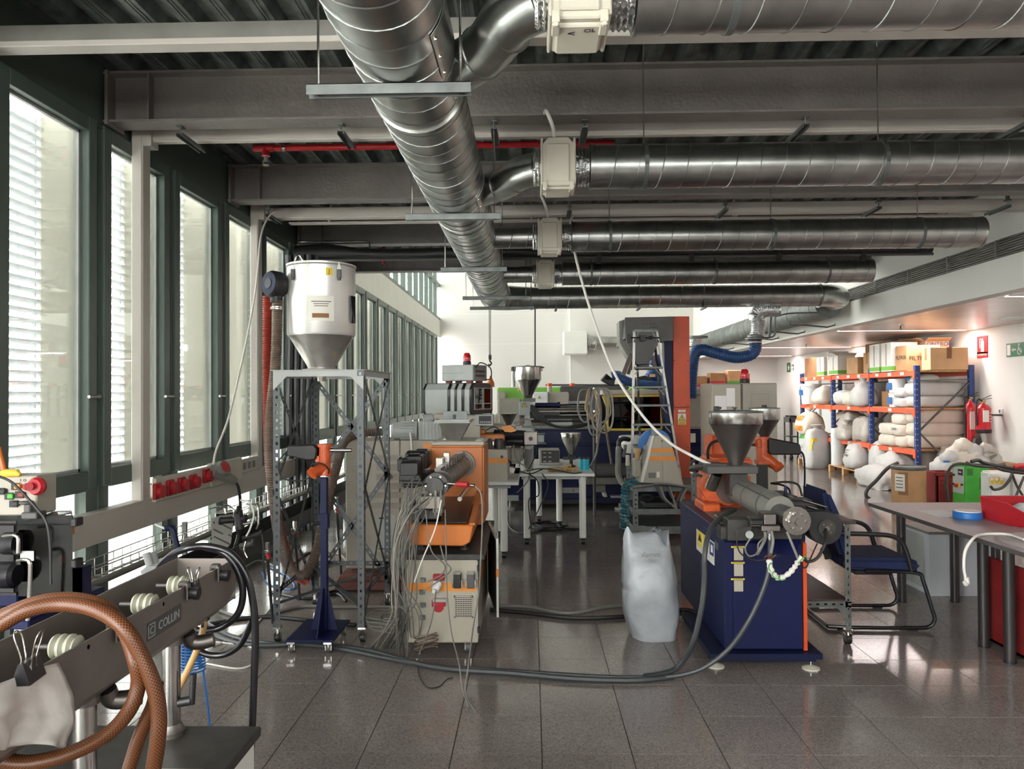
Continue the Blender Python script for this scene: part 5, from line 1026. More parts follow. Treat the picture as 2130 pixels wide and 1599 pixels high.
single('orange_tray', [PB(1048, 975, 1068, 990, 8.6, .3)], 'orange_red', 'orange plastic tray between the two lab tables', 'tray', bev=.01)
# ------------------------------------------------------------------ INJECTION MOULDING MACHINE
im = thing('injection_machine', 'big blue and yellow injection moulding machine across the back of the aisle', 'machine', (1.0, 11, 0))
YM = 10.6
xw = lambda px: P(px, 800, YM).x
zw = lambda py: P(1200, py, YM).z
obj('base', [box(xw(1045), xw(1482), YM, YM+1.3, .12, zw(925)), box(xw(1110), xw(1400), YM+.02, YM+1.3, zw(925), zw(893)), box(xw(1400), xw(1482), YM, YM+1.3, zw(925), zw(893))], 'blue', im, bev=.02)
obj('base_skirt', box(xw(1045), xw(1300), YM+.1, YM+1.2, .05, .12), 'black', im)
obj('name_strip', PB(1163, 1014, 1206, 1025, YM-.005, .005), 'pale_grey', im)
text('lettering', 'Krc', .07, 'mid_grey', im, P(1177, 1020, YM-.008), 0); text('lettering', '4', .075, 'red', im, P(1192, 1020, YM-.008), 0)
for px in (1285, 1060): f_ = obj('levelling_foot', [cyl((xw(px), YM-.1, .0), (xw(px), YM-.1, .03), .07), cyl((xw(px), YM-.1, .03), (xw(px), YM-.1, .14), .015), box(xw(px)-.12, xw(px)+.12, YM-.16, YM+.2, .13, .19)], 'pale_grey', im)
gt = obj('safety_gate', [box(xw(1255), xw(1390), YM-.06, YM, zw(896), zw(891)), box(xw(1255), xw(1390), YM-.06, YM, zw(826), zw(822)), prism([P(1252, 823, YM-.06), P(1269, 823, YM-.06), P(1267, 830, YM-.06), P(1266, 885, YM-.06), P(1271, 892, YM-.06), P(1255, 896, YM-.06), P(1262, 880, YM-.06), P(1262, 850, YM-.06)], (0, .06, 0)), box(xw(1372), xw(1386), YM-.06, YM, zw(896), zw(822))], 'yellow', im, bev=.006)
obj('gate_window', box(xw(1266), xw(1373), YM-.05, YM-.035, zw(892), zw(824)), 'dark_glass', gt)
obj('mould_area', [box(xw(1280), xw(1300), YM+.3, YM+.9, zw(890), zw(830)), box(xw(1330), xw(1350), YM+.3, YM+.9, zw(890), zw(830)), cyl((xw(1268), YM+.4, zw(845)), (xw(1372), YM+.4, zw(845)), .04), cyl((xw(1268), YM+.4, zw(875)), (xw(1372), YM+.4, zw(875)), .04)], 'steel_brush', gt)
obj('top_cover', [box(xw(1252), xw(1480), YM-.03, YM+1.2, zw(822), zw(811))], 'beige', im, bev=.01)
obj('gate_back', box(xw(1262), xw(1380), YM+1.0, YM+1.1, zw(893), zw(822)), 'black', im)
obj('clamp_cover', [box(xw(1390), xw(1482), YM, YM+1.2, zw(893), zw(822))], 'beige', im, bev=.02)
obj('label_plate', PB(1436, 901, 1447, 920, YM-.004, .004), 'label', im)
obj('injection_unit', [box(xw(1034), xw(1082), YM+.3, YM+.9, zw(888), zw(828)), box(xw(1025), xw(1090), YM+.4, YM+1.0, zw(886), zw(862))], 'beige', im, bev=.015)
jb = obj('junction_box', box(xw(1079), xw(1102), YM-.02, YM+.3, zw(863), zw(835)), 'pale_grey', im, bev=.006)
def warn(parent, px, py, s, Y, nm_='warning_sign', letters=''):
    w_ = obj(nm_, PP([(px, py-s), (px+s*1.05, py+s*.8), (px-s*1.05, py+s*.8)], Y-.003, .003), 'ink', parent)
    obj('sign_field', PP([(px, py-s*.72), (px+s*.78, py+s*.64), (px-s*.78, py+s*.64)], Y-.005, .003), 'yellow_label', w_)
    obj('sign_glyph', PP([(px, py-s*.4), (px+s*.3, py+s*.1), (px+s*.05, py+s*.1), (px+s*.15, py+s*.5), (px-s*.3, py), (px-s*.02, py)], Y-.007, .003), 'ink', w_); return w_
warn(im, 1091, 842, 5.5, YM-.025)
obj('plasticising_barrel', [cyl((xw(1105), YM+.3, zw(851)), (xw(1250), YM+.3, zw(851)), .055), cyl((xw(1105), YM+.25, zw(856)), (xw(1228), YM+.25, zw(856)), .045)], 'steel_brush', im)
obj('blue_cylinder', [cyl((xw(1113), YM+.1, zw(842)), (xw(1160), YM+.1, zw(842)), .034), cyl((xw(1160), YM+.1, zw(842)), (xw(1165), YM+.1, zw(842)), .045), cyl((xw(1165), YM+.1, zw(842)), (xw(1222), YM+.1, zw(841)), .012)], 'blue', im)
obj('carriage', [box(xw(1102), xw(1165), YM+.1, YM+.7, zw(870), zw(857)), box(xw(1110), xw(1250), YM+.15, YM+.25, zw(873), zw(866)), cyl((xw(1102), YM+.1, zw(876)), (xw(1255), YM+.1, zw(876)), .015), cyl((xw(1130), YM+.1, zw(866)), (xw(1250), YM+.1, zw(866)), .015)], 'black', im)
obj('guide_rail', [box(xw(1085), xw(1260), YM+.05, YM+.2, zw(890), zw(885))], 'galv_dull', im)
objs('white_panel', [PB(1106, 872, 1140, 890, YM+.9, .02), PB(1190, 868, 1240, 886, YM+.9, .02)], 'beige_light', im)
for k in range(5): obj('hydraulic_hose', hose([(xw(1104), YM, zw(842+3*k)), (xw(1125), YM-.05, zw(862+3*k)), (xw(1150+4*k), YM-.08, zw(884+k)), (xw(1200), YM-.06, zw(888-k)), (xw(1240), YM, zw(872+2*k))], .016, 6, 8), 'black', im)
obj('conveyor_box', [PB(1232, 965, 1335, 990, YM-.25, .25)], 'dark_grey', im, bev=.02); obj('chute', [PB(1205, 993, 1290, 1008, YM-.2, .2), PB(1240, 1008, 1260, 1024, YM-.1, .2)], 'mid_grey', im, bev=.01)
obj('floor_channel', [PB(1218, 1036, 1300, 1046, YM-.2, .2)], 'blue_dark', im); obj('drum_end', [cyl(P(1252, 1015, YM-.05), P(1262, 1040, YM-.05), .03)], 'cream_plastic', im)
# stainless hopper on the machine
hx2 = P(1098, 800, YM+.4).x; zz = lambda y: P(1098, y, YM+.4).z; rr = .195
h2 = thing('steel_hopper', 'polished stainless hopper on the injection machine under the black cord', 'hopper', (hx2, YM+.4, zz(838)))
obj('drum', lathe([(0, zz(762)), (rr, zz(763)), (rr, zz(788)), (.19, zz(790))], (hx2, YM+.4, 0), 32), 'steel', h2)
obj('cone', lathe([(.19, zz(790)), (.055, zz(826)), (.05, zz(828)), (.07, zz(829)), (.07, zz(833))], (hx2, YM+.4, 0), 32), 'steel', h2)
obj('lid', lathe([(rr+.01, zz(764)), (rr+.01, zz(761.5)), (.05, zz(761)), (.02, zz(759))], (hx2, YM+.4, 0), 32), 'galv_dull', h2)
for s in (-1, 1): obj('lid_clip', [cbox((hx2+s*.21, YM+.35, zz(764)), (.06, .02, .02), ry=s*.3), cbox((hx2+s*.205, YM+.35, zz(768)), (.015, .02, .06))], 'black', h2)
obj('pellet_bottle', [cyl((hx2-.12, YM+.6, zz(790)), (hx2-.12, YM+.6, zz(812)), .03)], 'orange', h2); obj('neck_plate', PB(1088, 828, 1114, 836, YM+.3, .3), 'mid_grey', h2)
t = thing('vacuum_loader_tube', 'white bottle-shaped filter left of the stainless hopper', 'filter', tuple(P(1068, 800, YM+.6)))
obj('body', cyl(P(1068, 805, YM+.6), P(1068, 772, YM+.6), .03), 'plastic_white', t); obj('cap', cyl(P(1068, 772, YM+.6), P(1068, 766, YM+.6), .038), 'dark_grey', t)
t = thing('lubricator', 'small clear bottle with orange cap behind the banded hood', 'bottle', tuple(P(1021, 800, 10.5)))
obj('bottle', lathe([(.05, 0), (.05, .06), (.02, .12), (.015, .16)], P(1021, 805, 10.5), 14), 'orange', t); obj('post', cyl(P(1021, 890, 10.5), P(1021, 805, 10.5), .02, n=8), 'pale_grey', t)
# green machine behind
gn = thing('green_machine', 'green and dark grey injection machine standing behind the blue one', 'machine', (1, 14.2, 0))
YG = 14.2
def GB(x0, y0, x1, y1, m, n, d=1.2, dy=0, **k): return obj(n, PB(x0, y0, x1, y1, YG+dy, d), m, gn, bev=.02, **k)
GB(1034, 806, 1172, 835, 'green_machine', 'green_cover', 1.2, .3); GB(1165, 803, 1310, 850, 'dark_grey', 'grey_cover', 1.2, .25); GB(1310, 806, 1440, 815, 'green_machine', 'end_cover')
GB(1034, 814, 1052, 832, 'beige', 'side_box'); GB(1140, 815, 1184, 845, 'beige', 'rear_box'); dd = GB(1108, 815, 1140, 840, 'plastic_white', 'white_door', .3, -.1)
warn(gn, 1122, 826, 3.6, YG-.12)
obj('lower_body', box(P(1034, 800, YG).x, P(1440, 800, YG).x, YG+.1, YG+1.2, 0, P(1034, 835, YG).z), 'pale_grey', gn)
obj('hand_rail', cyl(P(1135, 800.5, YG), P(1440, 800.5, YG), .018, n=8), 'dark_grey', gn)
for px, c in ((1143, 'beige_light'), (1190, 'dark_grey')):
    b_ = obj('grease_cup', [cyl(P(px, 803, YG-.15), P(px, 815 if px == 1143 else 803.5, YG-.15), .045)], c, gn); obj('orange_cap', [cyl(P(px, 803, YG-.15), P(px, 797, YG-.15), .05)], 'orange_red', b_)
# ------------------------------------------------------------------ HOSE BUNDLE hanging in front of the machine
hb_ = thing('hose_bundle', 'bundle of looped grey hoses hanging from a blue-grey holder before the machine', 'hose', tuple(P(1235, 830, 9.9)))
obj('holder', [PB(1231, 803, 1239, 860, 9.85, .06)], 'blue_rack' if 0 else 'cable_dark', hb_, bev=.006); obj('holder_bolt', [cyl(P(1235, y, 9.85), P(1235, y, 9.82), .014, n=8) for y in (808, 855)], 'steel', hb_, kind='stuff')
obj('holder_post', cyl(P(1236, 860, 9.95), V((P(1236, 985, 9.95).x, 9.95, 0)), .02, n=8), 'dark_grey', hb_)
for k, (xa, xb, yb, m) in enumerate(((1202, 1232, 878, 'cable_grey'), (1222, 1250, 905, 'cable_grey'), (1230, 1262, 895, 'beige_vent'), (1228, 1270, 880, 'cable_grey'), (1240, 1275, 900, 'beige_vent'), (1218, 1245, 870, 'tan_tube'))):
    xm = (xa+xb)/2
    obj('hose_loop', hose([P(1232, 812, 9.85), P(xa+6, 812, 9.82), P(xa, 845, 9.8), P(xa+4, yb-12, 9.8), P(xm, yb, 9.8), P(xb-3, yb-14, 9.8), P(xb, 850, 9.8), P(xb-8, 812, 9.82), P(1236, 808, 9.85)], .013, 5, 7), m, hb_)
obj('hanging_hose', hose([P(1246, 830, 9.8), P(1250, 880, 9.8), P(1244, 920, 9.8), P(1240, 945, 9.8), P(1228, 970, 9.8)], .013), 'cable_grey', hb_)
obj('hanging_hose', hose([P(1258, 880, 9.8), P(1265, 920, 9.8), P(1272, 965, 9.8)], .016), 'brown_hose', hb_)
obj('hanging_hose', hose([P(1248, 850, 9.8), P(1243, 890, 9.8), P(1242, 922, 9.8)], .016), 'beige_vent', hb_)
# ------------------------------------------------------------------ LOADER TOWER
lt_ = thing('loader_tower', 'grey bulk hopper hung on a tall orange and blue column', 'tower', (1.9, 9.6, 0))
YT = 9.5
a_ = P(1400, 658, YT); b_ = P(1434, 658, YT); zz = P(1400, 847, YT).z
obj('orange_cover', [box(a_.x, b_.x, YT, YT+.2, zz+.003, a_.z), box(a_.x, b_.x, YT, YT+.2, 0.02, zz-.003)], 'orange_red', lt_, bev=.004)
obj('screw', [cyl(P(x, y, YT), P(x, y, YT-.006), .008, n=6) for x in (1403, 1431) for y in (661, 750, 843, 851, 930)], 'ink', lt_, kind='stuff')
obj('blue_column', box(P(1383, 700, YT).x, a_.x, YT+.04, YT+.24, .02, P(1383, 708, YT).z), 'blue', lt_, bev=.004)
lb = obj('safety_label', PB(1411, 852, 1426, 857, YT-.002, .002), 'label', lt_); text('lettering', '0314', .02, 'ink', lb, P(1418.5, 854.5, YT-.003), 0)
obj('label_field', PB(1410, 860, 1427, 874, YT-.002, .002), 'label', lt_); warn(lt_, 1418.5, 868, 6.6, YT-.003)
ly = obj('yellow_label', PB(1410, 875, 1427, 883, YT-.002, .002), 'yellow_label', lt_); obj('print_line', [PB(1412, 877+2.2*i, 1425, 878+2.2*i, YT-.004, .002) for i in range(3)], 'mid_grey', ly, kind='stuff')
obj('bin_front', PP([(1300, 660), (1400, 658), (1400, 708), (1371, 710), (1348, 757), (1326, 757), (1301, 705)], YT-.30, .02), 'dark_grey', lt_)
obj('bin_body', PP([(1303, 663), (1398, 661), (1398, 707), (1300, 704)], YT-.28, .55), 'dark_grey', lt_)
obj('bin_chute', PP([(1288, 668), (1302, 663), (1302, 700), (1326, 757), (1318, 762), (1289, 712)], YT+.0, .3), 'mid_grey', lt_)
obj('bin_cone', funnel(P(1303, 700, YT).x, P(1370, 700, YT).x, YT-.2, YT+.2, P(1300, 705, YT).z, P(1328, 755, YT).x, P(1348, 755, YT).x, YT-.05, YT+.05, P(1300, 757, YT).z), 'mid_grey', lt_)
obj('rivet_plate', [PB(1336+8*i, 673, 1338+8*i, 675, YT-.305, .006) for i in range(4)]+[PB(1352, 680, 1368, 681, YT-.305, .006)], 'ink', lt_, kind='stuff')
obj('air_manifold', [cyl(P(1303, 702, YT-.34), P(1372, 702, YT-.34), .008), cyl(P(1303, 698, YT-.36), P(1316, 698, YT-.36), .0), PB(1304, 694, 1312, 712, YT-.38, .06), PB(1332, 697, 1343, 709, YT-.38, .06), cyl(P(1350, 702, YT-.34), P(1356, 702, YT-.34), .02)], 'black', lt_)
obj('leg_rail', [bar(P(1313, 735, YT-.2), P(1296, 780, YT-.2), .05), bar(P(1320, 742, YT-.1), P(1306, 778, YT-.1), .04), bar(P(1356, 740, YT-.2), P(1364, 765, YT-.2), .04), PB(1312, 764, 1368, 769, YT-.22, .05)], 'brown_board', lt_, kind='stuff')
obj('bin_outlet', [cyl(P(1338, 757, YT), P(1338, 765, YT), .06), cyl(P(1328, 760, YT-.1), P(1350, 760, YT-.1), .02)], 'galv_dull', lt_)
# ------------------------------------------------------------------ STEP LADDER
ld = thing('step_ladder', 'aluminium step ladder standing in front of the orange column', 'ladder', (1.4, 9, 0))
def LP(t_, side):   # point on left/right front rail
    y = 688+(1092-688)*t_
    return P(1319-6*t_, y, 9.2) if side < 0 else P(1366+66*t_, y, 9.2)
obj('rail', bar(LP(0, -1), LP(1, -1), .03, .02), 'hopper_cone', ld); obj('rail', bar(LP(0, 1), LP(1, 1), .025, .02), 'hopper_cone', ld)
for k, y in enumerate((765, 805.5, 843.5, 883.5, 926, 970, 1015)):
    t_ = (y-688)/(1092-688); a_, b_ = LP(t_, -1), LP(t_, 1)
    st = obj('step', box(a_.x, b_.x, 9.17, 9.26, a_.z-.012, a_.z+.015), 'galv_dull', ld, bev=.003)
    objs('step_brace', [bar(a_+V((0, 0, -.09)), a_+V((.08, 0, -.01)), .012), bar(b_+V((-.02, 0, -.09)), b_+V((-.09, 0, -.01)), .012)], 'galv_dull', st)
obj('top_cap', [bar(LP(0, -1), LP(0, 1), .06, .03), bar(LP(.06, -1), LP(.0, -1)+V((.06, 0, 0)), .02), bar(LP(.06, 1), LP(.0, 1)+V((-.06, 0, 0)), .02)], 'galv_dull', ld)
obj('rear_rail', bar(LP(0, -1)+V((.03, .05, 0)), V((1.45, 9.95, 0)), .025), 'steel', ld); obj('rear_rail', bar(LP(0, 1)+V((-.03, .05, 0)), V((1.85, 9.95, 0)), .025), 'steel', ld)
obj('rear_bar', [cyl(V((1.38, 9.6, .7)), V((1.78, 9.6, .7)), .012), cyl(V((1.42, 9.85, .25)), V((1.83, 9.85, .25)), .012)], 'steel', ld)
# ------------------------------------------------------------------ EXTRACTION ARMS
def arm(nm_, pts, r, hood=None, col='blue_hose'):
    t = thing('extraction_arm', nm_, 'extraction arm', tuple(pts[0])); obj('arm_hose', ribbed(pts, r, .04, 16, .04), col, t); return t
t = arm('large blue extraction hose hanging from the ceiling duct on the right', [P(1571, 712, 10.6), P(1571, 726, 10.6), P(1560, 738, 10.6), P(1530, 743, 10.6), P(1490, 734, 10.6), P(1462, 727, 10.6), P(1448, 732, 10.6), P(1441, 750, 10.6), P(1437, 800, 10.6), P(1436, 830, 10.6)], .082)
obj('cuff', cyl(P(1571, 706, 10.6), P(1571, 716, 10.6), .088, n=24), 'black', t); obj('white_ring', cyl(P(1571, 711, 10.6), P(1571, 713, 10.6), .09, n=24), 'plastic_white', t)
obj('mount_plate', [lathe([(.0, 0), (.14, 0), (.14, .02), (0, .03)], P(1571, 706, 10.6), 28), lathe([(.0, .03), (.11, .03), (.11, .06), (0, .07)], P(1571, 706, 10.6), 28)], 'galv_dull', t)
obj('foil_sleeve', ribbed([P(1574, 702, 10.6), P(1576, 670, 10.6), P(1572, 655, 10.6), P(1590, 645, 10.6), P(1620, 643, 10.6)], .10, .025, 18, .06), 'foil', t)
obj('wall_bracket', [hose([P(1577, 703, 10.5), P(1600, 702, 10.5), P(1610, 698, 10.5), P(1612, 690, 10.5), P(1612, 658, 10.5)], .012, 4, 6), bar(P(1600, 703, 10.7), P(1604, 655, 10.7), .03), hose([P(1610, 660, 10.7), P(1640, 652, 10.7), P(1700, 650, 10.7)], .012, 3, 6)], 'galv_dull', t)
t = arm('small blue extraction arm with black nozzle lying over the machine, left', [P(1273, 782, 12), P(1285, 780, 12), P(1300, 790, 12), P(1320, 797, 12), P(1350, 800, 12), P(1380, 803, 12)], .07)
obj('nozzle', PP([(1250, 790), (1262, 776), (1264, 778), (1256, 787), (1272, 786), (1280, 790), (1277, 803), (1270, 802)], 11.95, .2), 'black', t, bev=.01)
t = arm('blue extraction arm with black hood between the ladder rails', [P(1345, 800, 12.2), P(1352, 785, 12.2), P(1360, 775, 12.2), P(1370, 790, 12.2), P(1378, 805, 12.2)], .09)
obj('hood', PP([(1322, 785), (1345, 780), (1360, 790), (1352, 802), (1340, 800)], 12.0, .25), 'black', t, bev=.02); obj('label', PB(1352, 778, 1363, 784, 11.95, .02), 'cardboard_light', t)
t = arm('short blue extraction hose beside the blue column', [P(1358, 760, 12.4), P(1365, 750, 12.4), P(1390, 752, 12.4)], .1); obj('joint', [bar(P(1355, 745, 12.4), P(1372, 792, 12.3), .04)], 'black', t)
t = thing('foil_drop', 'crinkled foil sleeve dropping from the deep wall duct', 'duct sleeve', tuple(P(1445, 710, 13)))
obj('foil_sleeve', ribbed([P(1445, 700, 13), P(1445, 722, 13)], .13, .03, 18, .06), 'foil', t); obj('plate', [lathe([(0, 0), (.2, 0), (.2, .03), (0, .03)], P(1448, 703, 13), 24)], 'galv_dull', t)
# ------------------------------------------------------------------ BLUE EXTRUDER (right foreground)
BX0, BX1, BY0, BY1, BZ = 1.12, 1.59, 4.45, 5.75, .785
bm_ = thing('blue_extruder_base', 'dark blue machine cabinet on disc feet in the right foreground', 'machine cabinet', (1.36, 5.0, 0))
obj('body', box(BX0, BX1-.015, BY0+.01, BY1, .10, BZ-.05), 'blue', bm_, bev=.008)
obj('front_panel', box(BX0+.05, BX1-.02, BY0-.004, BY0+.012, .11, BZ-.06), 'blue', bm_, bev=.003)
obj('top_plate', [box(BX0-.005, BX1, BY0-.005, BY1+.01, BZ-.05, BZ)], 'blue', bm_, bev=.004)
obj('recess', box(BX0+.06, BX1-.06, BY0+.10, BY1-.35, BZ, BZ+.003), 'mid_grey', bm_)
obj('side_seam', [box(BX0-.002, BX0, 5.10, 5.104, .11, BZ-.06)], 'black', bm_)
obj('orange_panel', box(BX1-.014, BX1+.008, BY0, BY1-.1, .10, BZ-.06), 'orange_red', bm_, bev=.002)
obj('base_plate', [box(1.02, 1.665, 4.40, 5.2, .065, .098), box(1.05, 1.63, 4.41, 5.15, .05, .066)], 'blue_dark', bm_, bev=.002)
for x, y in ((1.07, 4.47), (1.61, 4.44), (1.07, 5.4), (1.61, 5.4)):
    f_ = obj('foot_disc', lathe([(.05, 0), (.05, .008), (.03, .016), (.012, .02)], (x, y, 0), 24), 'cream_plastic', bm_); obj('foot_bolt', cyl((x, y, .015), (x, y, .07), .007, n=10), 'steel', f_)
def bp(px, py): return P(px, py, BY0)
for k, (y0, y1) in enumerate(((1137, 1165), (1170, 1198), (1204, 1230))):
    pl_ = obj('switch_plate', PB(1527, y0+3, 1546, y1, BY0-.008, .005), 'beige_light', bm_); obj('yellow_tag', PB(1521, y0-1, 1549, y0+2, BY0-.009, .005), 'yellow_label', pl_); obj('print_line', PB(1524, y0, 1546, y0+1, BY0-.0095, .001), 'ink', pl_)
def side(l, X, th=.002): return prism([PX(x, y, X) for x, y in l], (-th, 0, 0))
sg = obj('warning_sheet', side([(1449, 1099), (1474, 1119), (1474, 1165), (1449, 1141)], BX0-.001), 'label', bm_)
for k, x in enumerate((1451, 1463)):
    obj('sign_field', side([(x, 1102+k*9), (x+10, 1110+k*9), (x+10, 1132+k*9), (x, 1124+k*9)], BX0-.003), 'yellow_label', sg); obj('triangle', side([(x+5, 1110+k*9), (x+8.5, 1127+k*9), (x+1.5, 1122+k*9)], BX0-.005), 'ink', sg)
    obj('text_field', side([(x, 1127+k*9), (x+10, 1134+k*9), (x+10, 1140+k*10), (x, 1132+k*9)], BX0-.003), 'yellow_label', sg)
s2 = obj('instruction_sheet', side([(1475, 1120), (1486, 1129), (1486, 1176), (1475, 1166)], BX0-.001), 'label', bm_)
obj('blue_sign', side([(1476.5, 1124), (1485, 1131), (1485, 1158), (1476.5, 1152)], BX0-.003), 'ink_blue', s2); obj('white_glyph', side([(1479, 1132), (1482.5, 1135), (1482.5, 1150), (1479, 1147)], BX0-.005), 'label', s2)
obj('rating_plate', side([(1487, 1123), (1494, 1130), (1494, 1145), (1487, 1138)], BX0-.001), 'galv_dull', bm_)
xe = thing('single_screw_extruder', 'grey barrel extruder with orange gearbox bolted on the blue cabinet', 'extruder', (1.44, 5.0, BZ))
AX, AZ = 1.445, .925
obj('barrel_cover', [cyl((AX, 4.45, AZ-.015), (AX-.005, 5.27, AZ), .088, n=32)], 'mid_grey', xe)
obj('cover_joint', [lathe([(.089, 0), (.091, 0), (.091, .008), (.089, .008)], (AX-.003, y, AZ-.006), 32, 'y') for y in (4.62, 4.95)]+[bar((AX-.06, 4.46, AZ+.055), (AX-.06, 5.26, AZ+.07), .006)], 'dark_grey', xe)
obj('barrel', cyl((AX+.01, 4.28, AZ-.03), (AX, 4.46, AZ-.03), .058, n=26), 'dark_grey', xe)
fl_ = obj('end_flange', [tube([(AX+.018, 4.24, AZ-.035), (AX+.018, 4.27, AZ-.035)], .07, 30), tube([(AX+.018, 4.20, AZ-.035), (AX+.018, 4.24, AZ-.035)], .05, 26), tube([(AX+.018, 4.18, AZ-.035), (AX+.018, 4.2, AZ-.035)], .02, 16)], 'steel_brush', xe)
obj('flange_ring', lathe([(.072, 0), (.078, 0), (.078, .01), (.072, .01)], (AX+.018, 4.232, AZ-.035), 30, 'y'), 'steel', fl_)
obj('flange_bolt', [cyl((AX+.018+cos(a)*.045, 4.19, AZ-.035+sin(a)*.045), (AX+.018+cos(a)*.045, 4.21, AZ-.035+sin(a)*.045), .007, n=6) for a in [k*pi/3 for k in range(6)]], 'steel', fl_, kind='stuff')
gb = obj('gearbox', [box(1.24, 1.56, 5.42, 5.75, BZ, 1.02), box(1.30, 1.60, 5.5, 5.9, 1.02, 1.13)], 'fitting_orange', xe, bev=.018)
obj('gearbox_flange', [tube([(1.385, 5.36, .93), (1.385, 5.44, .93)], .122, 36), tube([(1.30, 5.34, .93), (1.30, 5.44, .93)], .105, 30)], 'fitting_orange', xe); obj('flange_face', [tube([(1.39, 5.33, .925), (1.39, 5.362, .925)], .10, 30)], 'brown_board', xe)
obj('gearbox_foot', [PB(1464, 1048, 1500, 1066, 5.2, .3), PB(1462, 1015, 1480, 1050, 5.38, .2)], 'fitting_orange', xe, bev=.01)
obj('throat', [PB(1518, 985, 1556, 1032, 5.15, .14)], 'black_top', xe, bev=.004)
obj('hopper_plate', [PB(1472, 970, 1577, 985, 5.1, .28), PB(1466, 965, 1510, 972, 5.2, .2)], 'dark_grey', xe, bev=.004)
obj('strut_tube', cyl(P(1490, 985, 5.2), P(1478, 1015, 5.25), .042), 'steel', xe)
obj('red_motor', [PB(1479, 905, 1545, 975, 5.9, .25), PB(1478, 905, 1487, 975, 5.88, .05), PB(1497, 950, 1530, 975, 5.85, .05)], 'fitting_orange', xe, bev=.02)
cone_c = P(1530, 868, 5.22); hq = thing('cone_hopper', 'large stainless cone hopper with lid on the blue extruder', 'hopper', tuple(cone_c))
zz = lambda y: P(1530, y, 5.22).z
obj('rim_band', lathe([(.165, zz(857)), (.178, zz(857)), (.178, zz(880)), (.174, zz(882))], (cone_c.x, 5.22, 0), 44), 'steel', hq)
obj('cone', lathe([(.174, zz(881)), (.04, zz(966)), (.04, zz(970))], (cone_c.x, 5.22, 0), 44), 'steel_brush', hq)
obj('lid', lathe([(.178, zz(858)), (.182, zz(856.5)), (.182, zz(855)), (.1, zz(852.5)), (.0, zz(852))], (cone_c.x, 5.22, 0), 44), 'galv_dull', hq)
kn = obj('lid_knob', [cyl(P(1528, 854, 5.15), P(1528, 849, 5.15), .008), tube([P(1528, 849, 5.15), P(1528, 847, 5.15)], .018, 14)], 'black', hq); obj('lid_bracket', [PB(1487, 845, 1497, 856, 5.2, .04), PB(1495, 847, 1501, 851, 5.2, .04)], 'black', hq, bev=.004)
c2 = P(1590, 860, 6.3); hq = thing('cone_hopper', 'smaller stainless cone hopper behind the large one, above the orange fitting', 'hopper', tuple(c2)); zz = lambda y: P(1590, y, 6.3).z
obj('rim_band', lathe([(.11, zz(850)), (.123, zz(850)), (.123, zz(871)), (.12, zz(873))], (c2.x, 6.3, 0), 36), 'steel', hq); obj('cone', lathe([(.12, zz(872)), (.038, zz(906)), (.036, zz(909))], (c2.x, 6.3, 0), 36), 'steel_brush', hq)
obj('lid', lathe([(.124, zz(850)), (.124, zz(848)), (.05, zz(846.5)), (0, zz(846))], (c2.x, 6.3, 0), 36), 'galv_dull', hq); obj('lid_knob', cyl((c2.x, 6.3, zz(846)), (c2.x, 6.3, zz(842)), .02), 'black', hq)
vf = thing('vacuum_fitting', 'orange cast Y-fitting with black guard on a black post behind the grey barrel', 'fitting', tuple(P(1588, 960, 6.25)))
c0, c1 = P(1587, 962, 6.28), P(1587, 908, 6.28)
obj('casting', [cyl(c0, c1, .052, n=20), cyl(c1, c1+V((0, 0, -.02)), .062, n=20), cyl(P(1587, 935, 6.28), P(1587, 932, 6.28), .058, n=20), tube([P(1588, 950, 6.28), P(1620, 972, 6.22)], [.055, .038], 16), cyl(P(1616, 968, 6.22), P(1622, 975, 6.2), .045, n=16), PB(1578, 958, 1602, 966, 6.2, .12), PB(1576, 915, 1582, 930, 6.2, .1)], 'fitting_orange', vf)
obj('guard', [PP([(1597, 910), (1604, 911), (1662, 922), (1667, 928), (1667, 946), (1604, 946), (1597, 940)], 6.22, .09)], 'black', vf, bev=.01)
obj('post', [PB(1579, 966, 1598, 1035, 6.22, .08), box(P(1580, 900, 6.22).x, P(1597, 900, 6.22).x, 6.22, 6.30, .02, P(1580, 1035, 6.22).z)], 'black', vf)
obj('side_rod', cyl(P(1560, 925, 6.28), P(1578, 925, 6.28), .012), 'brown_board', vf)
single('guard_cable', hose([P(1665, 938, 6.25), P(1672, 950, 6.2), P(1674, 990, 6.1), P(1672, 1042, 5.9)], .008, 5, 6), 'black', 'black cable hanging from the black guard end', 'cable')
single('black_cable', hose([P(1500, 914, 5.8), P(1480, 922, 5.75), P(1472, 940, 5.7), P(1475, 965, 5.6)], .012, 5, 8), 'black', 'black cable arching beside the orange motor', 'cable')
# clamp and lower rails in front
cl_ = thing('clamp_unit', 'dark clamp and valve group hanging under the grey barrel end', 'clamp', tuple(P(1580, 1100, 4.35)))
obj('clamp_arm', [PB(1562, 1078, 1592, 1096, 4.3, .1), PB(1590, 1068, 1616, 1092, 4.26, .12), PB(1585, 1092, 1625, 1106, 4.27, .1)], 'steel_brush', cl_, bev=.006)
obj('handle', [PB(1561, 1080, 1590, 1093, 4.27, .05)], 'black', cl_, bev=.008); obj('base_block', [PB(1514, 1080, 1565, 1125, 4.36, .12), PB(1500, 1095, 1670, 1122, 4.40, .1)], 'black_top', cl_, bev=.005)
obj('pivot', [cyl(P(1559, 1112, 4.36), P(1559, 1112, 4.33), .022)], 'galv_dull', cl_)
obj('clevis', [cyl(P(1602, 1105, 4.28), P(1602, 1122, 4.28), .016), PB(1596, 1100, 1608, 1110, 4.26, .04)], 'steel', cl_)
obj('slide_tube', [cyl(P(1490, 1072, 4.8), P(1545, 1105, 4.42), .014), cyl(P(1515, 1084, 4.6), P(1545, 1102, 4.42), .018)], 'steel', cl_, kind='stuff')
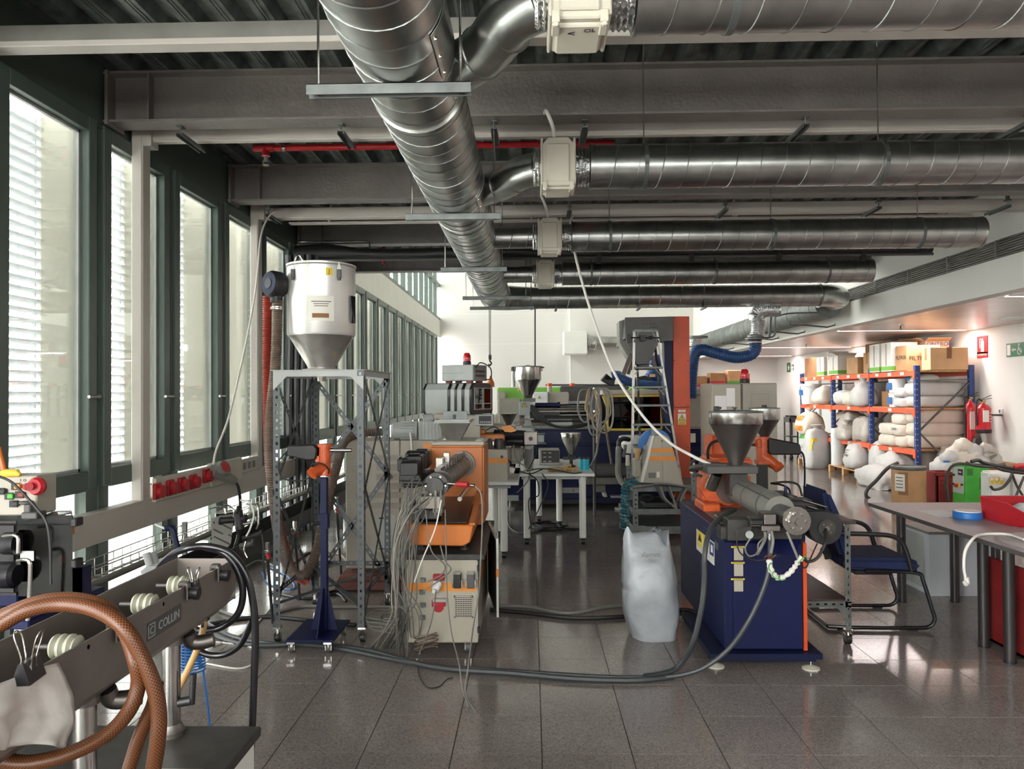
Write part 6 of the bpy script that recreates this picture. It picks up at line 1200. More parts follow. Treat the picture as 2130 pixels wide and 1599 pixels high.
obj('drip_tray', prism([P(1575, 1125, 4.40), P(1665, 1125, 4.40), P(1655, 1154, 4.36), P(1600, 1145, 4.36)], (0, .01, .004)), 'blue', cl_)
# black belt guard at the right
bg_ = thing('belt_guard', 'black rounded belt guard with round hub at the right of the grey barrel', 'guard', tuple(P(1716, 1098, 4.4)))
gc = P(1718, 1098, 4.38)
obj('guard_shell', [tube([gc, gc+V((0, .12, 0))], .098, 36), PB(1640, 1062, 1722, 1104, 4.38, .12)], 'black', bg_, bev=.006); obj('hub', [tube([gc+V((.002, -.012, 0)), gc+V((.002, 0, 0))], .05, 28)], 'black_top', bg_)
obj('hub_bore', [tube([gc+V((.002, -.018, 0)), gc+V((.002, -.010, 0))], .014, 18)], 'steel', bg_); obj('hub_bolt', [tube([gc+V((.002+cos(a)*.03, -.016, sin(a)*.03)), gc+V((.002+cos(a)*.03, -.01, sin(a)*.03))], .005, 8) for a in (.8, 2.3, 3.9, 5.4)], 'steel', bg_, kind='stuff')
obj('slide_frame', [PB(1600, 1032, 1660, 1044, 4.9, .3), PB(1622, 1040, 1690, 1052, 4.7, .15), PB(1635, 1052, 1700, 1064, 4.5, .2), PB(1600, 1044, 1650, 1060, 4.75, .2)], 'black', bg_, bev=.004)
obj('slide_bar', [bar(P(1610, 1036, 4.88), P(1700, 1062, 4.4), .02), bar(P(1640, 1034, 4.9), P(1720, 1058, 4.42), .02)], 'black_gloss', bg_, kind='stuff')
obj('blue_cap', [tube([P(1634, 1034, 5.0), P(1634, 1026, 5.0), P(1634, 1010, 5.0)], [.03, .012, .008], 14)], 'blue', bg_)
for k, (l, r, m, n) in enumerate((
    ([(1528, 1060, 4.9), (1505, 1072, 4.6), (1478, 1100, 4.35), (1466, 1150, 4.25), (1465, 1210, 4.25), (1458, 1270, 4.25), (1440, 1340, 4.28), (1412, 1385, 4.35), (1380, 1400, 4.3), (1340, 1406, 4.27)], .0155, 'cable_dark', 'thick grey cable falling from the gearbox down the left of the blue cabinet'),
    ([(1602, 1122, 4.28), (1600, 1180, 4.22), (1586, 1230, 4.2), (1558, 1290, 4.18), (1520, 1345, 4.2), (1470, 1385, 4.22), (1420, 1403, 4.24), (1360, 1410, 4.25)], .0135, 'cable_dark', 'thick grey cable curving before the blue cabinet front to the floor'),
    ([(1590, 1100, 4.3), (1592, 1118, 4.28), (1582, 1140, 4.25), (1575, 1152, 4.28)], .009, 'cable_grey', 'short grey cable stub curling under the clamp'),
    ([(1605, 1105, 4.26), (1608, 1125, 4.24), (1604, 1150, 4.24)], .008, 'cable_grey', 'short straight cable under the clamp'),
    ([(1637, 1106, 4.22), (1645, 1125, 4.2), (1660, 1162, 4.2)], .007, 'cable_grey', 'thin rod cable from the flange to the white rag'),
    ([(1565, 1090, 4.3), (1538, 1100, 4.3), (1532, 1120, 4.3), (1540, 1150, 4.3), (1570, 1165, 4.3), (1600, 1162, 4.28), (1625, 1155, 4.28)], .004, 'black', 'thin black cable looping on the blue cabinet front'),
    ([(1560, 1120, 4.33), (1550, 1140, 4.33), (1558, 1156, 4.33), (1575, 1150, 4.33), (1578, 1130, 4.33), (1590, 1118, 4.33)], .005, 'cable_grey', 'small grey cable loop beside the grey plates'),
    ([(1718, 1100, 4.36), (1716, 1130, 4.3), (1700, 1160, 4.3), (1680, 1168, 4.3), (1672, 1158, 4.3)], .009, 'black', 'black cable hanging from the belt guard hub'),
    ([(1700, 1130, 4.4), (1684, 1165, 4.35), (1676, 1180, 4.3), (1662, 1178, 4.3)], .004, 'black', 'thin black cable loop before the orange strip'),
    ([(1604, 1005, 5.6), (1625, 1008, 5.5), (1640, 1016, 5.4), (1645, 1030, 5.3)], .008, 'black', 'black cable between the orange fitting and slide'),
    ([(1605, 1005, 5.7), (1635, 1002, 5.6), (1660, 1008, 5.5), (1668, 1030, 5.4)], .008, 'cable_dark', 'dark grey cable arching behind the slide'),
    ([(1470, 965, 5.3), (1450, 955, 5.4), (1438, 965, 5.5), (1446, 985, 5.5), (1460, 990, 5.5)], .010, 'cable_dark', 'grey hose arching left of the hopper plate'),
    ([(1466, 970, 5.25), (1450, 972, 5.3), (1438, 975, 5.4)], .022, 'black_top', 'black hose end at the left of the hopper plate'))):
    single('power_cable', hose([P(*q) for q in l], r, 6, 8), m, n, 'cable')
rag = [P(1600, 1165, 4.22), P(1602, 1180, 4.2), P(1610, 1195, 4.2), P(1622, 1202, 4.2), P(1640, 1193, 4.2), P(1652, 1180, 4.2), P(1660, 1168, 4.2), P(1668, 1158, 4.2)]
t = thing('rag', 'white rag twisted with green wire hanging before the blue cabinet', 'rag', tuple(rag[3]))
sp_ = spline(rag, 5); obj('cloth', tube(sp_, [.012+.01*abs(noise.noise(p*40))+.004*sin(i*2) for i, p in enumerate(sp_)], 8), 'tissue', t)
obj('green_wire', [hose([p+V((.012*cos(i*1.2), -.014, .012*sin(i*1.2))) for i, p in enumerate(sp_[2:18])], .003, 2, 5), hose([P(1660, 1172, 4.18), P(1672, 1158, 4.18), P(1680, 1160, 4.18)], .003, 4, 5)], 'green', t)
obj('brown_tuft', [hose([P(1602, 1165, 4.22), P(1596+4*i, 1155+i, 4.2), P(1590+8*i, 1160-2*i, 4.2)], .004, 3, 5) for i in range(4)], 'brown_base', t, kind='stuff')
# ------------------------------------------------------------------ WINDER on slotted trolley
tm = thing('slotted_trolley', 'grey slotted-angle trolley under the striped winder', 'trolley', (1.6, 8.8, 0))
a_, b_ = P(1318, 1100, 8.3).x, 2.35
for x, y in ((a_, 8.3), (b_, 8.3), (a_, 9.1), (b_, 9.1)):
    obj('leg', angle((x, y, .1), (x, y, .60), ((.04 if x == a_ else -.04), 0, 0), (0, .04 if y < 9 else -.04, 0), .05), 'galv_dull', tm); caster(x+(.03 if x == a_ else -.03), y, tm, .1, .035, 'red_dark')
for z, h_ in ((.59, .06), (.33, .05), (.14, .07)):
    obj('shelf', [box(a_, b_, 8.3, 9.1, z-.005, z), box(a_, b_, 8.295, 8.3, z-h_, z+.01), box(a_-.003, a_, 8.3, 9.1, z-h_, z+.01)], 'galv_dull', tm)
obj('gusset', [PP([(1325, 1093), (1345, 1093), (1325, 1112)], 8.29, .005)], 'galv_dull', tm)
single('tray_box', box(1.25, 1.7, 8.4, 8.8, .331, .40), 'black', 'black flat box on the middle shelf of the slotted trolley', 'box', bev=.01)
t = thing('black_coil', 'black cable bundle on the slotted trolley under its top', 'cable', tuple(P(1358, 1032, 8.32)))
obj('coil', hose([P(1345+14*cos(i*1.1), 1034+6*sin(i*1.1), 8.36+.01*i) for i in range(14)], .02, 3, 6), 'black', t)
wn_ = thing('winder', 'beige tapered winder cabinet with two orange stripes', 'machine', (1.55, 8.5, .59))
def wp(x0t, x1t, yt, x0b, x1b, yb, Y, d): return prism([P(x0t, yt, Y), P(x1t, yt, Y), P(x1b, yb, Y), P(x0b, yb, Y)], (0, d, 0))
obj('shell', prism([P(1361, 906, 8.4), P(1388, 906, 8.4), P(1394, 914, 8.4), P(1423, 1011, 8.4), P(1333, 1011, 8.4), P(1352, 930, 8.4)], (0, .5, 0)), 'beige_light', wn_, bev=.012)
lx = lambda y: 1352-(y-930)*19/81; rx = lambda y: 1394+(y-914)*29/97
for y0, y1 in ((932, 941), (949, 958)): obj('stripe', wp(lx(y0)+2, rx(y0), y0, lx(y1)+2, rx(y1), y1, 8.395, .01), 'orange_stripe', wn_)
obj('panel_seam', PB(1378, 906, 1379, 1010, 8.394, .01), 'mid_grey', wn_); obj('edge_trim', PP([(1357, 906), (1361, 906), (1337, 1008), (1331, 1008)], 8.38, .03), 'white_paint', wn_)
obj('rating_plate', PB(1349, 983, 1364, 994, 8.393, .004), 'galv_dull', wn_); obj('small_label', PB(1366, 981, 1372, 993, 8.393, .004), 'label', wn_); obj('latch_hole', cyl(P(1377, 917, 8.398), P(1377, 917, 8.39), .008), 'ink', wn_)
obj('reel', [lathe([(.17, -.06), (.185, -.06), (.185, .06), (.17, .06)], P(1362, 925, 8.75), 36, 'y')]+[lathe([(.15, -.05), (.165, -.04), (.165, .04), (.15, .05)], P(1362, 925, 8.75), 32, 'y')], 'blue_coil', wn_)
obj('reel_cloth', [tube([P(1350, 930, 8.62), P(1343, 950, 8.6), P(1340, 965, 8.6)], [.06, .05, .03], 10)], 'beige_vent', wn_)
obj('top_bracket', [PB(1356, 890, 1367, 908, 8.5, .06)], 'galv_dull', wn_, bev=.003); obj('side_box', [PB(1319, 955, 1334, 993, 8.6, .2)], 'beige', wn_, bev=.01); obj('brass_fitting', [cyl(P(1326, 955, 8.6), P(1326, 935, 8.6), .03), cyl(P(1326, 940, 8.6), P(1326, 932, 8.6), .045)], 'tan_tube', wn_)
t = thing('white_drum', 'white round filter drum behind the ladder', 'drum', tuple(P(1320, 915, 9.6)))
obj('drum', [lathe([(.20, 0), (.20, .09), (.185, .1), (0, .1)], P(1320, 922, 9.7), 30), lathe([(.12, -.12), (.19, 0)], P(1320, 922, 9.7), 24)], 'white_paint', t)
obj('drum_stand', cyl(P(1320, 925, 9.7)-V((0, 0, .1)), V((P(1320, 925, 9.7).x, 9.7, 0)), .04), 'dark_grey', t)
single('black_hose_bend', [hose([P(1308, 914, 9.4), P(1296, 912, 9.3), P(1288, 918, 9.2), P(1287, 930, 9.2)], .03)], 'black', 'black hose bend at the left of the ladder', 'hose')
single('grey_hose', [hose([P(1287, 930, 9.2), P(1286, 960, 9.1), P(1286, 985, 9.0), P(1292, 1000, 8.9), P(1300, 1010, 8.8)], .036)], 'mid_grey', 'thick grey hose curving down to the slotted trolley', 'hose')
single('white_hose', [hose([P(1301, 925, 9.2), P(1300, 935, 9.2), P(1297, 948, 9.1)], .02)], 'cable_grey', 'thin grey hose entering the white cap left of the ladder', 'hose')
for px, Y, n in ((1298, 9.0, 'white plastic cap on a slotted post left of the ladder'), (1432, 7.9, 'white plastic cap on a slotted post left of the blue cabinet')):
    t = thing('capped_post', n, 'post', tuple(P(px, 1000, Y))); y0 = 946 if px == 1298 else 962; y1 = y0+22
    obj('cap', lathe([(.028, P(px, y1, Y).z), (.024, P(px, y0+6, Y).z), (.026, P(px, y0+5, Y).z), (.022, P(px, y0, Y).z)], (P(px, 0, Y).x, Y, 0), 16), 'cream_plastic', t)
    obj('post', angle((P(px, 0, Y).x-.01, Y, .0 if px != 1298 else .0), (P(px, 0, Y).x-.01, Y, P(px, y1, Y).z), (.03, 0, 0), (0, .03, 0), .04), 'galv_dull', t)
single('spiral_air_hose', [helix(P(1302, 1010, 8.15), P(1299, 1100, 8.15), .045, .035, .009, 16)], 'teal', 'teal spiral air hose hanging at the left of the trolley', 'hose')
single('air_hose_tail', [hose([P(1305, 1095, 8.15), P(1296, 1085, 8.15), P(1289, 1100, 8.15), P(1298, 1115, 8.15), P(1310, 1117, 8.15)], .008)], 'black_top', 'dark hose tail below the teal spiral hose', 'hose')
single('air_hose_bundle', [hose([P(1300, 1004, 8.2), P(1318, 998, 8.2), P(1325, 1004, 8.2), P(1305, 1010, 8.2), P(1328, 1008, 8.2)], .012)], 'teal', 'teal tube heap on the slotted trolley corner', 'hose')
for k, l in enumerate((((1310, 1002), (1340, 1006), (1390, 1008), (1425, 1012)), ((1315, 1013), (1350, 1008), (1380, 1006), (1425, 1012)), ((1365, 1010), (1372, 1025), (1380, 1038), (1398, 1052)), ((1374, 1012), (1380, 1030), (1388, 1042), (1405, 1055)), ((1388, 1010), (1396, 1030), (1408, 1048)), ((1392, 1012), (1400, 1035), (1408, 1060)), ((1425, 1013), (1414, 1028), (1408, 1042)), ((1436, 1015), (1448, 1025), (1456, 1040)), ((1440, 1012), (1455, 1020), (1466, 1036)), ((1428, 1016), (1420, 1030), (1415, 1045)))):
    single('grey_tube', hose(PH(l, 8.1), .014, 5, 7), ('cable_dark', 'cable_grey')[k % 2], 'grey tube in the bundle hanging over the front of the slotted trolley', 'tube', 'grey tubes over the slotted trolley')
# sack
sk = P(1357, 1332, 4.98); t = thing('plastic_sack', 'clear white plastic sack full of pellets standing in the aisle', 'sack', (sk.x, 5.05, 0))
vs, fs = [], []; n = 44
for i in range(34):
    z = i/33; Z = .0+.66*z; w_ = .150+.035*sin(min(1, z*1.6)*pi)+.0*z; d_ = .14*(1-z**3)+.03
    if z > .5: w_ = .185-.035*(z-.5)*2
    for k in range(n):
        a = 2*pi*k/n; rr = 1+.05*noise.noise(V((cos(a)*2, sin(a)*2, Z*9)))+.035*noise.noise(V((cos(a)*6, sin(a)*6, Z*22)))+.02*noise.noise(V((cos(a)*3+9, sin(a)*3, Z*5)))*2
        x = math.copysign(abs(cos(a))**.7, cos(a))*w_*rr; y = math.copysign(abs(sin(a))**.8, sin(a))*d_*rr
        vs.append(V((sk.x+x-.035*z*0+(.02-.045*z), 5.07+y, Z+(.03*sin(a*2)+.03*cos(a*5))*max(0, z-.9)*10)))
for i in range(33):
    for k in range(n): fs.append((i*n+k, i*n+(k+1) % n, (i+1)*n+(k+1) % n, (i+1)*n+k))
fs.append(tuple(range(n))[::-1]); fs.append(tuple(range(33*n, 34*n)))
obj('film', (vs, fs, None), 'sack_film', t, ang=60)
text('lettering', 'mmuk', .05, 'mid_grey', t, (sk.x-.02, 5.07-.19, .565), 0, sx=-1); text('lettering', 'VAT', .03, 'mid_grey', t, (sk.x-.01, 5.07-.185, .525), 0, sx=-1)
# electrical cabinet with beacon
ec = thing('electrical_cabinet', 'tall beige electrical cabinet with vent and open document door behind the cone hoppers', 'cabinet', (2.6, 9.2, 0))
Yc = 8.9; A = P(1480, 797, Yc); B = P(1541, 797, Yc); D = P(1616, 797, Yc)
obj('body', box(A.x, D.x, Yc, Yc+.6, .05, A.z), 'beige', ec, bev=.01)
obj('door', box(A.x, B.x-.01, Yc-.03, Yc, .08, A.z-.01), 'beige_light', ec, bev=.006); obj('door_gap', box(B.x-.01, B.x+.02, Yc-.004, Yc+.01, .08, A.z-.01), 'brown_board', ec)
obj('document_pocket', PB(1487, 823, 1511, 855, Yc-.034, .005), 'paper', ec); obj('document', PB(1511, 807, 1529, 845, Yc-.036, .005), 'paper', ec); obj('handle', [PB(1487, 845, 1495, 854, Yc-.07, .04), PB(1494, 846, 1501, 850, Yc-.06, .02)], 'black', ec, bev=.005)
obj('vent_frame', PB(1563, 819, 1600, 852, Yc-.004, .004), 'beige_vent', ec); obj('vent_slat', [PB(1564, 821+3.6*i, 1599, 823+3.6*i, Yc-.012, .01) for i in range(9)], 'beige_light', ec, kind='stuff')
beacon(V((P(1549, 797, Yc+.2).x, Yc+.2, A.z)), 'red beacon on the tall beige electrical cabinet', 1.35)
# ------------------------------------------------------------------ STEEL SHELF CART right of the blue cabinet
sc_ = thing('shelf_cart', 'slotted-angle cart with brown shelves right of the blue cabinet', 'cart', (1.85, 5.3, 0))
ZS = .765
for x, y in ((2.02, 4.86), (2.02, 5.7), (1.64, 4.95), (1.64, 5.7)):
    if y == 4.95: continue
    obj('leg', angle((x, y, .09), (x, y, ZS), (-.035, 0, 0), (0, .035 if y < 5 else -.035, 0), .036), 'galv_dull', sc_); caster(x-.02, y, sc_, .1, .036, 'black')
obj('top_shelf', box(1.64, 2.05, 4.84, 5.74, ZS, ZS+.02), 'brown_board', sc_, bev=.003); obj('lower_shelf', box(1.62, 2.01, 4.88, 5.70, .265, .28), 'brown_board', sc_)
obj('rail', strip((1.62, 4.86, .235), (2.02, 4.86, .235), (0, 0, 1), .04), 'galv_dull', sc_); obj('rail', strip((2.02, 4.86, .235), (2.02, 5.7, .235), (0, 0, 1), .04), 'galv_dull', sc_)
obj('gusset', prism([(2.0, 4.858, .235), (1.93, 4.858, .235), (2.0, 4.858, .16)], (0, .003, 0)), 'galv_dull', sc_)
single('grey_canister', lathe([(.0, .281), (.07, .281), (.075, .30), (.075, .5), (.06, .56), (.0, .57)], (1.70, 5.35, 0), 20), 'beige_vent', 'beige canister on the lower shelf of the brown cart', 'canister')
# chair
def chair(name, x, y, rz):
    t = thing('sled_chair', name, 'chair', (x, y, 0), rz)
    obj('seat', [prism([(-.24, -.24, .40), (.22, -.24, .375), (.27, -.24, .40), (.27, -.24, .445), (.20, -.24, .475), (-.24, -.24, .475)], (0, .48, 0))], 'blue_fabric', t, bev=.03, local=True)
    obj('seat_pan', box(-.16, .10, -.2, .2, .355, .39), 'black', t, bev=.01, local=True)
    obj('backrest', [prism([(-.25, -.22, .47), (-.19, -.22, .47), (-.20, -.22, .62), (-.26, -.22, .78), (-.32, -.22, .92), (-.37, -.22, .94), (-.36, -.22, .85), (-.31, -.22, .70), (-.28, -.22, .55)], (0, .44, 0))], 'blue_fabric', t, bev=.025, local=True)
    for s in (-1, 1):
        yy = .27*s
        obj('side_frame', hose([(-.36, yy*.92, .02), (-.2, yy, .02), (.20, yy, .02), (.30, yy, .03), (.335, yy, .08), (.315, yy, .16), (.265, yy, .33), (.24, yy*.97, .38), (.1, yy*.9, .39), (-.1, yy*.85, .39)], .0135, 6, 10), 'black_gloss', t, local=True)
        obj('armrest', hose([(.19, yy, .40), (.155, yy, .53), (.12, yy, .60), (.05, yy, .635), (-.08, yy, .645), (-.27, yy*.9, .645)], [.016]*31, 6, 10), 'black', t, local=True)
        objs('glide', [box(.16, .22, yy-.015, yy+.015, 0, .01), box(-.3, -.24, yy-.015, yy+.015, 0, .01)], 'black', t, local=True)
    obj('rear_bar', [cyl((-.36, -.25, .02), (-.36, .25, .02), .0135)], 'black_gloss', t, local=True); obj('back_frame', [bar((-.26, 0, .42), (-.31, 0, .78), .05, .015)], 'black', t, local=True)
    return t
chair('blue fabric sled chair with black arms between the cart and the grey tables', 2.36, 5.42, -.02)
chair('second blue chair mostly hidden under the right end of the grey tables', 4.25, 5.2, pi)
# grey tables
def gtable(label, x0, x1, y0, y1, legs):
    t = thing('work_table', label, 'table', ((x0+x1)/2, (y0+y1)/2, 0))
    obj('table_top', box(x0, x1, y0, y1, .717, .742), 'table_top', t); obj('edge_band', [box(x0-.002, x0, y0, y1, .716, .7415), box(x0, x1, y0-.002, y0, .716, .7415), box(x1, x1+.002, y0, y1, .716, .7415), box(x0, x1, y1, y1+.002, .716, .7415)], 'dark_grey', t)
    objs('apron', [box(x0+.22, x1-.1, y0+.12, y0+.14, .68, .717), box(x0+.22, x1-.1, y1-.14, y1-.12, .68, .717)], 'black', t)
    for x, y in legs: l = obj('leg', cyl((x, y, .012), (x, y, .716), .032, n=22), 'leg_black', t); obj('foot', cyl((x, y, 0), (x, y, .014), .034, n=18), 'black', l)
gtable('grey work table nearest the chair, with paper and a blue reel', 2.615, 3.335, 4.69, 5.95, ((2.82, 5.86), (3.22, 5.86), (2.83, 4.83), (3.2, 4.8)))
gtable('grey work table in the right foreground, with a white cable', 2.615, 3.335, 3.42, 4.685, ((2.815, 4.55), (3.2, 4.55), (2.82, 3.55), (3.2, 3.55)))
gtable('grey work table beyond the joint, behind the red bin', 3.34, 4.06, 4.69, 5.95, ((3.53, 5.86), (3.95, 5.86), (3.53, 4.83), (3.95, 4.83)))
t = thing('paper_sheets', 'two white paper sheets lying on the nearest grey table', 'paper', (3.0, 5.2, .742))
obj('sheet', [prism([PZ(x, y, .7425) for x, y in ((1903, 1061), (1960, 1061), (2014, 1074), (1952, 1075))], (0, 0, .001))], 'paper', t); obj('sheet', [prism([PZ(x, y, .744) for x, y in ((1925, 1061), (1975, 1064), (2016, 1074), (1970, 1076))], (0, 0, .001))], 'paper', t)
q = P(2040, 1060, 5.05); t = thing('cable_reel', 'flat blue reel of white tape on the grey table by the red bin', 'reel', (q.x, 5.2, .742))
obj('reel_side', lathe([(.0, .743), (.085, .743), (.09, .75), (.09, .785), (.085, .79), (.0, .79)], (q.x, 5.2, 0), 30), 'blue_coil', t); obj('white_tape', lathe([(.05, .789), (.08, .789), (.08, .795), (.05, .795)], (q.x, 5.2, 0), 28), 'plastic_white', t)
rb = thing('red_bin', 'red open-front storage bin holding clear bags on the grey tables', 'bin', (3.3, 4.85, .742))
a_ = PZ(2052, 1083, .745); xb0, xb1, yb0, yb1 = 3.05, 3.50, 4.90, 5.20
obj('bin_wall', [prism([(xb0, yb0, .743), (xb0+.12, yb0-.08, .743), (xb0+.10, yb0-.08, .80), (xb0-.02, yb0+.0, .885), (xb0-.02, yb1, .895), (xb0, yb1, .743)], (.006, 0, 0)),
    prism([(xb0+.12, yb0-.08, .743), (xb1, yb0-.08, .743), (xb1, yb0-.08, .80), (xb0+.2, yb0-.08, .785), (xb0+.10, yb0-.08, .82)], (0, .006, 0)), box(xb0, xb1, yb1-.006, yb1, .743, .89), box(xb0-.02, xb1, yb1-.01, yb1+.012, .885, .895), box(xb1-.006, xb1, yb0-.08, yb1, .743, .89)], 'red', rb, bev=.002)
obj('bin_floor', box(xb0+.02, xb1, yb0-.07, yb1, .743, .748), 'red', rb)
single('clear_bag', bag((3.30, 5.02, .80), (.28, .2, .15), 3, .8, .35, 18), 'clear_bag', 'crumpled clear plastic bag in the red bin', 'bag')
single('white_cable', hose([PZ(2130, 1122, .75), PZ(2100, 1112, .75), PZ(2070, 1110, .75), PZ(2040, 1112, .752), P(2024, 1120, 4.42), P(2008, 1145, 4.4), P(2005, 1180, 4.38), P(2010, 1208, 4.38)], .008, 6, 8), 'cable_white', 'white network cable hanging over the grey table edge', 'cable')
single('cable_plug', [cyl(P(2010, 1200, 4.38), P(2012, 1214, 4.38), .014), cyl(P(2006, 1210, 4.38), P(2010, 1216, 4.36), .012)], 'cable_white', 'white plug end dangling from the network cable', 'plug', bev=.002)
single('white_cable', hose([PZ(2140, 1128, .75), PZ(2100, 1118, .75), PZ(2070, 1115, .75), PZ(2085, 1128, .75), PZ(2130, 1142, .75)], .004, 6, 6), 'cable_grey', 'thin cable looped on the grey table at the right edge', 'cable')
single('small_hub', box(3.02, 3.2, 4.20, 4.32, .742, .765), 'plastic_white', 'small white hub box on the grey table at the right edge', 'box', bev=.004)
t = thing('waste_bin', 'pale grey rectangular waste container under the grey tables', 'bin', (3.3, 6.2, 0))
def taper(x0, x1, y0, y1, z0, z1, s): return prism([(x0+s, y0+s, z0), (x1-s, y0+s, z0), (x1-s, y1-s, z0), (x0+s, y1-s, z0)], (0, 0, 0.001)), ([V((x0+s, y0+s, z0)), V((x1-s, y0+s, z0)), V((x1-s, y1-s, z0)), V((x0+s, y1-s, z0)), V((x0, y0, z1)), V((x1, y0, z1)), V((x1, y1, z1)), V((x0, y1, z1))], [(0, 1, 5, 4), (1, 2, 6, 5), (2, 3, 7, 6), (3, 0, 4, 7)], None)
obj('container', list(taper(3.10, 3.62, 6.0, 6.45, .0, .49, .02)), 'bin_plastic', t, bev=.0); obj('side_recess', [box(3.095, 3.115, 6.08, 6.36, .05, .46)], 'pale_grey', t); obj('rim', [box(3.09, 3.63, 5.99, 6.46, .485, .505)], 'mid_grey', t, bev=.005)
t = thing('red_crate', 'dark red plastic crate standing on the floor at the right edge', 'crate', (3.2, 4.4, 0))
obj('crate_wall', [box(2.90, 3.5, 4.45, 4.47, .02, .55), box(2.90, 2.92, 4.45, 5.0, .02, .55), box(2.9, 3.5, 4.45, 5.0, .02, .04), box(2.89, 3.5, 4.44, 4.46, .52, .56), box(2.895, 2.90, 4.45, 5.0, .35, .36)], 'red_dark', t, bev=.003)
# ------------------------------------------------------------------ PALLET RACK
PR = thing('pallet_rack', 'blue and orange three-bay pallet rack along the right wall', 'rack', (6.65, 15, 0))
PXf, PXb = 6.22, 7.08; PY = [12.34, 13.98, 15.72, 17.5]
HZ = (.66, 1.33, 1.94)
for y in PY:
    for x in (PXf, PXb):
        obj('upright', [box(x-.04, x+.04, y-.035, y+.035, 0, 2.03)], 'blue_rack', PR, bev=.004)
    obj('upright_hole', [box(PXf-.043, PXf-.039, y-.02, y-.012, .1+.09*i, .12+.09*i) for i in range(21)]+[box(PXf-.02, PXf-.012, y-.038, y-.034, .1+.09*i, .12+.09*i) for i in range(21)], 'white_paint', PR, kind='stuff')
    obj('frame_brace', [bar((PXf, y, 1.78), (PXb, y, 1.80), .035, .02), bar((PXb-.03, y, 1.75), (PXf+.04, y, .98), .04, .02), bar((PXf+.04, y, .93), (PXb-.03, y, .12), .04, .02)], 'galv_dull', PR)
for i in range(3):
    ya, yb = PY[i]+.035, PY[i+1]-.035
    for k, z in enumerate(HZ):
        b_ = obj('front_beam', [box(PXf-.045, PXf-.005, ya, yb, z-.08, z), box(PXf-.05, PXf-.045, ya, yb, z-.015, z), box(PXf-.05, PXf-.045, ya, yb, z-.08, z-.065)], 'orange_rack', PR)
        obj('beam_connector', [box(PXf-.055, PXf-.02, ya-.06, ya+.01, z-.13, z+.01)], 'orange_rack', PR)
        for q in range((1, 1, 3)[k]): yy = ya+(yb-ya)*((.5,), (.5,), (.22, .5, .8))[k][q]; obj('beam_label', box(PXf-.053, PXf-.05, yy-.06, yy+.06, z-.06, z-.01), 'label', b_)
        obj('rear_beam', box(PXb+.005, PXb+.045, ya, yb, z-.08, z), 'orange_rack', PR)
        obj('shelf_board', box(PXf-.0, PXb, ya, yb, z-.02, z+.012), 'wood' if k else 'cardboard', PR)
    
def rag_knot(c, s, m, parent):
    obj('tied_neck', lathe([(s*.5, -.02), (s*.28, .01), (s*.25, .03), (s*.6, .07), (s*.85, .10), (s*.5, .11)], c, 12), m, parent)
def sack(name, x, y, z, sx, sy, sz, m='bag_white', seed=0, knot=0, rz=0, e=.6, rough=.14, top=.75, prints=()):
    t = thing('sack', name, 'sack', (x, y, z))
    obj('film', bag((x, y, z+sz*.46), (sx, sy, sz), seed, e, rough, 26, top=top, rz=rz), m, t, ang=80)
    if knot: rag_knot(V((x, y, z+sz*.93)), knot, m, t)
    for (dy, dz, w_, h_, mm) in prints:
        obj('print', bagpatch((x, y, z+sz*.46), (sx, sy, sz), dy, dz, w_, h_, z, seed=seed, e=e, rough=rough, top=top, rz=rz), mm, t, ang=80)
    return t
z3, z2, z1 = HZ[1]+.014, HZ[0]+.014, .16
# bottom row (pallets)
def pallet(name, x0, x1, y0, y1):
    t = thing('pallet', name, 'pallet', ((x0+x1)/2, (y0+y1)/2, 0))
    n = 6; w_ = (x1-x0)/n
    for i in range(n): obj('deck_board', box(x0+i*w_+.01, x0+(i+1)*w_-.01, y0, y1, .125, .145), 'wood', t)
    for y in (y0, (y0+y1)/2-.04, y1-.08):
        obj('stringer', [box(x0, x0+.1, y, y+.08, .02, .125), box((x0+x1)/2, (x0+x1)/2+.1, y, y+.08, .02, .125), box(x1-.1, x1, y, y+.08, .02, .125)], 'wood', t); obj('bottom_board', box(x0, x1, y, y+.08, 0, .02), 'wood', t)
pallet('wooden pallet under the far rack bay', 6.0, 7.0, 15.9, 17.2)
pallet('wooden pallet under the middle rack bay', 6.02, 7.0, 14.1, 15.5)
pallet('wooden pallet under the near rack bay behind the cardboard drum', 5.95, 6.95, 12.45, 13.7)
t = sack('white pail-shaped sack with a green band in the far bottom bay', 6.2, 17.0, z1, .42, .42, .62, 'bag_white', 1, .1, prints=((0, .42, .3, .1, 'green'),)); text('lettering', 'Li', .11, 'ink', t, (5.972, 16.85, .42), -pi/2)
sack('tall white woven sack at the left of the bottom rack post', 6.02, 16.1, 0, .5, .52, .88, 'bag_white', 2, .16, e=.45, prints=((-.2, .45, .06, .2, 'yellow_label'),))
sack('clear bag behind the tall white sack', 6.6, 16.4, z1, .5, .6, .6, 'bag_grey', 3, .1)
t = thing('film_roll', 'white film roll standing on the middle pallet', 'roll', (6.15, 15.35, z1)); obj('roll', lathe([(.03, z1-.014), (.125, z1-.014), (.125, z1+.72), (.05, z1+.72), (.03, z1+.70)], (6.15, 15.35, 0), 24), 'plastic_white', t)
sack('grey translucent bag beside the white film roll', 6.6, 15.2, z1, .5, .45, .66, 'bag_grey', 5, .12)
t = sack('slumped clear bag of pellets in the middle bottom bay', 6.35, 14.75, z1, .5, .6, .62, 'bag_grey', 6, 0, top=.5)
t = sack('small white printed sack in front of the slumped bag', 6.15, 14.45, z1, .4, .62, .5, 'bag_white', 7, 0, top=.55, prints=((.1, .34, .28, .02, 'mid_grey'), (.08, .29, .2, .02, 'mid_grey'), (.08, .24, .24, .02, 'mid_grey')))
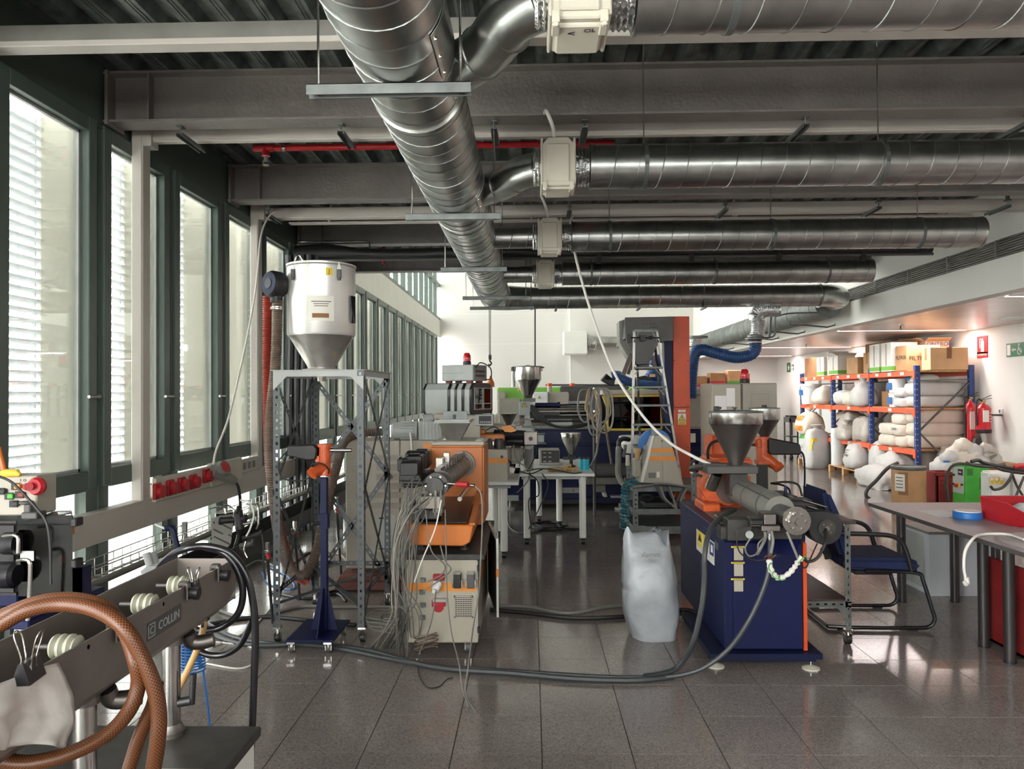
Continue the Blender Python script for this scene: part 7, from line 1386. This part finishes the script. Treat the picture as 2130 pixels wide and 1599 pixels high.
sack('white sack leaning against the middle bottom post', 6.35, 13.75, z1, .5, .55, .62, 'bag_white', 8, 0, top=.6)
sack('crumpled white sack near the cardboard drum', 6.2, 13.1, z1, .5, .7, .45, 'bag_white', 9, 0, top=.4, rough=.25)
sack('dull grey bag deep in the near bottom bay', 6.75, 13.1, z1, .5, .7, .60, 'bag_grey', 10, 0)
sack('white sheet sack spilling off the near pallet', 5.82, 12.85, 0, .42, 1.1, .40, 'bag_white', 44, 0, top=.4, rough=.3)
single('black_hose', hose([P(1868, 962, 11.6), P(1846, 974, 11.6), P(1822, 1000, 11.6), P(1804, 1018, 11.6), P(1802, 1032, 11.6), P(1814, 1040, 11.6)], .028, 6, 8), 'black_top', 'black strap hose lying over the sacks behind the drum', 'hose')
single('letter_sack', bag((6.75, 12.25, .37), (.5, .4, .7), 12, .6, .2, 24), 'bag_grey', 'grey sack with black scribbled print behind the red crate', 'sack')
# second row
sack('cream sack with two orange bands on the far lower shelf', 6.2, 17.0, z2, .5, .78, .52, 'bag_cream', 13, .12, top=.7, prints=((0, .31, .44, .11, 'orange_stripe'), (0, .08, .44, .11, 'orange_stripe')))
sack('grey clear bag in the corner of the far lower shelf', 6.7, 16.2, z2, .5, .6, .55, 'bag_grey', 14, 0)
sack('clear tied bag left on the middle lower shelf', 6.45, 15.3, z2, .5, .55, .56, 'bag_grey', 15, .1, rough=.22)
sack('small clear tied bag in front on the middle lower shelf', 6.2, 15.0, z2, .4, .55, .30, 'bag_grey', 16, .1, rough=.2)
sack('clear tied bag right on the middle lower shelf', 6.35, 14.4, z2, .5, .7, .48, 'bag_grey', 17, .1, rough=.2)
sack('white bag standing deep on the near lower shelf', 6.85, 13.5, z2, .4, .5, .58, 'bag_white', 18, 0)
def flatsack(name, x, y, z, sx, sy, sz, seed, m='bag_cream', e=.45): 
    t = thing('sack', name, 'sack', (x, y, z)); obj('film', bag((x, y, z+sz*.47), (sx, sy, sz), seed, e, .07, 30), m, t, ang=80); return t
rows = ((.0, 'lowest'), (.20, 'middle'), (.40, 'top'))
for k, (dz, nm_) in enumerate(rows[:2]):
    flatsack('cream pellet sack lying %s in the left stack of the near lower shelf' % nm_, 6.38, 13.30, z2+dz*.95, .52, .62, .21, 30+k, 'bag_cream')
    if k == 0: flatsack('cream pellet sack lying lowest in the middle of the near lower shelf', 6.4, 12.85, z2, .5, .36, .20, 36)
for k, (dz, nm_) in enumerate(rows):
    flatsack('big cream pellet sack lying %s at the near rack end, lower shelf' % nm_, 6.66, 12.68, z2+dz*1.02, .86, .5, .235+.02*(k == 2), 20+k)
sack_t = flatsack('cream pellet sack with blue lettering beside the near rack end stack', 6.4, 12.95, z2+.19, .5, .42, .20, 37); text('lettering', 'CIBIKEY', .06, 'ink', sack_t, (6.128, 12.95, z2+.30), -pi/2)
flatsack('cream pellet sack topping the left of the near stack', 6.42, 12.95, z2+.38, .5, .5, .2, 38)
# third row
t = thing('pail', 'white pail with a blue label on the far upper shelf', 'pail', (6.25, 17.05, z3)); obj('pail_body', lathe([(.0, z3), (.19, z3), (.22, z3+.42), (.0, z3+.42)], (6.25, 17.05, 0), 28), 'plastic_white', t); obj('lid', lathe([(.23, z3+.42), (.235, z3+.40), (.235, z3+.45), (.0, z3+.455)], (6.25, 17.05, 0), 28), 'plastic_white', t); obj('label', prism([(6.03, 16.98, z3+.2), (6.03, 17.16, z3+.2), (6.03, 17.16, z3+.32), (6.03, 16.98, z3+.32)], (.01, 0, 0)), 'blue_coil', t)
sack('cream folded sack beside the white pail', 6.3, 16.35, z3, .5, .6, .42, 'bag_cream', 21, 0, top=.4)
t = thing('pail', 'white round pail at the back of the middle upper shelf', 'pail', (6.7, 15.1, z3)); obj('pail_body', lathe([(.0, z3), (.25, z3), (.28, z3+.42), (.0, z3+.42)], (6.7, 15.1, 0), 28), 'plastic_white', t); obj('lid', lathe([(.29, z3+.42), (.29, z3+.46), (.0, z3+.46)], (6.7, 15.1, 0), 28), 'plastic_white', t)
t = sack('white sack with black letters leaning on the middle upper shelf', 6.35, 15.35, z3, .4, .7, .32, 'bag_white', 22, 0, rough=.2); text('lettering', 'YL', .09, 'ink', t, (6.12, 15.55, z3+.2), -pi/2)
sack('pale bag slumped over the middle upper beam', 6.3, 14.7, z3, .5, .6, .30, 'bag_cream', 23, 0, rough=.22)
sack('white gathered bag rising at the right of the middle upper shelf', 6.2, 14.25, z3, .42, .48, .46, 'bag_white', 24, .12, top=.4)
t = thing('carton', 'brown carton behind the stacked pails on the near upper shelf', 'box', (6.6, 13.55, z3)); obj('carton_body', box(6.35, 6.9, 13.4, 13.85, z3, z3+.27), 'cardboard_dark', t, bev=.004)
for k in range(2):
    z_ = z3+.245*k; t = thing('tub', '%s white tub with blue label on the near upper shelf' % ('lower', 'upper')[k], 'tub', (6.3, 13.15, z_)); obj('tub_body', lathe([(.0, z_), (.13, z_), (.14, z_+.2), (.145, z_+.235), (0, z_+.24)], (6.3, 13.15, 0), 24), 'plastic_white', t); obj('label', prism([(6.153, 13.08, z_+.05), (6.153, 13.22, z_+.05), (6.153, 13.22, z_+.17), (6.153, 13.08, z_+.17)], (.01, 0, 0)), 'ink_blue' if 0 else 'blue_coil', t)
sack('grey clear bag behind the tubs on the near upper shelf', 6.6, 13.0, z3, .5, .5, .50, 'bag_grey', 25, .1)
for k in range(2):
    flatsack('white pellet sack lying %s at the near rack end, upper shelf' % ('lowest', 'second')[k], 6.66, 12.68, z3+.19*k, .86, .5, .21+.03*k, 26+k, 'bag_white')
    flatsack('white pellet sack lying %s beside the tubs, upper shelf' % ('lowest', 'second')[k], 6.4, 12.88, z3+.17*k, .5, .34, .17, 28+k, 'bag_white')
sack('small white bag with a blue print on the near upper stack', 6.5, 12.7, z3+.41, .4, .5, .15, 'bag_white', 29, 0, prints=((.1, .03, .12, .09, 'blue_coil'),))
# boxes on top
z4 = HZ[2]+.014
def carton(name, x0, x1, y0, y1, h, m='cardboard', tape=True, flaps=0, txt=None, band=None, cat='box'):
    t = thing('carton', name, cat, ((x0+x1)/2, (y0+y1)/2, z4)); obj('carton_body', box(x0, x1, y0, y1, z4, z4+h), m, t, bev=.004)
    if tape: obj('tape', [box(x0-.003, x0, (y0+y1)/2-.03, (y0+y1)/2+.03, z4+h*.45, z4+h), box(x0, x1, (y0+y1)/2-.03, (y0+y1)/2+.03, z4+h, z4+h+.002), box((x0+x1)/2-.04, (x0+x1)/2+.04, y0-.003, y0, z4+h*.5, z4+h)], 'cardboard_dark' if m != 'white_card' else 'cardboard_light', t)
    if flaps: obj('flap', [prism([(x0, y0, z4+h), (x0, y1, z4+h), (x0-.12, y1, z4+h+.06), (x0-.12, y0, z4+h+.06)], (.0, 0, .004)), prism([(x0, y0, z4+h), (x1, y0, z4+h), (x1, y0-.1, z4+h+.05), (x0, y0-.1, z4+h+.05)], (0, 0, .004)), prism([(x0, y1, z4+h), (x1, y1, z4+h), (x1, y1+.02, z4+h+.11), (x0, y1+.02, z4+h+.11)], (0, .004, 0))], m, t)
    if band: obj('green_band', [box(x0-.002, x1+.002, y0-.002, y1+.002, z4+.02, z4+.09)], band, t); obj('strap_mark', [box(x0-.003, x0, (y0+y1)/2-.012, (y0+y1)/2+.012, z4+.1, z4+h-.02)], 'mid_grey', t)
    if txt: text('lettering', txt[0], txt[1], txt[2], t, (x0-.004, (y0+y1)/2+txt[3], z4+txt[4]), -pi/2)
    return t
carton('open brown carton at the far end on top of the rack', 6.25, 6.8, 16.65, 17.4, .42, 'cardboard_dark', True, 0)
carton('white carton with green band next to the open brown carton', 6.2, 6.6, 16.15, 16.55, .40, 'white_card', False, 0, None, 'green_machine')
carton('white carton with blue C on top of the far bay', 6.25, 6.6, 15.85, 16.1, .50, 'white_card', False, 0, ('C', .14, 'ink_blue', 0, .36))
carton('white printed carton with raised flap over the far post', 6.15, 6.5, 15.3, 15.75, .38, 'white_card', False, 1, None, 'green_machine')
carton('small brown carton over the middle bay', 6.2, 6.55, 14.5, 15.0, .32, 'cardboard', False)
carton('dark brown carton standing at the back of the middle bay', 6.7, 7.05, 14.2, 15.3, .6, 'cardboard_dark', False)
carton('narrow brown carton next to the strapped white cartons', 6.2, 6.6, 13.95, 14.25, .38, 'cardboard', True)
carton('strapped white carton with green band, left one', 6.15, 6.6, 13.5, 13.88, .50, 'white_card', False, 0, None, 'green_machine')
carton('strapped white carton with green band, right one', 6.15, 6.6, 13.05, 13.42, .50, 'white_card', False, 0, None, 'green_machine')
carton('large open carton with blue lettering at the back of the near bay', 6.65, 7.05, 12.9, 13.8, .50, 'cardboard', False, 1)
t = carton('brown carton handwritten FILTROS on top of the near bay', 6.2, 6.75, 12.62, 13.0, .42, 'cardboard', False)
text('lettering', 'CONTROL', .10, 'ink_blue', t, (6.84, 12.894, z4+.45), 0); text('lettering', 'FILTROS', .095, 'ink', t, (6.195, 12.81, z4+.22), -pi/2); text('lettering', 'FILTROS', .10, 'ink', t, (6.42, 12.612, z4+.2), 0)
carton('pale brown taped carton at the near end on top of the rack', 6.42, 7.02, 12.30, 12.58, .36, 'cardboard_light', True)
# ------------------------------------------------------------------ in front of the rack
q = P(1890, 1000, 10.6); zb = P(1890, 969, 10.6).z
t = thing('fibre_drum', 'brown cardboard drum with steel ring lid before the rack', 'drum', (q.x, 10.6, 0)); rr = .218
obj('drum_wall', lathe([(0, 0), (rr, 0), (rr, zb-.03), (0, zb-.03)], (q.x, 10.6, 0), 36), 'cardboard', t); obj('lid', lathe([(rr+.004, zb-.045), (rr+.01, zb-.03), (rr+.008, zb), (rr-.02, zb), (rr-.03, zb-.012), (0, zb-.012)], (q.x, 10.6, 0), 36), 'galv_dull', t)
def ond(a0, a1, z0_, z1_, nme, m, r_): 
    vs = []; 
    for zz_ in (z0_, z1_):
        for i in range(7): a = R(a0+(a1-a0)*i/6); vs.append(V((q.x+cos(a)*r_, 10.6+sin(a)*r_, zz_)))
    return obj(nme, (vs, [(i, i+1, 8+i, 7+i) for i in range(6)], None), m, t)
ond(-152, -118, zb-.38, zb-.07, 'tape_patch', 'cardboard_dark', rr+.002); lb_ = ond(-165, -128, zb-.33, zb-.1, 'label', 'label', rr+.004)
for i in range(4): ond(-160, -134, zb-.15-.045*i, zb-.14-.045*i, 'print_line', 'ink', rr+.006)
t = thing('red_container', 'big dark red plastic container between drum and green machine', 'container', (5.85, 10.9, 0)); xa, xb_ = P(1948, 1000, 10.6).x, P(1990, 1000, 10.6).x
zt = P(1950, 982, 10.6).z
obj('container_wall', [box(xa, xb_, 10.6, 10.63, 0.05, zt), box(xa, xa+.03, 10.6, 10.9, .05, zt), box(xb_-.03, xb_, 10.6, 10.9, .05, zt), box(xa, xb_, 10.87, 10.9, .05, zt), box(xa-.02, xb_+.02, 10.58, 10.6, zt-.05, zt)], 'red_dark', t, bev=.006); obj('wall_rib', [box(xa+.05, xb_-.05, 10.585, 10.6, z, z+.02) for z in (zt-.12, zt-.18, .2)], 'red_dark', t); obj('container_floor', box(xa, xb_, 10.6, 10.9, .03, .06), 'red_dark', t)
for k, (px, py, sx, sy, m, s_, n) in enumerate(((1975, 968, .45, .34, 'bag_white', 50, 'white sack with a blue print standing in the red container'), (2003, 945, .5, .42, 'bag_cream', 51, 'cream folded sack on top of the heap behind the green welder'), (2022, 955, .5, .36, 'bag_white', 52, 'crumpled white sack in the middle of the heap'), (2050, 950, .42, .32, 'bag_grey', 53, 'pale sack with dark patch at the right of the heap'))):
    p = P(px, py+20, 11.3); t = thing('sack', n, 'sack', tuple(p)); obj('film', bag(p+V((0, 0, .13)), (sx, .45, sy), s_, .8, .3, 26, top=.5), m, t, ang=80)
    obj('folded_edge', bag(p+V((-.05, -.1, .28)), (sx*.5, .2, sy*.5), s_+9, .7, .4, 18, top=.4), m, t, ang=80)
    if k == 0: obj('print', PB(1964, 958, 1975, 962, 11.0, .02), 'blue_coil', t)
    if k == 3: obj('print', PP([(2060, 948), (2074, 942), (2074, 948), (2062, 955)], 11.0, .02), 'mid_grey', t)
single('sack_support', box(P(1995, 1000, 11.3).x, 7.1, 11.2, 11.9, 0, .55), 'cardboard', 'cardboard crate carrying the sack heap behind the welders', 'crate', bev=.01)
# green unit
Yg = 9.9; t = thing('temperature_unit', 'green temperature control unit with grey front panel by the right wall', 'machine', tuple(P(2020, 1040, Yg)))
GX = P(2008, 960, Yg).x; zt = P(2008, 967, Yg).z
def GP(l, th=.004): return prism([PX(x, y, GX-.002) for x, y in l], (-th, 0, 0))
obj('case', box(GX, P(2058, 960, Yg).x, Yg, Yg+.31, .05, zt), 'green', t, bev=.008)
pn = obj('front_panel', GP([(1983, 970), (2006, 971), (2005, 1027), (1983, 1023)]), 'pale_grey', t)
obj('display', GP([(1994, 975), (2003, 976), (2003, 989), (1994, 987)], .01), 'black', pn); obj('digits', GP([(1996, 980), (2001, 981), (2001, 983), (1996, 982)], .013), 'label', pn)
obj('main_switch', GP([(1987, 1004), (1999, 1005), (1999, 1014), (1987, 1012)], .01), 'yellow', pn); obj('switch_knob', GP([(1989, 1005), (1994, 1006), (1994, 1013), (1989, 1012)], .03), 'red', pn)
for bx_, by_ in ((1984, 1006), (2002, 1008), (1985, 987)): obj('button', GP([(bx_-1.6, by_-2), (bx_+1.6, by_-2), (bx_+1.6, by_+2), (bx_-1.6, by_+2)], .015), 'black', pn)
obj('vent', [PB(2012, 975+3*i, 2024, 976.3+3*i, Yg-.004, .006) for i in range(5)]+[PB(2038, 995+3.3*i, 2050, 996.4+3.3*i, Yg-.004, .006) for i in range(7)], 'black_top', t, kind='stuff')
# white unit
Yw = 9.3; t = thing('temperature_unit', 'white temperature control unit with brass taps at the right edge', 'machine', tuple(P(2090, 1040, Yw)))
obj('case', [box(P(2058, 960, Yw).x, P(2058, 960, Yw).x+.62, Yw, Yw+.2, .05, P(2070, 981, Yw).z)], 'white_paint', t, bev=.02)
for i in range(3): tp = obj('tap', [cyl(P(2064+9*i, 996, Yw), P(2064+9*i, 996, Yw-.06), .022, n=12)], 'tan_tube', t); obj('yellow_label', PB(2061+10*i, 999, 2068+10*i, 1007, Yw-.003, .003), 'yellow_label', tp)
obj('vent', [PB(2101, 990+3.2*i, 2107, 991.2+3.2*i, Yw-.004, .004) for i in range(13)], 'mid_grey', t, kind='stuff')
for k, (l, r, m, n) in enumerate((
    ([(1972, 1040), (1968, 1000), (1976, 975), (1990, 965), (2010, 965), (2040, 968), (2080, 972), (2130, 978)], .018, 'black_top', 'black welding cable arched over the green unit'),
    ([(2010, 962), (2030, 968), (2060, 970), (2090, 966), (2075, 973), (2100, 980), (2130, 984)], .02, 'black_top', 'heap of black cable on the two control units'),
    ([(2020, 960), (2035, 957), (2045, 962), (2070, 968), (2110, 975)], .022, 'black', 'thick black cable end on top of the green unit'),
    ([(2060, 1010), (2068, 1018), (2085, 1014), (2098, 1000), (2108, 980), (2120, 968)], .016, 'black_top', 'black cable hanging before the brass taps'),
    ([(2105, 985), (2115, 1010), (2130, 1035)], .014, 'black_top', 'black cable crossing down at the right edge'),
    ([(2130, 990), (2120, 1015), (2112, 1035)], .014, 'black_top', 'second black cable crossing down at the right edge'))):
    single('unit_cable', hose(PH(l, 9.2), r, 6, 7), m, n, 'cable')
single('welding_electrode', tube([P(2110, 972, 9.1), P(2118, 969, 9.1), P(2140, 970, 9.1)], [.02, .035, .035], 12), 'red', 'red electrode handle on the cables at the right edge', 'tool')
# extinguishers
def ext(name, px, Y, py0, py1, r, lab):
    c_ = P(px, 900, Y); z0_, z1_ = P(px, py1, Y).z, P(px, py0, Y).z; h_ = z1_-z0_
    t = thing('fire_extinguisher', name, 'extinguisher', (c_.x, Y, z0_))
    obj('cylinder', lathe([(r*.9, z0_), (r, z0_+.03), (r, z0_+h_*.82), (r*.7, z0_+h_*.92), (r*.3, z0_+h_*.97), (r*.25, z1_)], (c_.x, Y, 0), 28), 'extinguisher', t)
    obj('valve', [cyl((c_.x, Y, z1_-.01), (c_.x, Y, z1_+.05), .022), cyl((c_.x-.02, Y-.03, z1_+.03), (c_.x+.02, Y-.03, z1_+.03), .015)], 'tan_tube', t)
    obj('lever', [bar((c_.x-.02, Y, z1_+.05), (c_.x+.12, Y-.02, z1_+.075), .02, .008), bar((c_.x-.02, Y, z1_+.06), (c_.x+.11, Y-.02, z1_+.12), .02, .008)], 'black', t)
    obj('hose', hose([(c_.x-.02, Y, z1_+.03), (c_.x-.09, Y-.03, z1_+.06), (c_.x-r-.02, Y-.04, z1_-.03), (c_.x-r-.015, Y-.03, z1_-.3), (c_.x-r-.005, Y-.02, z0_+.1)], .013), 'black', t)
    obj('label', prism([(c_.x-r*.6, Y-r-.003, z0_+h_*.35), (c_.x+r*.2, Y-r-.003, z0_+h_*.35), (c_.x+r*.2, Y-r-.003, z0_+h_*.75), (c_.x-r*.6, Y-r-.003, z0_+h_*.75)], (0, .012, 0)), 'label', t)
    obj('print_line', [box(c_.x+r*.35, c_.x+r*.6, Y-r*.92-.004, Y-r*.8, z0_+h_*(.35+.1*i), z0_+h_*(.37+.1*i)) for i in range(4)], 'label', t, kind='stuff')
    obj('base_ring', lathe([(r*.92, z0_-.02), (r+.004, z0_), (r+.004, z0_+.04)], (c_.x, Y, 0), 24), 'black' if lab else 'extinguisher', t)
    obj('wall_bracket', box(c_.x, XR, Y-.02, Y+.02, z1_-.2, z1_-.17), 'dark_grey', t); return t
ext('tall slim fire extinguisher next to the rack post', 2019, 12.1, 832, 925, .085, 0); ext('wide fire extinguisher with hose hanging on the right wall', 2046, 11.75, 838, 898, .105, 1)
single('black_horn', prism([P(2028, 912, 11.9), P(2040, 906, 11.9), P(2047, 930, 11.9), P(2026, 930, 11.9)], (0, .08, 0)), 'black_top', 'black extinguisher horn hanging below the extinguishers', 'horn', bev=.01)
def wsign(name, yc, zc, w_, h_, m):
    t = thing('wall_sign', name, 'sign', (XR, yc, zc)); obj('plate', box(XR-.008, XR, yc-w_/2, yc+w_/2, zc-h_/2, zc+h_/2), m, t); return t
def wq(px, py): q_ = PX(px, py, XR); return q_
c_ = wq(2044, 717); t = wsign('red fire extinguisher sign on the right wall', c_.y, c_.z, .28, .28, 'sign_red'); obj('pictogram', [box(XR-.011, XR-.008, c_.y-.05, c_.y+.03, c_.z-.11, c_.z+.06), box(XR-.011, XR-.008, c_.y-.03, c_.y+.01, c_.z+.06, c_.z+.10), box(XR-.011, XR-.008, c_.y+.05, c_.y+.065, c_.z-.05, c_.z+.09), box(XR-.011, XR-.008, c_.y-.01, c_.y+.065, c_.z+.085, c_.z+.1)], 'label', t)
c_ = wq(2044, 738); t = wsign('small red EXTINTOR plate under the fire sign', c_.y, c_.z, .28, .09, 'sign_red'); text('lettering', 'EXTINTOR', .05, 'label', t, (XR-.0085, c_.y, c_.z), -pi/2)
c_ = wq(2113, 727); t = wsign('green emergency exit sign with wheelchair on the right wall', c_.y, c_.z, .42, .20, 'sign_green')
obj('door_field', box(XR-.011, XR-.008, c_.y+.11, c_.y+.19, c_.z-.08, c_.z+.08), 'label', t); obj('arrow', [box(XR-.011, XR-.008, c_.y-.02, c_.y+.07, c_.z-.01, c_.z+.01), prism([(XR-.011, c_.y+.09, c_.z), (XR-.011, c_.y+.05, c_.z+.035), (XR-.011, c_.y+.05, c_.z-.035)], (.003, 0, 0))], 'label', t)
obj('wheelchair', [tube([(XR-.010, c_.y-.10+.045*cos(a*pi/8), c_.z-.03+.045*sin(a*pi/8)) for a in range(17)], .006, 5), bar((XR-.01, c_.y-.09, c_.z+.06), (XR-.01, c_.y-.09, c_.z-.01), .012), bar((XR-.01, c_.y-.09, c_.z), (XR-.01, c_.y-.15, c_.z-.05), .012), cyl((XR-.011, c_.y-.09, c_.z+.075), (XR-.008, c_.y-.09, c_.z+.075), .014)], 'label', t, kind='stuff')
c_ = wq(2083, 856); t = thing('call_switch', 'small white wall switch right of the extinguishers', 'switch', (XR, c_.y, c_.z)); obj('plate', box(XR-.02, XR, c_.y-.045, c_.y+.045, c_.z-.045, c_.z+.045), 'plastic_white', t, bev=.004); obj('rocker', box(XR-.024, XR-.02, c_.y-.0, c_.y+.03, c_.z-.02, c_.z+.03), 'mid_grey', t)
for px, n in ((1641, 'small green running-man sign above the far door'), (1649, 'small dark sign beside the green one above the far door')):
    c_ = wq(px, 764); t = wsign(n, c_.y, c_.z, .28 if px == 1641 else .16, .26 if px == 1641 else .16, 'sign_green' if px == 1641 else 'ink'); obj('pictogram', [box(XR-.011, XR-.008, c_.y-.03, c_.y+.03, c_.z-.08, c_.z+.05), box(XR-.011, XR-.008, c_.y-.07, c_.y+.07, c_.z-.02, c_.z+.01)], 'label', t, kind='stuff')
# trolley at far left of the rack
t = thing('tool_trolley', 'small dark tool trolley left of the pallet rack', 'trolley', tuple(P(1651, 975, 17.9)))
Yt = 17.9; xa, xb_ = P(1643, 900, Yt).x, P(1661, 900, Yt).x
for x in (xa, xb_-.03):
    for y in (Yt, Yt+.4): obj('post', box(x, x+.03, y, y+.03, .1, 1.0), 'dark_grey', t); obj('wheel', cyl((x, y+.02, .05), (x+.03, y+.02, .05), .05), 'black', t)
for z in (.9, .55, .2): obj('tray', box(xa, xb_, Yt, Yt+.43, z, z+.12 if z > .8 else z+.03), 'dark_grey', t)
obj('basket', [box(xa+.03, xb_-.03, Yt+.03, Yt+.4, 1.0, 1.06)], 'black', t)
# far wall: red frame shelf with boxes
t = thing('red_shelf', 'red topped storage shelf at the far back wall', 'shelf', tuple(P(1500, 800, 21)))
xa, xb_ = P(1436, 800, 20.5).x, P(1600, 800, 20.5).x; zt = P(1500, 799, 20.5).z
obj('shelf_top', box(xa, xb_, 20.5, 21.3, zt-.06, zt), 'red', t, bev=.004); obj('shelf_body', box(xa+.05, xb_-.05, 20.55, 21.3, .0, zt-.06), 'beige_vent', t)
for k, (a0, a1, y_, m, n) in enumerate(((1440, 1470, 782, 'cardboard_dark', 'brown carton at the left on the red shelf'), (1477, 1508, 775, 'cardboard_dark', 'brown carton with red band in the middle of the red shelf'), (1514, 1541, 770, 'cardboard', 'open brown carton with green band at the right of the red shelf'), (1541, 1560, 776, 'cardboard_dark', 'dark carton behind the beacon on the red shelf'))):
    c0 = P(a0, y_, 20.6); c1 = P(a1, y_, 20.6); t = thing('carton', n, 'box', ((c0.x+c1.x)/2, 20.8, zt)); obj('carton_body', box(c0.x, c1.x, 20.6, 21.0, zt, c0.z), m, t, bev=.01)
    if k in (1, 2): obj('band', box(c0.x-.003, c1.x+.003, 20.595, 20.6, zt+.02, zt+.09), 'red' if k == 1 else 'green', t)
